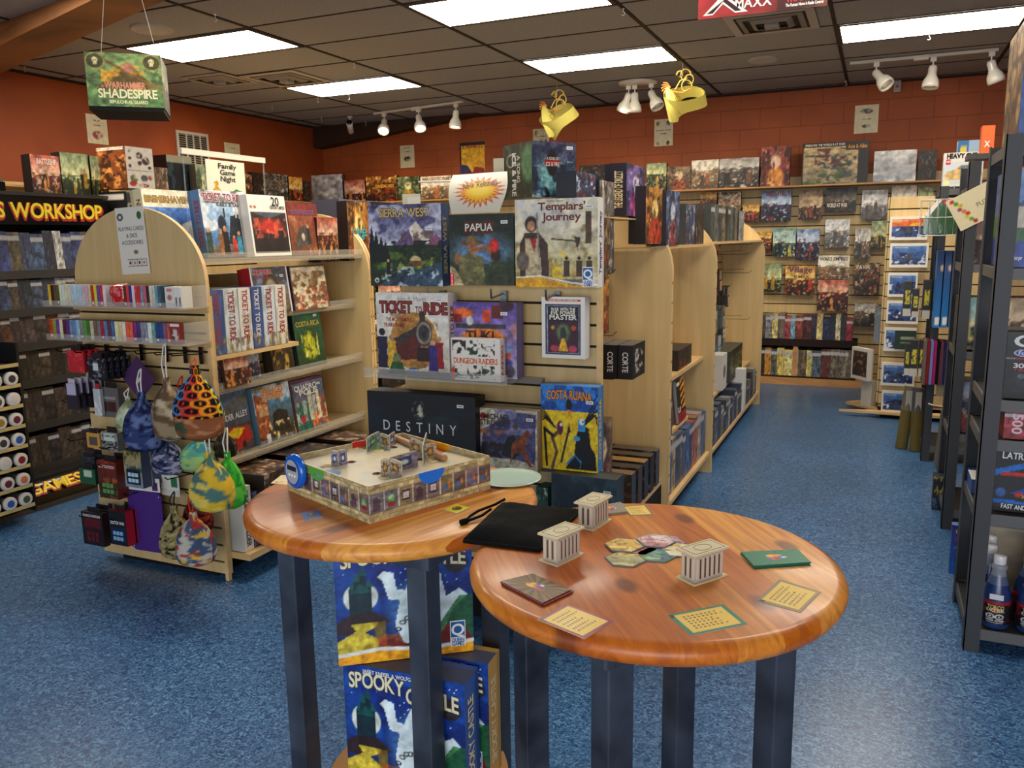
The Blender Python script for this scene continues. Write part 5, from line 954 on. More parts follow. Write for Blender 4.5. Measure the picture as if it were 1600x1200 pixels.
BXX('blue game with a stone rock arch and a red side panel', (400, 417, 458, 485), -2.68, .075, cv, (170, 36, 44), [('KIPPER', .32, .9, .09, (170, 50, 60), dict(w=.5, out=(220, 200, 190))), ('BAGS', .3, .8, .08, (170, 50, 60), dict(w=.36))], lean=.12, z=1.168, group=G6, left=True, sticker=(.82, .8))
BXX('sepia game with an old town crowd right of the rock arch game', (461, 414, 516, 475), -2.68, .075, Cv(56, 60, (206, 196, 170)).noise((120, 84, 60), 9, .46, 3, .9, y1=.6).noise((176, 90, 60), 10, .56, 4, .8, y1=.5).noise((130, 100, 70), 5, .5, 6, .8, y0=.5, y1=.85).rect(0, 0, .03, 1, (90, 76, 80)).rect(.97, 0, 1, 1, (90, 76, 80)).rect(0, .96, 1, 1, (90, 76, 80)).spec(.25, 14, 4), (60, 54, 70), lean=.12, z=1.168, group=G6, left=True)
cv = Cv(40, 60).grad((60, 50, 40), (70, 60, 50)).noise((206, 176, 90), 7, .55, 3, .9, y0=.05, y1=.55).noise((110, 90, 50), 4, .5, 5, .7).rect(.1, .7, .7, .86, (190, 140, 40), .6)
BXX('brown game with yellow village lights behind the train spines', (428, 497, 462, 578), -2.72, .06, cv, (60, 50, 40), (), lean=.12, z=.862, group=G6, sticker=(.8, .82))
cv = Cv(46, 60).grad((40, 70, 40), (50, 110, 96)).ell(.5, .4, .32, .3, (190, 190, 70), .3).noise((50, 70, 30), 8, .52, 4, .9, x0=.1, x1=.9, y0=.1, y1=.7).noise((220, 220, 130), 9, .62, 6, .8, x0=.2, x1=.8, y0=.2, y1=.6).poly([(.4, .86), (.5, .96), (.62, .86)], (60, 110, 50))
BXX('dark green jungle game at the right end of the third shelf', (468, 488, 511, 566), -2.70, .07, cv, (20, 44, 40), [('COSTA RICA', .5, .8, .09, (206, 190, 70), dict(w=.84, out=(20, 50, 44)))], lean=.12, z=.862, group=G6, left=True, sticker=(.8, .93))
BXX('small reddish game below the train spines shelf', (354, 550, 392, 592), -2.66, .05, A('red', 'scene', 26, 26), (110, 70, 50), lean=.12, z=.862, group=G6)
BXX('light blue edged game right of the small reddish one', (386, 548, 409, 583), -2.71, .05, A('blue', 'scene', 16, 26), (150, 180, 206), (), lean=.12, z=.862, group=G6)
BXX('dark blue game at the left end beneath the train spines', (334, 558, 353, 600), -2.68, .05, A('blue', 'battle', 16, 26), (40, 50, 80), lean=.1, z=.862, group=G6)
cv = Cv(50, 60).grad((70, 74, 80), (120, 150, 186), .3, 1).poly([(0, .62), (1, .72), (1, .95), (.5, .8), (0, .84)], (110, 116, 120)).rect(0, 0, 1, .46, (80, 76, 80)).noise((150, 150, 150), 8, .55, 3, .6, y1=.5).poly([(.04, .14), (.12, .34), (.45, .44), (.9, .4), (.98, .2), (.6, .06), (.2, .04)], (176, 44, 36)).poly([(.2, .3), (.5, .42), (.8, .38), (.6, .24)], (216, 190, 50)).poly([(.06, .26), (.2, .38), (.34, .4), (.2, .26)], (60, 130, 80)).rect(.2, .1, .4, .16, (200, 200, 190)).ell(.2, .08, .07, .06, (26, 24, 24), .3).ell(.72, .12, .07, .07, (26, 24, 24), .3)
BXX('stock car racing game with a red and yellow car behind the cloth bags', (342, 612, 400, 700), -2.72, .06, cv, (70, 76, 84), [('THUNDER ALLEY', .48, .6, .09, (232, 232, 232), dict(w=.92, rot=.05))], lean=.14, z=.525, group=G6)
cv = Cv(80, 80).grad((70, 60, 40), (110, 170, 214), .1, .9).noise((220, 230, 236), 4, .55, 3, .7, y0=.55).poly([(.02, .16), (.02, .9), (.2, .82), (.36, .74), (.34, .34), (.2, .1)], (150, 90, 60)).rect(.1, .5, .34, .68, (206, 176, 140), .8).noise((214, 160, 120), 16, .55, 5, .8, x0=.04, x1=.36, y0=.3, y1=.76).poly([(.4, .2), (.44, .5), (.6, .56), (.84, .5), (.86, .16)], (50, 44, 44)).ell(.5, .4, .06, .1, (30, 28, 30), .2).noise((226, 206, 150), 12, .58, 7, .9, y0=.06, y1=.36, x0=.2).ell(.64, .76, .1, .05, (150, 110, 90), .3).rect(.2, .03, .3, .18, (206, 214, 220)).spec(.25, 16, 5)
BXX('old west locomotive game, left of the city skyline game', (408, 600, 465, 690), -2.70, .08, cv, (110, 150, 180), [('CHICAGO', .5, .89, .1, (214, 110, 40), dict(w=.62, out=(240, 220, 160))), ('EXPRESS', .52, .8, .1, (214, 110, 40), dict(w=.56, out=(240, 220, 160)))], lean=.14, z=.525, group=G6, left=True)
cv = Cv(60, 80).grad((150, 96, 90), (90, 120, 150), .1, .9).poly([(0, .0), (.05, .5), (.4, .6), (.5, 0)], (60, 110, 100)).noise((190, 206, 190), 9, .5, 3, .8, y0=.15, y1=.6)
for x, h_, c_ in ((.3, .6, (150, 170, 160)), (.5, .74, (206, 200, 180)), (.62, .66, (170, 180, 176)), (.76, .72, (222, 206, 170)), (.9, .6, (150, 90, 70))): cv.rect(x-.05, .2, x+.05, h_, c_)
cv.noise((214, 120, 60), 8, .55, 6, .9, y0=.05, y1=.35, x0=.5).ell(.2, .25, .1, .1, (190, 60, 80), .4).rect(0, .93, 1, 1, (90, 60, 110)).spec(.25, 14, 6)
BXX('city skyline game with white block letters at the end of the low shelf', (468, 590, 515, 668), -2.70, .07, cv, (130, 90, 90), [('QUADRO', .42, .84, .1, (236, 234, 226), dict(w=.72)), ('POLIS', .5, .74, .1, (236, 234, 226), dict(w=.6))], lean=.14, z=.525, group=G6, sticker=(.85, .85))
# train game spines on the protruding shelf
cols = [((70, 96, 150), (150, 60, 70)), ((206, 216, 214), (150, 50, 44)), ((222, 218, 208), (150, 50, 44)), ((60, 90, 150), (214, 210, 200)), ((206, 216, 220), (150, 50, 44)), ((226, 220, 206), (150, 50, 44))]
y = 2.70
for k, (c1, c2) in enumerate(cols):
    w_ = (.090, .088, .08, .07, .086, .08)[k]; m = M(); h_ = .285
    cv = Cv(10, 60, c1).noise(tuple(v*.75 for v in c1), 4, .5, k, .6).noise((110, 90, 70), 6, .5, k+9, .8, y1=.22).noise((190, 170, 90), 8, .6, k+3, .7, y1=.25); m.pic(cv, -w_/2+.001, w_/2-.001, 0, h_)
    m.box(-w_/2+.001, w_/2-.001, 0, .22, 0, h_, tuple(v*.95 for v in c1), 'print', 'xXYzZ'); T0 = m.T.copy(); m.T = T(0, 0, h_*.58)@Matrix.Rotation(PI/2, 4, 'Y'); m.text('TICKET TO RIDE', 0, 0, w_*.42, c2, h_*.78, y=-.001); m.T = T0
    m.build('train_game_box', loc=(-2.635, y+w_/2, 1.022), rot=(0, 0, PI/2), label='%s train game spine from the left on the pine shelf, %s with %s letters' % (ORD[k], cname(c1), cname(c2)), cat='board game', group='train game spines on the pine shelf'); y += w_+.004
# flat stacked boxes on the base deck of gondola A
zz = {}
for k, (y, pal, hh, w_) in enumerate(((2.95, 'dark', .06, .26), (2.96, 'cream', .05, .28), (3.25, 'dark', .065, .28), (3.26, 'grey', .05, .29), (3.25, 'red', .05, .27), (3.58, 'dark', .07, .28), (3.58, 'brown', .05, .28), (3.57, 'dark', .05, .27), (3.6, 'brown', .05, .2), (2.95, 'grey', .06, .27), (3.25, 'dark', .06, .27), (2.94, 'brown', .05, .25))):
    hh *= 1.5; key = 2.9 if y < 3 else (3.2 if y < 3.4 else 3.6); z = zz.get(key, .133); m = M(); m.pic(A(pal, 'battle', 24, 6), -w_/2, w_/2, 0, hh, 0); m.box(-w_/2, w_/2, 0, .3, 0, hh, tuple(v*.8 for v in PAL[pal][2]), 'print', 'xXYz')
    m.T = T(0, 0, hh)@Matrix.Rotation(-PI/2, 4, 'X'); m.pic(A(pal, 'battle', 20, 20), -w_/2, w_/2, 0, .3, 0)
    m.build('board_game_box', loc=(-2.50, y, z), rot=(0, 0, PI/2+.03*(k % 3-1)), label='%s flat game box under the left gondola, %s of the %s pile' % (cname(PAL[pal][1]), ORD[sum(1 for q_ in zz.get('n', []) if q_ == key)]+' from bottom', {2.9: 'near', 3.0: 'near', 3.2: 'middle', 3.6: 'far'}[key]), cat='board game', group='flat boxes on the left gondola base'); zz[key] = z+hh+.001; zz.setdefault('n', []).append(key)
m = M(); m.pic(Cv(12, 60, (222, 216, 200)), -.03, .03, 0, .3)
m.T = T(0, 0, .15)@Matrix.Rotation(PI/2, 4, 'Y'); m.text('KINGDOM BUILDER', 0, 0, .028, (40, 36, 40), .26, y=-.001); m.T = T(); m.box(-.03, .03, 0, .2, 0, .3, (200, 196, 186), 'print', 'xXYzZ'); m.build('board_game_box', loc=(-2.54, 2.74, .132), rot=(0, 0, PI/2), label='white upright game spine with dark letters at the near foot of the left gondola', cat='board game')
gbox('board_game_box', 'dark blue box face-out beside the white upright spine at the left gondola foot', .07, .26, .05, A('blue', 'battle', 12, 26), (30, 34, 50), (-2.54, 2.81, .132), PI/2)

# ---------------------------------------------------------------- gondola A, end panel
t = thing('paper_sign', 'white paper sign reading playing cards and dice accessories on the dome panel', 'sign', (-3.0, 2.664, 1.38))
cv = Cv(60, 100, (226, 222, 210)).ring(.15, .86, .08, .04, .5, (90, 90, 90)).ell(.83, .87, .09, .065, (70, 110, 60), .2).ell(.58, .33, .1, .04, (110, 110, 90), .5).rect(.24, .12, .92, .22, (60, 56, 56)).rect(.25, .13, .91, .21, (226, 222, 212))
for k in range(4): cv.ell(.33+.165*k, .17, .045, .028, ((60, 60, 66), (190, 120, 110))[k % 2], .3).rect(.415+.165*k, .125, .42+.165*k, .215, (60, 56, 56))
m = M(); m.T = T(ry=-.04); m.pic(cv, -.085, .085, 0, .29)
for i, (s_, w_) in enumerate((('PLAYING CARDS', .15), ('& DICE', .066), ('ACCESSORIES', .128))): m.text(s_, 0, .198-.03*i, .017, (50, 50, 54), w_, bold=0)
m.box(-.085, .085, .0005, .0015, 0, .29, (220, 216, 206)); m.build('printed_sheet', t)
def tray(z, y=2.52, x0=-3.44, x1=-2.6):
    t = thing('acrylic_tray', 'clear acrylic tray on the left end panel, %s one' % ('upper' if z > 1.15 else 'lower'), 'tray', (-3.02, 2.668, z), group='clear trays of card decks')
    m = M(); a, b_ = x0+3.02, x1+3.02; m.box(a, b_, -.145, 0, -.006, -.002, (226, 222, 206), 'acrylic'); m.box(a, b_, -.145, -.142, -.006, .022, (230, 226, 214), 'acrylic'); m.box(b_-.003, b_, -.145, 0, -.006, .09, (230, 226, 214), 'acrylic'); m.build('clear_shelf', t)
    m = M(); m.box(a+.02, b_, -.008, 0.0, -.03, .0, (190, 160, 110), 'gloss'); m.build('rear_rail', t)
tray(1.245); tray(1.095)
r1 = [(232, 174, 40), (40, 34, 34), (110, 66, 44), (70, 90, 44), (222, 226, 190), (226, 230, 206), (214, 206, 160), (224, 204, 170), (176, 206, 220), (176, 206, 220), (170, 200, 214), (176, 206, 216), (216, 176, 184), (206, 170, 190), (214, 190, 130), (196, 50, 40), (216, 206, 60), (90, 70, 140), (196, 40, 60), (226, 220, 214), (90, 40, 40), (220, 60, 60), (60, 50, 120), (220, 214, 210), (196, 60, 60), (206, 50, 60), (110, 130, 150), (190, 90, 110), (56, 40, 46), (214, 200, 160), (190, 186, 176), (96, 150, 160), (60, 90, 100), (46, 70, 80)]
r2 = [(190, 60, 30), (130, 150, 50), (110, 60, 150), (226, 220, 170), (90, 30, 40), (80, 60, 120), (110, 120, 150), (90, 130, 170), (150, 190, 206), (110, 120, 120), (90, 140, 60), (60, 110, 50), (196, 186, 150), (110, 90, 70), (120, 110, 110), (160, 40, 60), (90, 120, 160), (90, 50, 70), (70, 100, 140), (230, 220, 170), (222, 190, 130), (226, 216, 190), (230, 84, 50), (226, 90, 60), (120, 40, 110), (60, 50, 100), (120, 120, 130), (130, 140, 150), (226, 222, 210), (90, 150, 130), (36, 60, 120), (40, 66, 126), (120, 80, 110), (170, 80, 60)]
def decks(cols, x0, x1, z, h, row):
    n = len(cols); x = x0; R = random.Random(n)
    for k, c in enumerate(cols):
        wd = (x1-x0)/n; m = M(); m.pic(Cv(4, 12, c).noise(tuple(min(255, v*1.3+20) for v in c), 4, .55, k, .6), -wd/2+.0008, wd/2-.0008, 0, h); m.box(-wd/2+.0008, wd/2-.0008, 0, .062, 0, h, tuple(v*.9 for v in c), 'print', 'xXYzZ')
        if k % 3 == 0: m.q([(-wd*.3, h*.1), (wd*.3, h*.1), (wd*.3, h*.22), (-wd*.3, h*.22)], (236, 234, 226))
        m.build('card_deck', loc=(x+wd/2, 2.545, z), label='%s playing card deck, %s from the left on the %s clear tray' % (cname(c), ORD[k], row), cat='playing cards', group='card decks on the %s clear tray' % row); x += wd
decks(r1[:20], -3.425, -3.06, 1.244, .092, 'upper'); decks(r1[20:], -2.955, -2.72, 1.244, .092, 'upper'); decks(r2, -3.44, -2.70, 1.094, .086, 'lower')
m = M(); P = np.zeros((13, 17, 3)); q1 = fbm(13, 17, 3, 4)
for i in range(13):
    for k in range(17):
        u, v = k/16, i/12; e = min(1, 6*min(u, 1-u, v, 1-v)); P[i, k] = ((u-.5)*.095*(1-.25*max(0, v-.7)), -.03*e*(.5+q1[i, k]), v*.10)
cc = Cv(16, 12, (200, 30, 36)).noise((226, 110, 100), 4, .6, 4, .8).noise((180, 160, 140), 3, .5, 8, .9, y0=.8); m.grid(P, cc.A, 'shrinkwrap', True); m.box(-.04, .04, .0, .01, 0, .09, (150, 24, 28), 'gloss'); m.build('dice_bag', loc=(-3.008, 2.585, 1.244), label='clear bag of red dice standing between the card decks on the upper tray', cat='bag')
for k in range(3):
    m = M(); m.pic(Cv(12, 20, (226, 222, 212)).ell(.5, .5, .3, .16, (170, 60, 50), .3, .7).rect(.2, .8, .8, .9, (190, 60, 60), .6) if k == 0 else Cv(6, 20, (230, 228, 220)).rect(.3, .1, .7, .5, (60, 60, 60), .8), *((-.025, .025) if k == 0 else (-.009, .009)), 0, .088); w_ = .025 if k == 0 else .009
    m.box(-w_, w_, 0, .06, 0, .088, (220, 216, 206), 'print', 'xXYzZ'); m.build('card_deck', loc=(-2.69+(.0, .036, .056)[k], 2.545, 1.244), label='white card box at the right end of the upper tray, %s' % ('face-out with a red crest', 'spine-out beside the face-out one', 'outermost spine')[k], cat='playing cards', group='card decks on the upper clear tray')
m = M(); cv = Cv(20, 30, (150, 44, 40)).rect(.1, .82, .9, .96, (226, 220, 210)).ell(.5, .42, .38, .34, (206, 196, 180), .3).noise((60, 30, 34), 7, .5, 4, .8, x0=.2, x1=.8, y0=.1, y1=.7); m.pic(cv, -.03, .03, 0, .09); m.box(-.03, .03, 0, .02, 0, .09, (120, 40, 36), 'print', 'xXYzZ'); m.build('card_deck', loc=(-2.672, 2.54, 1.094), label='red card box shown face-out at the right end of the lower tray', cat='playing cards', group='card decks on the lower clear tray')

# hanging goods on the end panel
EY = 2.655
def peg(x, z, L=.16): 
    m = M(); m.box(-.010, .010, -.006, 0, -.045, .03, (24, 22, 22), 'gloss'); m.tube([(0, -.004, .0), (0, -L, .012), (0, -L-.012, .024)], .0028, 5, (30, 28, 28), 'metal'); m.build('peg_hook', loc=(x, EY, z), label='black peg hook on the left end panel, %d cm above floor, %s' % (round(z*100), ('far left', 'left', 'centre left', 'centre', 'centre right', 'right', 'far right')[int(min(6, max(0, (x+3.4)/.115)))]), cat='hook', group='black peg hooks')
for x, z in ((-3.33, 1.03), (-3.22, 1.03), (-3.0, 1.04), (-2.85, 1.04), (-2.74, 1.04), (-2.65, 1.04), (-3.33, .80), (-3.2, .84), (-3.32, .62), (-3.12, .60), (-3.3, .44), (-3.14, .52), (-3.0, .40), (-3.3, .26), (-3.1, .27), (-2.74, .50), (-2.66, .60), (-2.63, .45)): peg(x, z)
def hanger(label, px, Y, dep, col, cv=None, n=1, pitch=.014, cat='accessory', name='hanging_pack', mat='print', tab=None, group=None, title=None, windows=0, side=None):
    w, h, l = fy(px, Y); t = thing(name, label, cat, l, (0, 0, 0), group)
    m = M(); cv = cv or Cv(14, 18, col).noise(tuple(min(255, v*1.5+20) for v in col), 5, .6, int(px[0]), .6); m.pic(cv, -w/2, w/2, 0, h, 0, mat); m.box(-w/2, w/2, 0, dep, 0, h, side or tuple(v*.85 for v in col), mat, 'xXYzZ')
    if title: m.text(title[0], 0, h*title[1], title[2], title[3], w*.8, y=-.001)
    m.build('pack_body', t)
    if windows:
        m = M(); 
        for r in range(2):
            for q_ in range(3): x = (-.2+.2*q_)*w; z = h*(.2+.16*r); s_ = w*.08; m.box(x-s_, x+s_, -.003, -.0006, z-s_, z+s_, windows, 'gloss')
        m.build('dice_window', t)
    m = M(); tc_ = tab or (30, 28, 30); m.box(-w*.3, w*.3, dep*.45, dep*.45+.002, h, h+.022, tc_, 'print'); m.build('hang_tab', t)
    for k in range(1, n):
        dup(t, (l[0]+.004*k, l[1]+(dep+pitch)*k if dep+pitch < 0.05 else l[1]+.05*k, l[2]), None, label+', %s copy back' % ORD[k])
    return t
GA = 'small accessories hanging on the left end panel'
hanger('red plastic deck sleeve pack at top left of the end panel', (108, 548, 133, 582), 2.52, .012, (190, 40, 50), n=3, pitch=.02, group=GA)
hanger('black floral deck box pack right of the red sleeves', (139, 560, 166, 594), 2.47, .012, (36, 38, 44), Cv(24, 24, (34, 36, 44)).noise((150, 156, 166), 10, .56, 3, .8).rect(.3, .45, .62, .75, (206, 214, 216)), n=5, pitch=.016, group=GA)
hanger('dark green pack beside the black deck boxes', (186, 548, 196, 585), 2.60, .01, (40, 70, 50), group=GA)
hanger('violet and black sleeve pack with a pale label at left', (106, 600, 123, 640), 2.47, .01, (40, 36, 46), Cv(16, 24, (44, 40, 52)).rect(.1, .55, .9, 1, (186, 180, 206)), n=5, pitch=.02, group=GA, tab=(190, 186, 200))
hanger('clear tube of white dice beside the grey dice case', (149, 608, 160, 649), 2.52, .015, (190, 194, 196), mat='gloss', group=GA, tab=(170, 40, 50))
hanger('grey dice case with a brown cube window', (160, 606, 188, 652), 2.54, .03, (96, 92, 92), Cv(20, 24, (100, 98, 98)).rect(.2, .2, .8, .5, (70, 46, 40)).rect(.2, .6, .8, .7, (150, 146, 146)), group=GA, mat='gloss')
hanger('orange framed dice pack at the left edge', (137, 677, 157, 700), 2.55, .01, (206, 150, 70), Cv(14, 14, (210, 154, 74)).rect(.2, .2, .8, .75, (90, 84, 76)), group=GA, mat='gloss')
hanger('clear cube full of black and white dice', (160, 676, 185, 704), 2.54, .04, (120, 122, 116), Cv(20, 20, (150, 150, 144)).noise((30, 30, 34), 9, .46, 4, .9, y1=.5).rect(.2, .55, .85, .95, (206, 222, 206)), group=GA, mat='shrinkwrap', title=('DICE', .8, .01, (40, 60, 50)))
hanger('green and black hobby pack at the lower left edge', (126, 733, 150, 756), 2.50, .02, (34, 70, 50), Cv(16, 16, (40, 90, 60)).rect(.3, .5, .8, .9, (190, 206, 180)), n=2, pitch=.02, group=GA, mat='gloss')
hanger('black card pack above the green hobby pack', (128, 714, 149, 733), 2.52, .008, (40, 42, 48), n=2, pitch=.04, group=GA)
DB = 'boxed dice sets hanging on the left end panel'
hanger('red topped dice box with green dice at the left', (157, 722, 186, 779), 2.50, .05, (110, 40, 30), Cv(24, 40, (44, 40, 30)).grad((50, 60, 40), (130, 46, 30)).noise((206, 110, 60), 6, .6, 3, .6), n=2, cat='dice set', name='dice_box', title=('BATTLETECH', .86, .012, (230, 220, 206)), windows=(96, 150, 80), group=DB)
hanger('silver dice box with castle scene and pale blue dice', (197, 706, 224, 762), 2.50, .06, (110, 120, 136), Cv(24, 40).grad((140, 160, 180), (170, 150, 90)).noise((60, 76, 60), 6, .5, 3, .8, y0=.4).rect(.1, .1, .9, .5, (30, 40, 60)), n=2, cat='dice set', name='dice_box', windows=(176, 214, 230), group=DB, side=(60, 70, 96))
hanger('black dice box with dark red dice at the lowest left', (132, 802, 164, 852), 2.50, .03, (36, 24, 28), Cv(24, 40, (30, 22, 26)).rect(.1, .55, .9, .8, (96, 24, 30)).rect(.15, .1, .85, .5, (60, 20, 26)), n=2, cat='dice set', name='dice_box', title=('SHADOWRUN', .9, .012, (220, 214, 210)), windows=(90, 30, 34), group=DB)
hanger('black dice box with blue dice and red side at the lowest row', (174, 800, 200, 852), 2.50, .045, (34, 30, 40), Cv(24, 40, (24, 26, 36)).rect(.1, .1, .9, .5, (30, 50, 90)), n=2, cat='dice set', name='dice_box', title=('DOCTOR WHO', .66, .014, (230, 226, 224)), windows=(130, 180, 210), group=DB, side=(170, 30, 40))
# purple dice mat with header card
t = thing('dice_mat', 'large purple plastic dice tray mat hanging below a white header card', 'dice tray', (-2.965, 2.56, .13), (0, 0, .05))
m = M(); w_, h_ = .098, .285; m.prism([(-w_, .02), (-w_+.02, 0), (w_-.02, 0), (w_, .02), (w_, h_-.02), (w_-.02, h_), (-w_+.02, h_), (-w_, h_-.02)], 0, .004, (70, 36, 120), 'print'); m.build('mat_sheet', t)
for x in (-w_+.014, w_-.014):
    for z in (.02, h_-.02): m = M(); m.T = T(x, -.001, z, rx=PI/2); m.lathe([(.005, 0), (.004, .002), (.001, .003)], 10, (170, 160, 190), 'metal'); m.build('snap_button', t)
m = M(); cv = Cv(50, 18, (226, 222, 208)).rect(.78, .1, .93, .7, (80, 30, 90)).ring(.5, .7, .12, .12, .4, (50, 50, 50)); m.pic(cv, -.10, .10, .288, .352, -.002); m.text('HO', -.083, .337, .014, (130, 60, 80), .02, y=-.003); m.text('DG', -.083, .318, .014, (130, 60, 80), .02, y=-.003); m.build('header_card', t)
m = M(); m.pic(Cv(20, 14, (222, 218, 206)).rect(.6, .2, .9, .8, (40, 110, 70)), -.0, .11, 0, .07); m.box(-0, .11, .0005, .004, -.03, .07, (206, 200, 190)); m.build('header_card', loc=(-2.9, 2.60, .425), label='white header card with a green square behind the purple mat', cat='card')
m = M(); m.box(-.07, .07, 0, .004, -.07, .07, (74, 40, 84), 'print'); m.box(-.0, .012, -.001, 0, -.02, .015, (210, 200, 206)); m.build('folded_mat', loc=(-2.93, 2.56, .93), rot=(0, PI/4, 0), label='dark purple folded mat hanging as a diamond behind the bags', cat='dice tray')

# cloth dice bags
def pouch(label, px, Y, pal, seed, cord=(220, 216, 206), top=None, rings=None, puff=.8, scale=9, stretch=None):
    x0, y0, x1, y1 = px; w, h, l = fy(px, Y); t = thing('cloth_dice_bag', label, 'bag', l, (0, 0, 0), 'drawstring dice bags on the left end panel')
    R = random.Random(seed); nu, nv = (96, 80) if rings else (48, 40); P = np.zeros((nv+1, nu+1, 3)); f = fbm(nv+1, nu+1, 5, seed)
    for i in range(nv+1):
        v = i/nv; rad = (math.sin(PI*min(1, (1-v)*.62+.02))**.8) if v > .0 else 0; rad = max(.10, math.sin(PI*(.04+.80*(1-v)**.9)) if v > .05 else .75*math.sqrt(v/.05)+.08) if v < 1 else .08
        rad = (1-abs(2*(v**.8)-.78)**2.2*.78) if v < .9 else .16+.05*math.sin(9*v); rad = max(.08, rad); rad = rad*(min(1, v/.10)**.5 if v < .10 else 1)
        for k in range(nu+1):
            a = 2*PI*(k % nu)/nu; pleat = 1+(.10*v)*math.sin(a*7+seed)+.14*(f[i, k % nu]-.5); P[i, k] = (w/2*rad*math.cos(a)*pleat, w/2*puff*rad*math.sin(a)*pleat, h*v)
    cv = Cv(nu, nv, pal[0]).noise(pal[1], scale, .5, seed, .95, .05).noise(pal[2], scale*1.3, .55, seed+5, .9, .05)
    if len(pal) > 3: cv.noise(pal[3], scale, .62, seed+11, .95, .05)
    if rings:
        cv.A[:] = np.array((24, 22, 24)); rc = [(214, 190, 40), (60, 150, 90), (70, 130, 190), (200, 60, 44), (60, 60, 160), (230, 140, 40)]
        q_ = 0
        for i in range(7):
            for k in range(8): cv.ring((k+.5*(i % 2))/8, .36+i*.095, .065, .05, .3, rc[q_ % 6]); cv.ell((k+.5*(i % 2))/8, .36+i*.095, .012, .03, rc[q_ % 6], .5); q_ += 1 if k % 2 else 2
        cv.noise((150, 84, 44), 8, .5, 9, .0); msk = (cv.Y < .36).astype(float); base = Cv(nu, nv, (140, 86, 56)).noise((60, 80, 60), 7, .55, 3, .9).noise((190, 130, 90), 9, .55, 5, .9).A; cv.A = cv.A*(1-msk[..., None])+base*msk[..., None]
    m = M(); m.grid(P, cv.A, 'cloth', True); m.build('bag_body', t)
    zt = top if top is not None else h+.12
    for s_ in (-1, 1):
        m = M(); m.tube([(s_*.006, -.004, h*.93), (s_*.012, -.008, h+(zt-h)*.4), (s_*.006, .004, zt-.01), (0, .01, zt)], .0032, 6, cord, 'cloth'); m.build('drawstring', t)
    m = M(); m.T = T(0, 0, h*.9); m.lathe([(.008, 0), (.012, .006), (.012, .014), (.008, .02)], 10, tuple(v*.9 for v in cord), 'cloth'); m.build('cord_stop', t)
    return t
pouch('green and white banknote patterned cloth bag, leftmost of the upper bags', (188, 620, 222, 676), 2.55, ((170, 180, 140), (120, 134, 100), (210, 214, 186)), 3, top=.20)
pouch('blue paisley cloth bag, largest of the upper left bags', (205, 612, 254, 706), 2.48, ((54, 66, 110), (100, 116, 160), (28, 34, 64)), 5, top=.36, scale=12)
pouch('tan and brown tie-dyed cloth bag beside the blue paisley one', (246, 590, 292, 690), 2.51, ((150, 132, 104), (96, 76, 58), (190, 176, 146)), 7, top=.42, scale=5)
pouch('small blue and white patterned bag below the tan one', (245, 682, 287, 742), 2.54, ((70, 76, 110), (160, 160, 180), (30, 34, 56)), 9, top=.30, scale=14)
pouch('mustard cloth bag half hidden behind the chain link bag', (276, 610, 300, 660), 2.55, ((176, 150, 60), (120, 96, 40), (206, 190, 110)), 11, cord=(170, 40, 40), top=.2)
pouch('multicoloured ring patterned cloth bag with brown lower half', (283, 572, 346, 690), 2.42, ((30, 26, 26), (200, 190, 60), (60, 140, 90)), 13, cord=(214, 90, 50), top=.34, rings=True)
pouch('teal and green tie-dyed cloth bag below the ring patterned bag', (288, 684, 336, 736), 2.50, ((90, 160, 140), (60, 120, 130), (160, 190, 110)), 15, top=.16, scale=4)
pouch('yellow and blue tie-dyed cloth bag at right of the end panel', (306, 706, 364, 800), 2.40, ((206, 170, 50), (70, 110, 110), (230, 200, 90)), 17, top=.36, scale=6)
pouch('bright green cloth bag at the right corner of the end panel', (342, 706, 382, 796), 2.46, ((60, 160, 50), (40, 130, 44), (100, 190, 70)), 19, top=.34, scale=5)
pouch('dark brown printed bag with yellow cord behind the green one', (338, 672, 368, 716), 2.56, ((50, 42, 34), (84, 74, 50), (30, 26, 22)), 21, cord=(190, 180, 90), top=.2)
pouch('black and tan patterned cloth bag in the lowest row', (258, 790, 300, 874), 2.46, ((140, 128, 84), (30, 28, 28), (176, 160, 110)), 23, cord=(40, 40, 40), top=.30, scale=14)
pouch('dark red printed cloth bag behind the lowest row', (294, 768, 331, 832), 2.55, ((110, 40, 36), (60, 24, 24), (170, 70, 50)), 25, cord=(190, 60, 40), top=.26, scale=9)
pouch('comic printed red, blue and white cloth bag, lowest of all', (284, 800, 333, 884), 2.42, ((190, 184, 170), (60, 80, 110), (180, 50, 44), (220, 180, 70)), 27, cord=(200, 60, 40), top=.34, scale=8)
# family game night sign holder
t = thing('sign_holder', 'clear sign holder with a family game night poster on top of the left gondola', 'sign', (-2.92, 3.18, 1.45), (0, 0, PI/2))
m = M(); m.box(-.28, .28, -.006, .006, .462, .488, (226, 220, 200), 'gloss'); m.build('holder_rail', t)
for x in (-.27, .27): m = M(); m.tube([(x, 0, 0), (x, 0, .47)], .004, 6, (190, 186, 176), 'acrylic'); m.build('holder_post', t)
cv = Cv(60, 60, (232, 226, 200)).poly([(.1, .02), (.16, .24), (.2, .3), (.17, .4), (.26, .46), (.3, .38), (.27, .3), (.4, .12), (.4, .02)], (206, 160, 60)).poly([(.36, .02), (.5, .2), (.66, .12), (.62, .02)], (190, 90, 80)).poly([(.6, .02), (.6, .16), (.74, .26), (.94, .18), (.92, .02)], (70, 140, 80))
m = M(); m.pic(cv, -.14, .12, .275, .45, -.006); m.box(-.14, .12, -.0055, -.004, .275, .45, (220, 214, 196))
for i, s_ in enumerate(('Family', 'Game', 'Night')): m.text(s_, .0, .425-.030*i, .023, (40, 36, 36), (.12, .10, .10)[i], y=-.008)
m.build('poster', t)
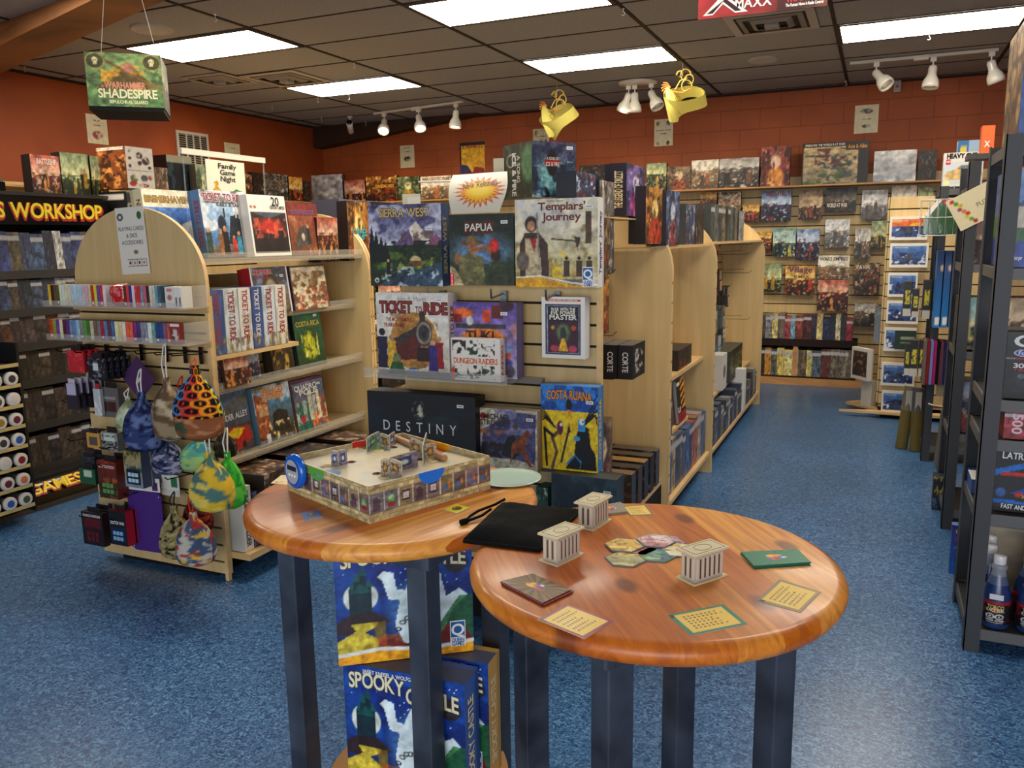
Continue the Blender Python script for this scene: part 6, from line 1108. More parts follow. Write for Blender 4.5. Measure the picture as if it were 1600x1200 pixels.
# new releases sign
t = thing('curled_paper_sign', 'curling white paper sign with a yellow starburst reading new releases', 'sign', (-1.42, 2.86, 1.6))
n = 24; P = np.zeros((n+1, n+1, 3)); cv = Cv(n*3, n*3, (222, 214, 190)); 
st = []
for k in range(44): a = 2*PI*k/44; r_ = (.47, .30)[k % 2]; st.append((.54+r_*math.cos(a)*1.0, .5+r_*math.sin(a)*.9))
cv.poly(st, (206, 90, 60)); cv.poly([(.54+(p[0]-.54)*.78, .5+(p[1]-.5)*.78) for p in st], (240, 180, 40)); cv.ell(.54, .52, .26, .22, (246, 210, 80), .5)
cv2 = cv; n = n*3; P = np.zeros((n+1, n+1, 3))
def bend(u, v):
    x = -.115+.25*u-.0*(1-v)+.02*(1-v)*(1-u)*1.5; z = .005+.15*v**.9; y = -.05+.075*v*v+.02*math.cos(PI*u); return x+.028*math.sin(PI*(1-v))*(u-.2), y, z
for i in range(n+1):
    for k in range(n+1): P[i, k] = bend(k/n, i/n)
m = M(); m.grid(P, cv2.A, 'print', True)
V, F = layout('New Releases', .026, .15, 0)
ii = [bend(.54+v[0]/.25, min(1, max(0, .60+v[1]/.15+v[0]*.5))) for v in V]; m.add([(a, b_-.0012, c_) for a, b_, c_ in ii], F, (40, 30, 24), 'print'); m.build('paper_sheet', t)
m = M(); m.tube([(-.30, .1, .14), (.02, -.0, .125)], .004, 6, (222, 214, 190)); m.build('holder_rail', t)
m = M(); m.box(-.05, .05, 0, .002, 0, .14, (226, 216, 180)); m.build('paper_card', loc=(-1.36, 3.02, 1.68), rot=(0, 0, .2), label='plain cream card standing behind the curling new releases sign', cat='card')
m = M(); m.pic(Cv(20, 30, (216, 206, 170)).rect(.3, 0, 1, .9, (232, 226, 206)).noise((60, 60, 60), 8, .6, 4, .9, y0=.1, y1=.4, x0=.4), -.04, .04, 0, .16); m.box(-.04, .04, .0004, .002, 0, .16, (210, 200, 170)); m.build('sign_card', loc=(-1.9, 3.2, 1.55), rot=(0, 0, .4), label='small white card sign left of the new releases paper, before the back wall boxes', cat='sign')
m = M(); m.box(-.004, .004, -.004, .004, 0, .3, (206, 200, 190), 'acrylic'); m.build('holder_post', t) if False else None
# ================================================================== TALL GHOST GAME BOXES UNDER THE LEFT TABLE
def spooky():
    c = Cv(110, 110).grad((30, 60, 110), (24, 56, 130)).noise((40, 90, 160), 4, .5, 3, .7, y0=.4)
    R = random.Random(4)
    for k in range(30): c.ell(R.random(), R.uniform(.6, 1), .006, .006, (230, 236, 240), .5)
    c.ell(.18, .56, .13, .13, (214, 222, 214), .08)
    for x, h_, w_ in ((.12, .62, .02), (.16, .7, .025), (.2, .74, .025), (.24, .64, .02), (.18, .6, .06)): c.rect(x-w_, .42, x+w_, h_, (24, 56, 66)).poly([(x-w_*1.3, h_), (x, h_+.08), (x+w_*1.3, h_)], (20, 90, 86))
    c.poly([(0, .36), (.1, .42), (.28, .42), (.4, .34), (.3, .3), (.1, .26), (0, .26)], (56, 40, 44)).poly([(.1, .34), (.3, .34), (.28, .3), (.2, .26), (.32, .18), (.3, .1), (0, .06), (0, .2), (.14, .28)], (206, 190, 80)).noise((160, 130, 40), 9, .56, 5, .7, y0=.05, y1=.34, x1=.35).poly([(.3, .18), (.5, .22), (.62, .14), (.5, .08), (.3, .1)], (110, 44, 34)).noise((190, 100, 50), 9, .52, 7, .7, y0=.06, y1=.22, x0=.28, x1=.65)
    c.ell(.58, .42, .26, .32, (120, 170, 210), .5, .6).poly([(.48, .14), (.42, .3), (.46, .5), (.56, .72), (.66, .78), (.76, .7), (.8, .5), (.9, .56), (.96, .5), (.84, .38), (.78, .2), (.64, .1)], (206, 222, 226)).poly([(.5, .5), (.38, .52), (.34, .68), (.3, .72), (.35, .76), (.42, .74), (.44, .6), (.54, .58)], (214, 228, 230)).ell(.66, .68, .1, .11, (222, 234, 236), .1).ell(.62, .7, .018, .03, (40, 60, 80), .3).ell(.7, .7, .018, .03, (40, 60, 80), .3).line([(.6, .62), (.66, .6), (.72, .63)], .01, (40, 60, 80))
    for k in range(9): c.ring(.44+.035*k, .26+.03*k+.03*math.sin(k), .02, .016, .4, (60, 54, 56))
    c.ell(.88, .78, .09, .09, (56, 50, 52), .1).poly([(.7, .2), (.9, .5), (1, .5), (1, .1), (.74, .1)], (50, 110, 60), .8).poly([(.7, .1), (.8, .26), (.95, .2), (1, .1)], (120, 44, 36))
    c.poly([(0, 0), (0, .07), (.3, .10), (.7, .06), (1, .09), (1, 0)], (226, 166, 40)).line([(0, .08), (.3, .11), (.7, .07), (1, .1)], .02, (232, 232, 226)); return c.spec(.2, 16, 7)
sp = spooky(); tsp = [('SPOOKY', .28, .87, .12, (226, 220, 180), dict(w=.46, out=(60, 60, 70), arc=.02)), ('CASTLE', .74, .82, .12, (226, 220, 180), dict(w=.42, out=(60, 60, 70), arc=.02)), ('JANET KNEISEL & WOLFGANG DIRSCHERL', .5, .96, .03, (220, 220, 226), dict(w=.66))]
QK = dict(extra=lambda m, w, h: queen(m, w, h, .88, .17, .055), spine=('SPOOKY CASTLE', (226, 214, 160)), group='tall blue ghost game boxes under the left table', top=(60, 66, 90))
gbox('board_game_box', 'blue ghost castle game box standing lowest in front under the left table', .298, .30, .08, sp, (48, 86, 160), (-.905, 1.412, .2705), math.radians(3.8), 0, tsp, **QK)
gbox('board_game_box', 'blue ghost castle game box standing behind the lowest front one', .298, .30, .075, sp, (190, 150, 60), (-.895, 1.508, .2705), math.radians(3.8), 0, tsp, **QK)
gbox('board_game_box', 'blue ghost castle game box standing on top of the two others', .305, .28, .075, sp, (48, 86, 160), (-.925, 1.47, .572), math.radians(36), 0, tsp, **QK)
# ================================================================== BACK WALL DISPLAY
t = thing('slatwall_display', 'long wooden slatwall display along the back wall', 'shelving', (-2.0, WB-.03, 0))
m = M(); slats(m, -4.35, 4.3, .03, 2.10, .025, .1); m.build('slat_panel', t)
m = M(); m.box(-4.64, 4.3, -.28, .02, 1.985, 2.0, mat='pine_plain'); m.build('top_ledge', t)
t = thing('low_bookcase', 'low dark wooden bookcase below the back slatwall, holding two rows of game spines', 'shelving', (-.55, 8.73, 0))
m = M(); m.box(-.95, .62, 0, .28, 0, .075, mat='pine_plain'); m.build('kick_board', t)
m = M(); m.box(-.95, .40, 0, .28, .075, .09, (44, 30, 24)); m.build('lower_shelf', t)
m = M(); m.box(-.95, .40, 0, .28, .40, .47, (38, 28, 24)); m.build('upper_shelf', t)
m = M(); m.box(-.95, .40, .26, .28, .09, .40, (26, 20, 18)); m.build('back_panel', t)
m = M(); m.box(-.2, -.155, .01, .25, .09, .40, mat='pine_plain'); m.build('divider', t)
sA = [(90, 70, 56), (120, 124, 130), (196, 176, 110), (110, 96, 90), (150, 60, 70), (110, 160, 190), (120, 56, 40), (80, 34, 36), (40, 36, 50), (206, 180, 120), (36, 44, 80), (34, 36, 46), (196, 186, 150), (50, 40, 44), (140, 40, 56)]
spines('game spines on the upper row of the low bookcase', 15, (-1.10, 8.75), (-.20, 8.75), .471, .26, .2, sA, 'game_spine_box', 'board game', lambda k: '%s game spine, %s from the left on the upper row of the low bookcase' % (cname(sA[k % 15]), ORD[k]), 0, hj=.2)
sB = [(50, 40, 34), (190, 130, 50), (84, 84, 78), (206, 176, 90), (214, 196, 120), (210, 206, 170), (96, 80, 60), (206, 190, 110), (70, 84, 96), (90, 44, 36), (100, 92, 76), (120, 110, 96), (110, 96, 84)]
spines('game spines on the lower row of the low bookcase', 13, (-1.10, 8.75), (-.16, 8.75), .0905, .29, .2, sB, 'game_spine_box', 'board game', lambda k: '%s game spine, %s from the left on the lower row of the low bookcase' % (cname(sB[k % 13]), ORD[k]), 0, hj=.08)
GW_ = 'face-out games on the back slatwall'; GL_ = 'games along the top ledge of the back wall'
BK = [ # label, px, pal, kind, titles, depth
 ('green and yellow game box on the back ledge, left of the grey warrior box', (1010, 255, 1041, 294), 'green', 'scene', []),
 ('brown warrior game box on the back ledge beside the green and yellow one', (1042, 260, 1079, 297), 'brown', 'portrait', []),
 ('cream landscape game on the back ledge, left of the wide landscape one', (1080, 250, 1122, 292), 'cream', 'scene', []),
 ('wide landscape battle game on the back ledge, right of the cream one', (1123, 247, 1185, 289), 'grey', 'scene', []),
 ('tall dark monster game on the back ledge, right of the wide landscape one', (1188, 229, 1233, 289), 'red', 'portrait', []),
 ('shrink wrapped silver blue game on the back ledge, right of the largest war game', (1364, 235, 1430, 281), 'silver', 'wrap', []),
 ('dark game at the right end of the back ledge beside the silver one', (1433, 235, 1462, 279), 'dark', 'battle', []),
 ('shrink wrapped silver game in the back left corner of the ledge', (488, 273, 536, 307), 'silver', 'wrap', []),
 ('reddish game on the back ledge right of the silver corner one', (539, 281, 571, 309), 'red', 'scene', []),
 ('dark and orange dungeon game on the back ledge above the starry box', (573, 275, 621, 311), 'fire', 'battle', [('DUNGEON LORDS', .6, .6, .12, (240, 190, 60), dict(w=.6))]),
 ('green fruit coloured game on the back ledge beside the dungeon one', (622, 276, 656, 313), 'green', 'portrait', []),
 ('pale pink edged game on the back ledge behind the new releases paper', (658, 275, 706, 316), 'cream', 'scene', [('MAGESTORM', .5, .88, .12, (150, 110, 90), dict(w=.85))]),
 ('grey game on the back ledge just left of the dark tower box', (708, 280, 745, 318), 'grey', 'scene', []),
 ('dark game on the back ledge behind the dark blue boxes', (905, 258, 945, 290), 'dark', 'battle', []),
 ('olive game on the back ledge beside the tall brown box', (946, 260, 985, 292), 'green', 'battle', [])]
for lab_, px, pal, kd, tl in BK:
    BY(lab_, px, 8.78, .07, A(pal, kd, 30, 24), tuple(v*.7 for v in PAL[pal][2]), tl, z=2.0, group=GL_, mat='shrinkwrap' if kd == 'wrap' else 'print')
cv = Cv(80, 60, (190, 170, 130)).grad((150, 140, 120), (206, 186, 140)).noise((70, 80, 80), 10, .54, 3, .9, y1=.7).noise((110, 60, 60), 8, .56, 5, .9, y0=.35, y1=.85, x0=.2, x1=.7).noise((90, 110, 60), 9, .58, 8, .9, y1=.5).rect(0, .9, 1, 1, (30, 26, 26)).rect(.84, 0, 1, 1, (26, 24, 26)).rect(.66, .8, 1, 1, (24, 20, 22)).rect(0, 0, .02, 1, (30, 26, 26)).spec(.2, 16, 3)
BY('largest war game box on the back ledge with black top band', (1252, 222, 1355, 285), 8.76, .09, cv, (36, 32, 34), [('SPRING 1942. THE WORLD IS AT WAR!', .34, .945, .05, (226, 222, 206), dict(w=.6)), ('Axis & Allies', .83, .88, .09, (220, 150, 40), dict(w=.28))], z=2.0, group=GL_)
SW = [('small orange game peeking at the left of the second row on back slatwall', (1094, 301, 1120, 322), 'fire', []),
 ('cream tall game on the second row, above the small yellow crowd game', (1122, 300, 1157, 334), 'cream', []),
 ('small yellow crowd game on the back slatwall, left of the architect game', (1160, 320, 1186, 347), 'fire', []),
 ('village square game with curved yellow foot, second row of the back slatwall', (1189, 298, 1235, 346), 'blue', [('ARCHITECT', .55, .9, .12, (150, 60, 40), dict(w=.8))]),
 ('brown desert battle game right of the village square game', (1247, 297, 1284, 343), 'brown', []),
 ('dark brown war game with large white letters on the back slatwall', (1289, 293, 1337, 331), 'dark', [('WORLD AT WAR', .38, .28, .16, (226, 224, 210), dict(w=.66))]),
 ('pale grey snowy game right of the white lettered war game', (1345, 297, 1385, 343), 'silver', []),
 ('shiny cream crowd game above the top ship model kit', (1391, 290, 1430, 337), 'cream', []),
 ('green and orange game at the right end of the second row', (1432, 292, 1456, 338), 'green', []),
 ('orange sunset game at the left of the third row', (1174, 362, 1205, 394), 'fire', []),
 ('dark teal creature game on the third row, left of the navy game', (1207, 357, 1242, 401), 'teal', [('BRAINDORFS', .5, .84, .12, (226, 222, 190), dict(w=.76, rot=.1))]),
 ('navy game with orange picture in the middle of the third row', (1244, 358, 1279, 406), 'blue', []),
 ('misty green mountain game hanging right of the navy one', (1288, 343, 1326, 387), 'silver', []),
 ('grey crowd game below the pale snowy one', (1334, 357, 1359, 404), 'grey', []),
 ('dark green game with a yellow sticker overlapping the grey crowd game', (1360, 345, 1384, 387), 'green', []),
 ('olive and cream monk game at the left of the fourth row', (1187, 412, 1220, 456), 'green', []),
 ('village board game with orange panel on the fourth row', (1226, 415, 1272, 461), 'fire', [('Village', .5, .87, .2, (90, 60, 90), dict(w=.8)), ('RUMERIA', .55, .62, .1, (90, 50, 30), dict(w=.5))]),
 ('pale empire war map game above the red racing crowd game', (1277, 399, 1326, 436), 'cream', [('WARS EMPIRES', .5, .85, .14, (60, 70, 90), dict(w=.9))]),
 ('red and cream crowd game directly above the bookcase spines', (1276, 437, 1324, 486), 'red', []),
 ('tan battle game with dark right strip beside the crowd games', (1332, 411, 1373, 461), 'brown', [('PAVIA', .35, .88, .12, (220, 206, 180), dict(w=.5))]),
 ('grey city game with dark right strip, lowest face-out one at right', (1334, 474, 1371, 510), 'grey', [])]
for lab_, px, pal, tl in SW:
    w, h, l = fy(px, 8.93); t = gbox('board_game_box', lab_, w, h, .06, A(pal, 'scene' if px[0] % 3 else 'battle', 30, 34), tuple(v*.7 for v in PAL[pal][2]), l, 0, 0, tl, group=GW_)
    m = M(); m.tube([(-w*.3, .05, -.006), (-w*.3, -.006, -.006), (-w*.3, -.008, .014)], .0025, 4, (60, 58, 54)); m.tube([(w*.3, .05, -.006), (w*.3, -.006, -.006), (w*.3, -.008, .014)], .0025, 4, (60, 58, 54)); m.build('wire_ledge', loc=l, label='wire ledge holding the '+' '.join(lab_.split()[:8]), cat='hook', group='wire ledges on the back slatwall')
# wall papers
def paper(lab_, px, Y, X=None, marks=(), bgc=(216, 208, 176), rows=((.86, 'TEXT'),), tilt=0):
    if X is None: w, h, l = fy(px, Y); rz = 0
    else: w, h, l = fx(px, X); rz = PI/2
    cv = Cv(30, 40, bgc)
    for (cx, cy, rx, ry, c) in marks: cv.ell(cx, cy, rx, ry, c, .3); cv.noise(bgc, 9, .55, int(cx*100), .8, x0=cx-rx, x1=cx+rx, y0=cy-ry, y1=cy+ry)
    m = M(); m.T = T(ry=tilt); m.pic(cv, -w/2, w/2, 0, h); m.box(-w/2, w/2, .0004, .0015, 0, h, bgc)
    for f, s_, ww in rows: m.text(s_, 0, f*h, .045*h, (60, 54, 50), ww*w, y=-.001)
    m.build('wall_sign', loc=l, rot=(0, 0, rz), label=lab_, cat='sign', group='paper signs on the orange walls')
paper('paper sign with a red ray gun drawing, on the left wall', (138, 180, 170, 225), 0, WL+.004, [(.5, .3, .28, .16, (150, 60, 70))], rows=((.8, 'ELF', .3), (.64, 'GAMES', .35)))
paper('small paper sign on the left wall right of the metal grille', (352, 224, 376, 250), 0, WL+.004, rows=((.7, 'GAMES', .4),))
paper('paper sign with a cannon drawing on the back wall left', (626, 227, 648, 262), WB-.003, None, [(.5, .4, .26, .13, (50, 44, 44))], rows=((.88, 'FANTASY', .45), (.72, 'GAMES', .35)))
paper('paper sign behind the left yellow mask', (833, 201, 858, 242), WB-.003, None, [(.2, .85, .08, .12, (60, 50, 50)), (.5, .5, .12, .12, (60, 50, 50)), (.8, .5, .1, .1, (90, 60, 60)), (.5, .15, .3, .06, (60, 50, 50))], (190, 184, 150), rows=((.7, 'SET N MORE', .5),))
paper('paper sign below the round spotlight cluster on the back wall', (1022, 186, 1051, 228), WB-.003, None, [(.2, .84, .1, .09, (60, 50, 50)), (.75, .84, .12, .1, (60, 50, 50)), (.2, .1, .1, .08, (60, 50, 50)), (.75, .1, .1, .1, (60, 50, 50))], rows=((.58, 'HISTORICAL FICTION', .8), (.46, 'GAMES', .35)))
paper('paper sign with a tank drawing above the largest war game', (1334, 164, 1371, 208), WB-.003, None, [(.5, .25, .2, .07, (50, 46, 46)), (.5, .78, .3, .1, (80, 60, 60))], rows=((.5, 'WAR GAMES', .4),))
cv = Cv(40, 60, (226, 176, 50)).grad((226, 176, 50), (236, 196, 70)).rect(0, 0, .06, 1, (30, 26, 30)).rect(0, .9, 1, 1, (40, 34, 50)).poly([(.0, .0), (0, .3), (.3, .25), (.5, .0)], (60, 60, 110)).poly([(.5, 0), (.6, .2), (.95, .15), (1, 0)], (150, 50, 44))
w, h, l = fy((719, 222, 758, 270), WB-.006); m = M(); m.pic(cv, -w/2, w/2, 0, h); m.text('SUPERMAN', 0, h*.84, h*.1, (170, 40, 44), w*.8, arc=.02*h); m.box(-w/2, w/2, .0005, .004, 0, h, (40, 34, 34)); m.build('comic_poster', loc=l, label='yellow comic poster with a red title on the back wall', cat='poster')
m = M(); w, h, l = fy((1396, 126, 1407, 144), WB-.04); m.box(-w/2, w/2, 0, .04, 0, h, (176, 168, 160), 'gloss'); m.box(-w*.2, w*.2, -.004, 0, h*.4, h*.6, (120, 116, 110), 'gloss'); m.build('wall_box', loc=l, label='small grey electrical box high on the back wall', cat='electrical box')
# return air grille on the left wall
w, h, l = fx((280, 207, 329, 262), WL+.02); t = thing('wall_grille', 'white metal return air grille on the left wall', 'air vent', l, (0, 0, PI/2))
m = M(); m.box(-w/2, w/2, 0, .015, 0, h, (196, 190, 180), 'gloss'); m.box(-w/2+.03, w/2-.03, -.001, .0, .03, h-.03, (30, 26, 24)); m.build('grille_frame', t)
m = M()
for k in range(14): z = .04+(h-.08)*k/13; m.box(-w/2+.03, w/2-.03, -.006, -.001, z-.004, z+.002, (160, 154, 146), 'gloss')
for k in range(1, 4): x = -w/2+.03+(w-.06)*k/4; m.box(x-.008, x+.008, -.008, -.001, .03, h-.03, (190, 184, 176), 'gloss')
m.build('grille_slats', t)
# left wall shelving with ledge
t = thing('slatwall_display', 'wooden slatwall display along the left wall behind the gondolas', 'shelving', (WL+.03, 6.6, 0), (0, 0, PI/2))
m = M(); slats(m, -2.4, 2.38, .3, 2.05, .02, .1); m.build('slat_panel', t)
m = M(); m.box(-2.4, 2.10, -.33, .02, 1.985, 2.0, mat='pine_plain'); m.build('top_ledge', t)
for lab_, px, pal, kd, tl in (('dark narrow game on the left wall ledge right of the family poster', (376, 272, 396, 310), 'brown', 'battle', []), ('dark spotted game on the left wall ledge beside the sign holder edge', (397, 270, 412, 310), 'dark', 'battle', []), ('grey titled game on the left wall ledge', (413, 272, 451, 318), 'grey', 'battle', [('CYCLADES', .4, .86, .14, (30, 26, 26), dict(w=.7))]), ('brown game with an orange sky on the left wall ledge', (453, 277, 474, 318), 'fire', 'scene', []), ('dark game at the corner end of the left wall ledge', (475, 283, 487, 320), 'dark', 'battle', [])):
    BXX(lab_, px, WL+.33, .07, A(pal, kd, 26, 24), tuple(v*.7 for v in PAL[pal][2]), tl, z=2.0, group='games on the left wall ledge')
# gondola C further left
CX_ = -4.75
gC = thing('display_gondola', 'wooden gondola far left, behind the black game rack, with tall boxes on top', 'shelving', (CX_, 4.02, 0), group='maple shelving gondolas')
m = M(); m.box(-.36, .36, 0, .02, 0, 1.66, mat='maple'); m.box(-.36, .36, 2.9, 2.92, 0, 1.66, mat='maple'); m.build('end_panel', gC)
m = M(); m.box(-.37, .37, -.01, 2.93, 1.66, 1.69, mat='maple_edge'); m.build('top_board', gC)
core(gC, .02, 2.9, 1.66)
def stand(lab_, px, X, d, cv, side, z, leftcv=None, titles=(), grp='boxes on top of the far left gondola', mat='print', cat='board game'):
    w, h, l = fx(px, X); h += l[2]-z; t = gbox('board_game_box', lab_, w, h, d, cv, side, (X, l[1], z), PI/2, 0, titles, group=grp, mat=mat, cat=cat)
    if leftcv: m = M(); m.T = T(-w/2-.0006, d, 0, rz=-PI/2); m.pic(leftcv, 0, d, 0, h); m.build('printed_side', t)
cv = Cv(40, 60, (206, 200, 190)).rect(.04, .42, .96, .44, (120, 114, 110))
for (x, y, r_) in ((.15, .9, .06), (.15, .72, .07), (.14, .54, .07), (.5, .8, .13), (.72, .68, .16), (.5, .62, .09), (.85, .52, .07)): cv.ell(x, y, r_, r_*.7, (60, 44, 50), .3)
cv.ell(.25, .24, .18, .1, (110, 120, 80), .3).ell(.2, .12, .16, .08, (160, 50, 50), .3).ell(.62, .26, .15, .09, (90, 90, 96), .3).ell(.85, .28, .1, .07, (170, 60, 60), .3).ell(.6, .08, .2, .05, (130, 40, 44), .3).noise((206, 200, 190), 12, .56, 4, .8)
lc = Cv(30, 60).grad((110, 66, 30), (150, 90, 50)).noise((214, 150, 90), 7, .52, 3, .9).noise((60, 34, 24), 9, .56, 5, .9).rect(.02, .93, .96, .99, (222, 214, 196)).noise((160, 60, 40), 30, .55, 7, .9, y0=.94, y1=.98)
stand('tall battle box with figures on white side and brown art on the other', (201, 231, 243, 298), -4.42, .26, cv, (90, 60, 40), 1.87, lc)
w, h, l = fx((201, 300, 243, 342), -4.42)
stand('black battle box lying under the tall white sided one', (201, 300, 240, 342), -4.41, .28, Cv(20, 14, (40, 36, 36)).noise((180, 170, 150), 8, .56, 3, .8), (20, 18, 18), 1.692, Cv(30, 14, (16, 14, 16)).rect(.1, .7, .9, .9, (206, 196, 180)))
stand('small brown figure box in front of the dark wrapped box', (244, 262, 264, 298), -4.5, .12, A('brown', 'battle', 14, 20), (206, 200, 186), 1.692)
stand('dark teal shrink wrapped box left of the family poster', (264, 244, 303, 298), -4.52, .2, Cv(30, 40, (26, 40, 48)).noise((60, 84, 90), 5, .6, 3, .6).rect(0, .9, 1, 1, (196, 190, 160), .7), (14, 16, 18), 1.692, mat='shrinkwrap')
stand('dark portrait game right behind the family poster edge', (308, 258, 330, 300), -4.45, .06, A('green', 'portrait', 16, 24), (60, 50, 34), 1.692)
# black games workshop style rack
t = thing('black_game_rack', 'black metal game rack with yellow header letters at the far left', 'rack', (-4.55, 3.31, 0), (0, 0, PI/2))
K = (22, 21, 22); m = M(); m.box(-.53, .53, .33, .35, .0, 1.82, K, 'paint_metal'); m.build('back_panel', t)
for s_ in (-1, 1): m = M(); m.box(s_*.53-.012, s_*.53+.012, 0.02, .35, 0, 1.82, K, 'paint_metal'); m.build('side_panel', t)
m = M(); m.box(-.54, .54, -.02, .0, 1.635, 1.80, (12, 11, 12), 'gloss'); m.box(-.54, .54, -.03, .35, 1.80, 1.82, (60, 58, 56), 'gloss'); m.box(-.53, .53, -.0205, -.0201, 1.655, 1.785, (16, 14, 16), 'gloss')
m.text('GAMES WORKSHOP', 0, 1.708, .086, (190, 40, 26), .985, bold=2, y=-.022); m.text('GAMES WORKSHOP', 0, 1.716, .084, (246, 222, 40), .97, bold=1, y=-.0235); m.build('header_sign', t)
for z in (1.36, 1.14, .94, .72, .46, .2):
    m = M(); m.box(-.52, .52, .0, .33, z-.012, z, K, 'paint_metal'); m.box(-.52, .52, -.012, .0, z-.035, z+.012, (52, 50, 48), 'paint_metal'); m.tube([(.5, -.01, z+.01), (.5, .12, z+.09)], .002, 4, (150, 150, 150)); m.build('shelf', t)
m = M(); prof = [(-.20*math.cos(a), .03+.15*math.sin(a)) for a in np.linspace(0, PI/2, 8)]
V = []; F = []
for i, (y, z) in enumerate(prof): V += [(-.53, y+.02, z), (.53, y+.02, z)]
F = [(2*i, 2*i+1, 2*i+3, 2*i+2) for i in range(len(prof)-1)]; m.add(V, F, (30, 27, 24), 'gloss', True); m.box(-.53, .53, -.19, .3, .0, .03, (70, 60, 46), 'gloss')
for s_ in (-1, 1): m.add([(s_*.53, .02, .03)]+[(s_*.53, y+.02, z) for y, z in prof], [tuple(range(len(prof)+1))], (18, 17, 17), 'paint_metal')
m.T = T(0, -.125, .12)@Matrix.Rotation(math.radians(-38), 4, 'X'); m.text('GAMES', -.13, -.022, .066, (180, 36, 24), .36, bold=2, y=-.022); m.text('GAMES', -.13, -.018, .062, (246, 220, 40), .345, bold=1, y=-.024); m.build('base_sign', t)
gc = [(60, 70, 90), (50, 56, 74), (120, 124, 130), (64, 60, 56), (52, 64, 96), (80, 70, 60), (44, 48, 60)]
for r_, (z, h, cc) in enumerate(((1.363, .245, [(60, 80, 110), (44, 46, 60), (190, 186, 176), (56, 66, 96), (50, 60, 110), (90, 80, 60), (60, 70, 100)]), (1.143, .19, gc), (.943, .18, [(84, 50, 34), (60, 50, 46), (70, 60, 60), (50, 44, 44)]), (.723, .19, [(50, 44, 38), (64, 54, 44), (40, 36, 34)]), (.463, .21, [(56, 50, 50), (34, 32, 34), (66, 56, 50)]), (.203, .2, [(60, 52, 44), (40, 38, 42), (70, 62, 52)]))):
    rn = ('top', 'second', 'third', 'fourth', 'fifth', 'lowest')[r_]
    spines('miniature boxes on the %s shelf of the black rack' % rn, 14, (-4.56, 2.80), (-4.56, 3.82), z, h, .2, cc, 'miniature_box', 'miniature set', lambda k: 'dark miniature box, %s from the left on the %s shelf of the black rack' % (ORD[k], rn), PI/2, hj=.12, lean=.08)
# boxes on top of the black rack
for lab_, px, pal, kd, tl in (('battleship game box on top of the black rack beside the olive bag', (52, 243, 97, 296), 'red', 'scene', [('BATTLESHIP', .55, .84, .13, (226, 216, 206), dict(w=.66))]), ('pale green seascape box on top of the black rack, right of the battleship game', (99, 240, 142, 298), 'green', 'scene', []), ('green and yellow box at the right end on top of the black rack', (145, 245, 170, 297), 'green', 'scene', [])):
    BXX(lab_, px, -4.66, .08, A(pal, kd, 34, 30), (34, 28, 26), tl, z=1.822, group='boxes on top of the black rack')
m = M(); P = np.zeros((17, 25, 3)); f = fbm(17, 25, 3, 6)
for i in range(17):
    for k in range(25): a = PI*i/16; P[i, k] = (-.22+.44*k/24, -.17*math.cos(a)*(.9+.2*f[i, k])+.17, .03+(.15-.05*(k/24))*math.sin(a)*(.85+.3*f[i, k]))
m.grid(P, Cv(24, 16, (74, 68, 48)).noise((90, 84, 60), 5, .5, 3, .7).A, 'cloth', True); m.box(-.22, .22, .0, .34, 0, .05, (20, 18, 18), 'cloth'); m.q([(.02, .06), (.07, .055), (.07, .063), (.02, .068)], (210, 206, 190), -.01)
m.build('olive_bag', loc=(-4.56, 2.98, 1.822), rot=(0, 0, PI/2), label='olive green cloth bag with black base on top of the black rack', cat='bag')
# paint rack at the left edge
t = thing('paint_rack', 'narrow black rack with paint pots lying lid outwards at the left edge', 'rack', (-4.24, 2.70, 0), (0, 0, PI/2))
m = M(); m.box(.21, .225, -.02, .14, .06, 1.0, K, 'paint_metal'); m.build('side_frame', t)
m = M(); m.box(-.3, .21, .12, .135, .06, 1.0, K, 'paint_metal'); m.build('back_panel', t)
for k in range(8): z = .10+.112*k; m = M(); m.box(-.3, .212, -.02, .12, z-.004, z, (30, 28, 26), 'paint_metal'); m.box(-.3, .212, -.024, -.02, z-.012, z+.008, (190, 170, 110), 'gloss'); m.build('pot_shelf', t)
pc = [(70, 90, 60), (190, 110, 80), (130, 30, 40), (40, 90, 160), (100, 40, 60), (206, 200, 190), (60, 60, 66), (150, 120, 50)]
m = M(); m.T = Matrix.Rotation(PI/2, 4, 'X'); m.lathe([(.001, -.13), (.034, -.13), (.034, -.01), (.038, -.008), (.038, .012), (.034, .016), (.001, .016)], 18, (196, 190, 184), 'gloss'); p0 = None
pots = []
for r_ in range(7):
    for q_ in range(3):
        tp = thing('paint_pot', '%s dotted paint pot, %s from right, %s row up, left edge rack' % (cname(pc[(r_+q_*3) % 8]), ORD[q_], ORD[r_]), 'paint pot', (-4.24+.012, 2.70+.165-.09*q_, .10+.112*r_+.0385), (0, 0, PI/2), 'paint pots on the left rack')
        mm = M(); mm.T = Matrix.Rotation(PI/2, 4, 'X'); mm.lathe([(.001, -.10), (.034, -.10), (.034, -.01), (.038, -.008), (.038, .012), (.034, .016), (.022, .016)], 18, (206, 202, 196), 'gloss'); mm.build('pot_body', tp)
        mm = M(); mm.T = Matrix.Rotation(PI/2, 4, 'X'); mm.lathe([(.022, .0155), (.018, .017), (.001, .0175)], 16, pc[(r_+q_*3) % 8], 'gloss'); mm.build('colour_dot', tp)
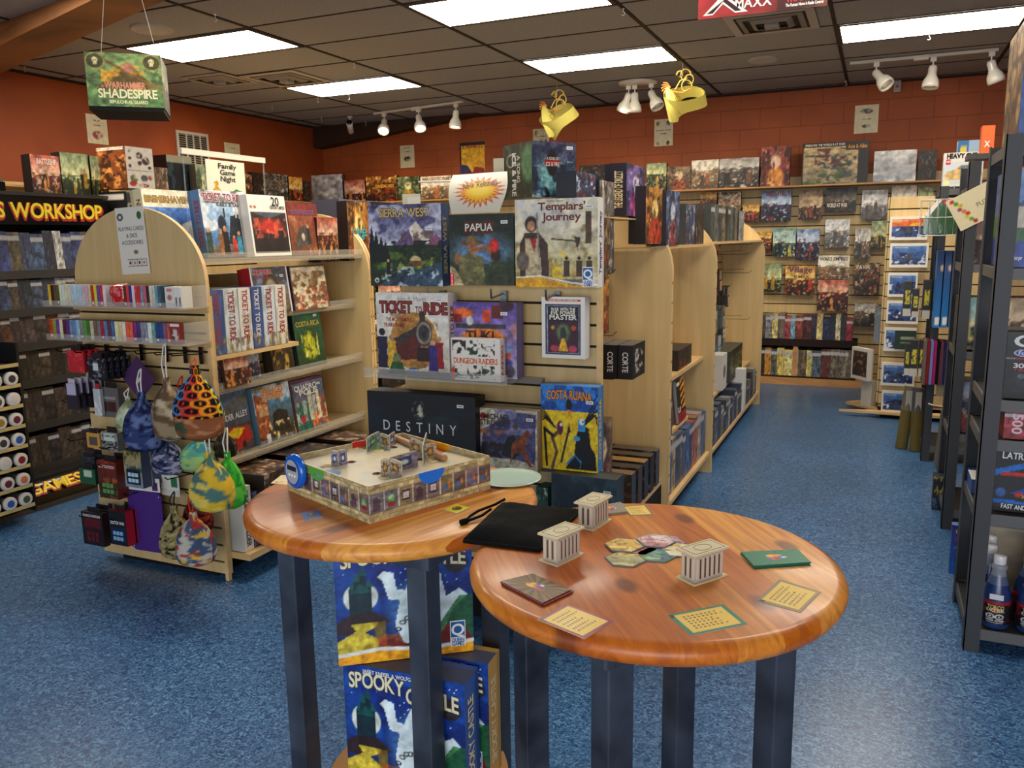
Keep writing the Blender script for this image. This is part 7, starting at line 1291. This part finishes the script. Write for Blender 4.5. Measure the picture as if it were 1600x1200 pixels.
# boxes on gondola A2 behind the left dome
G7 = 'games behind the left gondola dome'
def AB(lab_, px, X, z, pal, kd, tl=(), cvv=None, d=.07, **k): BXX(lab_, px, X, d, cvv or A(pal, kd, 26, 34), tuple(v*.7 for v in PAL[pal][2]), tl, z=z, group=G7, **k)
AB('camel race game with bright cover between the dome and the mountain game', (546, 315, 579, 408), -2.70, 1.402, 'fire', 'portrait', [('CAMEL', .55, .48, .12, (90, 190, 200), dict(w=.7, out=(20, 60, 70))), ('UP', .55, .36, .11, (90, 190, 200), dict(w=.35, out=(20, 60, 70)))], left=True)
w, h, l = fx((505, 296, 646, 346), -3.05)
m = M(); cv = Cv(80, 20, (120, 118, 140)).poly([(.3, 1), (.42, .0), (.75, 0), (.75, 1)], (22, 24, 36)).rect(.85, 0, .9, 1, (24, 26, 40)).noise((206, 206, 214), 14, .68, 4, .8, x0=.35, x1=.75).noise((90, 90, 110), 6, .55, 5, .7, x1=.3); m.pic(cv, -w/2, w/2, 0, .12); m.box(-w/2, w/2, 0, .2, 0, .12, (70, 70, 84), 'print', 'xXYzZ'); m.build('board_game_box', loc=(-2.93, l[1], l[2]), rot=(0, 0, PI/2), label='long grey and black starry box lying above the camel game', cat='board game')
m = M(); m.box(-w/2-.05, w/2+.05, 0, .2, -.02, 0, mat='maple_edge'); m.build('upper_shelf', gA2, loc=(0, 0, 0)) if False else None
m = M(); m.box(-.02-.10, .075, l[1]-w/2-3.925, l[1]+w/2-3.925, 1.42, l[2], (90, 70, 60), 'print'); m.build('riser_block', gA2)
AB('red and white game box standing just behind the dome', (497, 340, 528, 380), -2.72, 1.402, 'red', 'scene')
AB('tall dark green game below the camel game behind the dome', (570, 432, 590, 500), -2.66, 1.142, 'green', 'battle', d=.05)
AB('pale game with a white drawing behind the train game edge', (574, 500, 594, 580), -2.66, .992, 'cream', 'scene', d=.05)
AB('orange brown game tucked between the mountain and train games', (592, 438, 626, 470), -2.64, 1.142, 'red', 'scene', d=.05)
AB('small dark box on the pine shelf behind the black letter box', (598, 583, 634, 606), -2.62, .642, 'dark', 'battle', d=.1)
AB('small green edged game at the foot of the far left dome edge', (578, 590, 592, 612), -2.64, .642, 'green', 'battle', d=.1)
# ================================================================== RIGHT SIDE: KIT TOWER, STEEL RACKS
t = thing('kit_tower', 'freestanding slatwall tower with ship model kits, in front of the back wall display', 'shelving', (.42, 7.75, 0))
m = M(); m.T = T(0, -.33, 0); slats(m, -.36, .36, .10, 1.80, 0, .1); m.T = T(-.36, 0, 0, rz=-PI/2); slats(m, -.32, .32, .10, 1.80, 0, .1); m.T = T(); m.box(-.358, .358, -.325, .32, .08, 1.8, mat='maple'); m.build('slat_core', t)
for pts in ([(-.36, -.33), (-.62, -.05), (-.36, .2)], [(-.40, -.36), (-.66, -.42), (-.2, -.45), (.36, -.45), (.36, -.33)]):
    m = M(); m.prism(pts[::-1], .035, .055, mat='maple_edge', axis='z'); m.build('base_plate', t)
m = M(); m.box(-.34, .34, -.40, .3, 0, .035, (20, 18, 18)); m.build('plinth', t)
def ship(seed, sunset=False):
    c = Cv(44, 30, (222, 220, 210)).rect(.06, .1, .94, .9, (60, 90, 150)).grad((40, 60, 110), (110, 150, 200)); c.noise((30, 44, 90), 6, .5, seed, .9, y1=.6).noise((226, 236, 244), 9, .6, seed+1, .9, y1=.5)
    if sunset: c.rect(.06, .6, .94, .9, (206, 110, 50)).noise((240, 190, 90), 5, .55, seed+2, .8, y0=.6)
    c.poly([(.2, .42), (.8, .36), (.75, .3), (.28, .34)], (70, 74, 80)).rect(.45, .4, .55, .56, (80, 84, 90))
    for a in ((0, 0, 1, .1), (0, .9, 1, 1), (0, 0, .06, 1), (.94, 0, 1, 1)): c.rect(*a, (226, 222, 210))
    return c
for k, (px, l_) in enumerate((((1389, 338, 1449, 375), 'topmost, with an orange sunset sea'), ((1389, 380, 1449, 418), 'second from the top, with green shore'), ((1386, 426, 1432, 464), 'third from the top'), ((1384, 470, 1434, 506), 'fourth from the top, grey sea'), ((1380, 512, 1430, 549), 'behind the dark green kit'), ((1376, 567, 1428, 603), 'second from the bottom, white ship'), ((1376, 611, 1424, 645), 'lowest, standing on the base'))):
    BY('white framed ship model kit on the slatwall tower, '+l_, px, 7.36, .05, ship(k*5+3, k == 0), (214, 212, 202), [('SHIP KIT'[:0] or 'MAN O WAR', .3, .82, .06, (226, 226, 220), dict(w=.34, bold=0))], group='ship model kits on the slatwall tower', name='model_kit_box', cat='model kit')
BY('dark green model kit hanging over the fifth ship kit', (1397, 517, 1430, 546), 7.28, .03, Cv(20, 14, (30, 50, 36)).rect(.3, .55, .9, .68, (150, 160, 130)).rect(.3, .3, .7, .36, (120, 140, 110)), (24, 40, 30), group='ship model kits on the slatwall tower', name='model_kit_box', cat='model kit')
w, h = .22, .27; gbox('model_kit_box', 'white framed dark kit angled on the left face of the tower', w, h, .05, Cv(30, 24, (214, 210, 200)).rect(.08, .1, .92, .9, (60, 50, 46)).noise((150, 120, 100), 9, .55, 4, .9, x0=.1, x1=.9, y0=.15, y1=.85), (210, 206, 196), (-.10, 7.50, .29), math.radians(-52), 0, group='ship model kits on the slatwall tower', cat='model kit')
m = M(); m.box(-.10, .0, -.06, 0, 0, .22, (206, 200, 186), 'print'); m.build('white_box', loc=(.04, 7.55, .056), rot=(0, 0, -.6), label='plain white small box standing on the tower base plate', cat='box')
m = M(); m.box(-.06, .06, -.06, .0, 0, .3, (66, 64, 60), 'shrinkwrap'); m.build('hanging_pack', loc=(.055, 7.6, .60), rot=(0, 0, -PI/2), label='dark wrapped pack hanging above the angled dark kit on the tower', cat='accessory')

SB = (58, 60, 64)
def steel_rack(lab_, x0, x1, y0, y1, H, zs, rear=True):
    t = thing('steel_rack', lab_, 'rack', ((x0+x1)/2, (y0+y1)/2, 0), group='black steel racks on the right'); hw, hd = (x1-x0)/2, (y1-y0)/2
    for sx in (-1, 1):
        for sy in (-1, 1):
            m = M(); xa, ya = sx*hw, sy*hd; a, b_ = sorted((xa, xa-sx*.052)); m.box(a, b_, *sorted((ya, ya-sy*.004)), 0, H, SB, 'paint_metal'); m.box(*sorted((xa, xa-sx*.004)), *sorted((ya, ya-sy*.048)), 0, H, SB, 'paint_metal'); m.build('post', t)
    for z in zs:
        m = M(); m.box(-hw+.006, hw-.006, -hd+.006, hd-.006, z-.012, z, (52, 50, 50), 'matte')
        for sy in (-1, 1): m.box(-hw+.005, hw-.005, *sorted((sy*(hd-.005), sy*(hd-.012))), z-.035, z+.004, (96, 96, 96), 'paint_metal')
        for sx in (-1, 1): m.box(*sorted((sx*(hw-.005), sx*(hw-.012))), -hd+.005, hd-.005, z-.035, z+.004, (80, 78, 76), 'paint_metal')
        m.build('shelf', t)
    return t
steel_rack('front black steel rack at the right edge with fuel bottles and radio control boxes', .36, 1.30, 3.2, 3.68, 1.82, (.085, .52, .79, .93, 1.38, 1.785))
steel_rack('second black steel rack from the front at right, behind the puzzle sign', .37, 1.30, 4.58, 5.05, 1.84, (.10, .50, .92, 1.35, 1.72))
steel_rack('farthest black steel rack at right beneath the heavy car kit box', .33, 1.30, 5.98, 6.45, 1.80, (.10, 1.78))
# bottles
def bottle(x, y, z, lab_):
    t = thing('fuel_bottle', lab_, 'bottle', (x, y, z), (0, 0, -.15), 'fuel bottles on the floor shelf')
    m = M(); m.lathe([(.001, 0), (.040, 0), (.045, .006), (.046, .02), (.046, .11), (.043, .135), (.034, .165), (.025, .195), (.021, .215), (.026, .225), (.026, .232), (.019, .238), (.016, .24)], 28, cols=[(56, 84, 150)]*6+[(120, 140, 180)]+[(190, 196, 206)]*5, mat='bottle_plastic'); m.build('bottle_body', t)
    m = M(); m.lathe([(.019, .238), (.0205, .24), (.0205, .266), (.018, .270), (.001, .270)], 20, (236, 236, 234), 'gloss'); m.build('cap', t)
    cv = Cv(60, 40, (30, 24, 28)).rect(0, .86, 1, 1, (160, 34, 44)).rect(0, 0, .16, 1, (150, 36, 50)).noise((150, 36, 50), 5, .56, 3, .7, y0=.1, y1=.9); cv.ell(.5, .62, .12, .12, (236, 190, 60), .3).ell(.5, .62, .09, .09, (200, 70, 40), .3)
    for x_ in (.4, .58): cv.ring(x_, .34, .075, .1, .25, (226, 226, 226))
    cv.ell(.4, .34, .03, .05, (226, 226, 226), .4).ell(.58, .34, .02, .05, (226, 226, 226), .4)
    a = (cv.X-.5)*PI*1.15-PI/2; P = np.stack([.0464*np.cos(a), .0464*np.sin(a), .022+.085*cv.Y], -1); m = M(); m.grid(P, cv.A, 'print', True)
    def wrap(s_, f, h_, w_, c):
        V, F = layout(s_, h_, w_); V[:, 1] -= h_/2; m.add([(.0468*math.cos(v[0]/.0468-PI/2), .0468*math.sin(v[0]/.0468-PI/2), f+v[1]) for v in V], F, c, 'print')
    wrap('TORCO', .086, .014, .055, (226, 200, 110)); wrap('RACE FUEL', .074, .011, .06, (226, 210, 190)); wrap('DANGER - EXTREME', .036, .006, .06, (230, 226, 226)); wrap('POISON FLAMMABLE', .028, .004, .055, (190, 186, 190))
    m.build('wrapped_label', t)
    m = M(); m.T = T(0, -.0475, .128); m.q([(-.022, -.012), (.022, -.012), (.022, .008), (-.022, .008)], (222, 222, 218), 0); m.build('price_sticker', t)
b0 = [onax(1552, 985, 1, 3.275), onax(1606, 996, 1, 3.275), onax(1535, 960, 1, 3.36), onax(1588, 960, 1, 3.40)]
for (x, y), l_ in zip(((b0[0][0], 3.265), (b0[1][0], 3.265), (.445, 3.37), (.575, 3.375), (.70, 3.37), (.455, 3.475), (.60, 3.48)), ('nearest beside the rack post', 'front row, cut by the right photo edge', 'second row, directly behind the post', 'second row, between the two front bottles', 'second row at the right edge', 'third row behind the post', 'third row in the middle')):
    bottle(x, y, .089, 'white capped blue fuel bottle, '+l_)
G8 = 'boxes on the front steel rack'
gbox('puzzle_box', 'wide puzzle box with yellow letters standing behind the fuel bottles', .72, .34, .06, Cv(60, 30, (176, 166, 146)).rect(0, .8, 1, 1, (60, 70, 100)).ell(.45, .9, .14, .08, (90, 130, 60), .2).rect(.62, .8, 1, 1, (190, 150, 50)).rect(.25, .46, .5, .72, (24, 22, 22)), (150, 140, 120), (.78, 3.60, .09), 0, 0, [('PUZZLE', .37, .69, .05, (226, 226, 220), dict(w=.16)), ('TOW', .37, .58, .1, (226, 160, 40), dict(w=.16))], group=G8)
cv = Cv(90, 50, (16, 16, 20)).poly([(0, .66), (.4, .82), (.7, .8), (.4, .74), (0, .56)], (30, 130, 206)).poly([(0, .2), (.5, .16), (1, .2), (1, .12), (0, .14)], (30, 120, 200)).poly([(.06, .58), (.1, .64), (.6, .6), (.6, .57), (.12, .58)], (190, 50, 50)).ell(.2, .42, .12, .16, (30, 30, 40), .2).poly([(.2, .3), (.5, .5), (.9, .46), (.6, .26)], (30, 90, 170)).ell(.08, .3, .07, .09, (70, 110, 170), .3).ell(.28, .28, .05, .05, (200, 60, 50), .3).line([(.3, .3), (.7, .4)], .012, (206, 60, 50)).ell(.4, .2, .05, .05, (240, 190, 50), .2)
BY('black and blue radio control box with slanted white letters on the second shelf', (1549, 704, 1690, 806), 3.26, .26, cv, (26, 26, 30), [('LATRAX', .26, .89, .1, (236, 236, 236), dict(w=.38, rot=-.02)), ('FAST AND FUN', .3, .08, .07, (236, 236, 236), dict(w=.4, rot=-.03)), ('20+', .36, .26, .05, (240, 200, 60), dict(w=.08))], z=.525, group=G8, left=True, name='radio_control_box')
cs = [(150, 44, 50), (150, 40, 50), (50, 70, 130), (46, 64, 126), (60, 80, 140), (150, 46, 50), (50, 70, 130), (140, 120, 60), (60, 90, 110)]
spines('small puzzle boxes on the front rack', 9, (.43, 3.235), (1.10, 3.235), .795, .098, .25, cs, 'puzzle_box', 'puzzle', lambda k: '%s small puzzle box end, %s from the post on the third shelf' % (cname(cs[k]), ORD[k]), 0, text=[('500', (230, 200, 206))])
cv = Cv(90, 90, (24, 22, 26)).ell(.36, .3, .3, .18, (56, 58, 66), .3).ell(.36, .34, .24, .1, (30, 30, 36), .2).ell(.2, .34, .05, .05, (110, 114, 120), .3).ell(.36, .34, .05, .05, (110, 114, 120), .3).noise((50, 50, 60), 8, .6, 4, .7, y0=.1, y1=.5)
cv.ell(.22, .69, .13, .055, (226, 230, 236), .06).ell(.22, .69, .115, .045, (36, 80, 160), .06).rect(0, .6, .12, .612, (150, 150, 150)).rect(.12, .595, 1, .612, (170, 40, 50))
BY('black radio control car box with a large outlined letter and blue oval badge', (1566, 520, 1700, 622), 3.25, .2, cv, (30, 28, 32), [('GT', .34, .87, .17, (232, 232, 226), dict(w=.5, out=(24, 22, 26))), ('Ford', .22, .69, .05, (236, 236, 240), dict(w=.14)), ('30+', .2, .5, .07, (232, 222, 222), dict(w=.2)), ('MPH', .2, .43, .03, (190, 40, 50), dict(w=.16)), ('FORD PERFORMANCE', .5, .61, .016, (206, 206, 206), dict(w=.5)), ('Ready-To-Race', .55, .12, .05, (230, 230, 226), dict(w=.34))], z=.935, group=G8, left=True, name='radio_control_box')
cv = Cv(60, 70).grad((90, 130, 190), (150, 180, 214), .5, 1).rect(0, 0, 1, .26, (40, 76, 150)).rect(0, .26, 1, .44, (50, 110, 60)).rect(.1, .4, .4, .62, (206, 200, 180)).poly([(.08, .62), (.25, .74), (.42, .62)], (80, 90, 130)).ell(.3, .92, .12, .05, (190, 50, 60), .2).noise((70, 100, 180), 6, .58, 4, .6, y1=.24)
lc = Cv(50, 60).grad((120, 104, 84), (150, 134, 110)).noise((90, 74, 56), 9, .5, 3, .9).noise((170, 156, 130), 12, .56, 5, .7).rect(.0, .0, .28, 1, (110, 120, 160)).rect(0, 0, .2, .3, (30, 60, 130)).rect(.0, .3, .2, .55, (90, 120, 50))
w, h, l = fy((1568, 262, 1690, 422), 3.24); t = gbox('puzzle_box', 'large blue and green landscape puzzle box with a worn brown side', w, l[2]+h-1.386, .36, cv, (110, 110, 140), (l[0], 3.24, 1.386), 0, 0, [('Ravensburger', .12, .1, .04, (226, 226, 236), dict(w=.22))], group=G8)
m = M(); m.T = T(-w/2-.0006, .36, 0, rz=-PI/2); hh = l[2]+h-1.386; m.pic(lc, 0, .36, 0, hh)
T0 = m.T.copy(); m.T = T0@T(.33, 0, hh*.16)@Matrix.Rotation(-PI/2, 4, 'Y'); m.text('Ravensburger', 0, 0, .022, (226, 226, 236), hh*.26, y=-.001); m.build('printed_side', t)
cv = Cv(40, 70, (70, 100, 150)).rect(.16, 0, 1, 1, (120, 160, 206)).rect(.3, .6, 1, 1, (40, 50, 70)).noise((206, 220, 236), 9, .55, 3, .8, x0=.2, y0=.2).line([(.5, .5), (.9, .95)], .01, (226, 230, 236))
lc = Cv(60, 60).grad((100, 76, 52), (150, 126, 96)).noise((176, 150, 116), 8, .5, 3, .9).noise((70, 50, 36), 11, .55, 5, .9).poly([(.3, .1), (.36, .6), (.4, .1)], (60, 40, 30))
gbox('kite_box', 'tall box with snap and fly lettering on top of the front rack', .34, .40, .40, cv, (90, 110, 150), (.565, 3.235, 1.79), 0, 0, (), group=G8, cat='toy')
o = [q for q in C.objects if q.name.startswith('kite_box') and q.type == 'EMPTY'][-1]
m = M(); m.T = T(-.1706, .40, 0, rz=-PI/2); m.pic(lc, 0, .40, 0, .40); m.build('printed_side', o)
m = M(); m.T = T(-.105, -.002, .19)@Matrix.Rotation(-PI/2, 4, 'Y'); m.text('Snap&Fly', -.06, -.0, .045, (60, 60, 70), .2, bold=2, y=-.0004); m.text('Snap&Fly', -.06, 0, .042, (226, 214, 180), .2, y=-.001); m.build('printed_title', o)
# puzzles card hanging sign
t = thing('puzzle_sign', 'cream card sign with coloured puzzle pieces, tilted on the second rack post', 'sign', (.44, 4.572, 1.65), (0, -.5, 0))
cv = Cv(60, 36, (226, 214, 176))
for k, c_ in enumerate(((190, 60, 50), (90, 150, 60), (214, 190, 60), (150, 70, 110), (214, 140, 60), (190, 60, 60), (206, 200, 80), (110, 160, 70), (180, 60, 60))): cv.ell(.1+.03*(k % 3)+.02*k, .9-.1*k, .05, .07, c_, .3)
m = M(); m.pic(cv, -.14, .1, -.08, .08); m.box(-.14, .1, .0005, .002, -.08, .08, (216, 206, 176)); m.text('PUZZLES', .025, .0, .022, (90, 86, 80), .11, y=-.001, bold=0); m.build('card_sheet', t)
# giant puzzle box & floor items
BY('blue children puzzle box leaning beside the front rack foot', (1479, 822, 1530, 932), 3.72, .05, Cv(30, 50).grad((30, 110, 180), (50, 60, 130)).rect(.3, .25, .55, .7, (40, 44, 90)).ell(.25, .55, .14, .05, (190, 130, 110), .3).ell(.3, .36, .12, .05, (190, 130, 110), .3).ell(.8, .4, .2, .16, (150, 120, 90), .3), (60, 90, 150), [('GIANT', .5, .88, .1, (226, 176, 50), dict(w=.75)), ('PUZZLE', .55, .81, .05, (226, 190, 60), dict(w=.4)), ('STORY', .5, .72, .1, (180, 60, 110), dict(w=.75))], z=.09, group='boxes behind the front steel rack')
gbox('puzzle_box', 'blue and white flat box on the second shelf behind the front rack post', .16, .055, .2, Cv(20, 8, (40, 70, 140)).rect(.1, .3, .6, .7, (150, 80, 80)), (40, 70, 140), (.45, 3.45, .525), 0, group='boxes behind the front steel rack', top=(206, 206, 196))
for k, (x, z, pal) in enumerate(((.46, .93, 'teal'), (.60, .93, 'brown'), (.48, .505, 'blue'), (.50, 1.355, 'red'), (.66, .505, 'cream'), (.70, 1.355, 'blue'))):
    gbox('puzzle_box', ('teal seaside', 'sepia village', 'blue', 'red', 'cream', 'violet blue')[k]+' puzzle box on the second steel rack, seen between the posts', .17, .26 if z < 1.3 else .3, .2, A(pal, 'scene', 18, 24), tuple(v*.7 for v in PAL[pal][2]), (x, 4.64, z+.0), 0, group='puzzle boxes on the second steel rack')
m = M(); m.lathe([(.001, 0), (.11, 0), (.12, .1), (.11, .2), (.06, .24), (.001, .24)], 14, (24, 24, 30), 'cloth'); m.build('black_backpack', loc=(.95, 4.75, .922), label='black cloth bag on the second steel rack above the car box', cat='bag')
# heavy chevy and neighbours on top of far rack
cv = Cv(60, 50, (226, 222, 212)).rect(.0, .0, 1, .72, (206, 214, 220)).poly([(.02, .34), (.1, .44), (.3, .5), (.42, .62), (.7, .64), (.95, .5), (1, .3), (.9, .2), (.1, .2)], (206, 180, 130)).poly([(.34, .5), (.44, .6), (.68, .61), (.72, .52)], (120, 130, 140)).ell(.1, .1, .09, .09, (246, 236, 150), .3).rect(.06, .66, .18, .82, (190, 40, 50)).rect(0, 0, 1, .06, (226, 222, 210))
BY('white car model kit box with bold black title on the far steel rack', (1472, 238, 1534, 290), 6.05, .12, cv, (214, 206, 190), [('HEAVY CHEVY', .53, .9, .13, (30, 24, 26), dict(w=.9, bold=2)), ('AMT', .12, .74, .06, (236, 226, 226), dict(w=.1))], z=1.80, group='boxes on the far steel rack', left=True, name='model_kit_box', cat='model kit')
BY('blue and yellow box behind the white car kit on the far rack', (1496, 219, 1535, 240), 6.3, .12, Cv(24, 12, (150, 180, 206)).rect(0, 0, .45, 1, (40, 110, 170)).rect(.12, .2, .34, .9, (226, 206, 60)), (170, 190, 210), z=1.80, group='boxes on the far steel rack')
BY('orange box with a white x letter at the right end of the far rack', (1532, 196, 1552, 240), 5.7, .12, Cv(16, 24, (226, 96, 34)), (226, 96, 34), [('X', .45, .35, .2, (240, 236, 230), dict(w=.4))], group='boxes on the far steel rack', left=True)
m = M(); m.box(-.2, .3, -.1, .1, -.03, 0, (60, 58, 58), 'paint_metal'); l = fy((1532, 196, 1552, 240), 5.7)[2]; m.build('wall_shelf', loc=(l[0]+.1, 5.76, l[2]), label='short grey shelf under the orange box at right', cat='shelf')
# wire basket with house kit bag
p = fy((1437, 312, 1500, 368), 5.7); w, h, l = p; t = thing('wire_basket', 'white wire basket holding bagged house kits above the blue packs', 'basket', (l[0], 5.75, l[2]))
m = M()
for z in (0, h*.5, h): m.tube([(-w/2, -.1, z), (w/2, -.1, z), (w/2, .1, z), (-w/2, .1, z), (-w/2, -.1, z)], .003, 5, (206, 204, 196), 'gloss')
for x in (.14-l[0]+.2, .45-l[0]-.05): m.tube([(x, .1, h*.5), (x, .24, h*.5)], .004, 5, (60, 58, 56))
for k in range(6): x = -w/2+w*k/5; m.tube([(x, -.1, h), (x, -.1, 0), (x, .1, 0), (x, .1, h)], .002, 4, (200, 198, 190), 'gloss')
m.build('wire_frame', t)
m = M(); m.prism([(-.09, 0), (.09, 0), (.09, .1), (0, .19), (-.09, .1)], -.05, .05, (56, 90, 60), 'shrinkwrap'); m.q([(-.09, .12), (-.02, .21), (.0, .20), (-.07, .10)], (226, 222, 216), -.052); m.q([(0, .20), (.02, .21), (.09, .12), (.07, .10)], (170, 50, 50), -.052); m.build('house_kit_bag', loc=(l[0], 5.75, l[2]+.01), label='clear bag with a green and red paper house kit in the wire basket', cat='model kit')
# steel frame with hanging goods in front of the far rack
cols = [(24, 90, 150), (26, 104, 166), (24, 96, 158), (20, 60, 100)]
for k, x0_ in enumerate((1457, 1469, 1481, 1493)):
    w, h, l = fy((x0_, 392, x0_+10, 512), 5.82); m = M(); cv = Cv(6, 40, cols[k]).grad((26, 120, 190), (20, 56, 110)).rect(.2, .03, .9, .13, (226, 226, 220)); cv.ell(1.0, .78, .5, .05, (214, 180, 150), .2)
    m.pic(cv, -w/2, w/2, 0, h); m.box(-w/2, w/2, 0, .18, 0, h, cols[k], 'print', 'xXYzZ'); m.build('blue_pack', loc=l, label='tall blue pack hanging below the wire basket, %s from the left' % ORD[k], cat='accessory', group='tall blue packs below the wire basket')
cc = [(110, 96, 90), (120, 40, 46), (120, 120, 176), (150, 40, 96), (26, 22, 24), (96, 60, 76), (44, 40, 84), (120, 36, 60), (34, 60, 110), (30, 56, 104)]
for k in range(10):
    w, h, l = fy((1440+k*5.2, 532+k*.6, 1444.4+k*5.2, 601), 5.85); m = M(); m.box(-w/2, w/2, 0, .2, 0, h, cc[k], 'cloth'); m.build('coloured_sheet', loc=l, label='%s sheet pack in the hanging row below the blue packs, %s from the left' % (cname(cc[k]), ORD[k]), cat='craft material', group='coloured sheets hanging at right')
for k, (px, n_) in enumerate((((1410, 440, 1422, 494), 0), ((1424, 452, 1434, 496), 1), ((1440, 438, 1452, 498), 2), ((1412, 538, 1420, 586), 3), ((1420, 532, 1432, 588), 4), ((1434, 532, 1442, 588), 5))):
    w, h, l = fy(px, 6.0); m = M(); cv = Cv(8, 30, (30, 28, 26)).rect(.2, .35, .8, .75, (206, 190, 50)).noise((30, 28, 26), 14, .55, k, .8, y0=.35, y1=.75).rect(0, 0, 1, .2, (196, 190, 176)); m.pic(cv, -w/2, w/2, 0, h); m.box(-w/2, w/2, 0, .12, 0, h, (44, 42, 38), 'print', 'xXYzZ'); m.build('glue_pack', loc=l, label='black and yellow hobby pack beside the ship kits, %s' % ('upper left', 'upper centre', 'upper right beside the blue packs', 'lower left', 'lower centre', 'lower right')[n_], cat='accessory', group='black and yellow hobby packs')
# long tubes
for k, (pa, pb) in enumerate((((1423, 604), (1408, 700)), ((1436, 606), (1430, 704)))):
    b_ = onax(*pb, 2, 0.0); a = onax(*pa, 1, b_[1]+.05); t = thing('cardboard_tube', 'long brown cardboard tube standing on the floor, %s of the two' % ('left' if k == 0 else 'right'), 'tube', (b_[0], b_[1], 0), (0, 0, 0), 'cardboard tubes')
    d = Vector(a)-Vector(b_); m = M(); m.tube([(0, 0, .0), tuple(d)], .04, 16, (112, 100, 56), 'matte'); m.build('tube_body', t); m = M(); m.tube([tuple(d*.62), tuple(d*1.001)], .0405, 16, (86, 84, 84) if k else (120, 110, 84), 'print'); m.box(d.x*.8-.02, d.x*.8+.02, d.y*.8-.043, d.y*.8-.041, d.z*.62, d.z*.95, (196, 190, 172), 'print'); m.build('tube_wrap', t)
# stick bag and other hanging
w, h, l = fy((1458, 640, 1482, 742), 5.3); t = thing('stick_bag', 'clear bag of yellow craft sticks hanging from a white hook at right', 'craft material', l)
m = M(); m.prism([(-w*.5, h*.2), (-w*.2, 0), (w*.4, 0), (w*.5, h*.9), (-w*.3, h)], -.02, .02, (120, 116, 100), 'shrinkwrap'); m.build('clear_bag', t)
for k in range(4): m = M(); x = -.01+.018*k; m.box(x-.007, x+.007, -.026, -.022, h*.1, h*.72, (206, 140, 34), 'print'); m.build('craft_stick', t)
m = M(); m.tube([(-.1, -.1, 0), (-.07, -.1, -.01), (.0, -.02, -.03), (.02, 0, -.03), (.02, 0, -.1), (.06, -.22, -.1)], .005, 6, (214, 206, 190), 'gloss'); m.build('white_hook', loc=(l[0], 5.3, l[2]+h+.05), label='white wire hook sticking out above the bag of yellow sticks', cat='hook')
m = M(); m.box(-.05, .05, 0, .02, 0, .3, (130, 124, 104), 'shrinkwrap'); m.build('hanging_pack', loc=(l[0]+.03, 5.86, l[2]+h-.02), label='grey wrapped pack hanging directly below the coloured sheets', cat='accessory')
w, h, l = fy((1454, 745, 1478, 815), 4.9); gbox('puzzle_box', 'black and yellow box near the floor between the two rack feet', w, h, .1, Cv(16, 30, (30, 30, 40)).noise((206, 190, 60), 8, .55, 3, .9, y0=.6).noise((70, 110, 150), 6, .55, 5, .9, y1=.5), (30, 40, 60), (l[0], 4.9, l[2]), group='boxes behind the front steel rack')
m = M(); m.box(-.2, .3, 0, .2, -.02, 0, (50, 48, 48), 'paint_metal'); m.build('floor_plinth', loc=(l[0]+.15, 4.88, l[2]), label='low black ledge under the black and yellow box', cat='shelf')
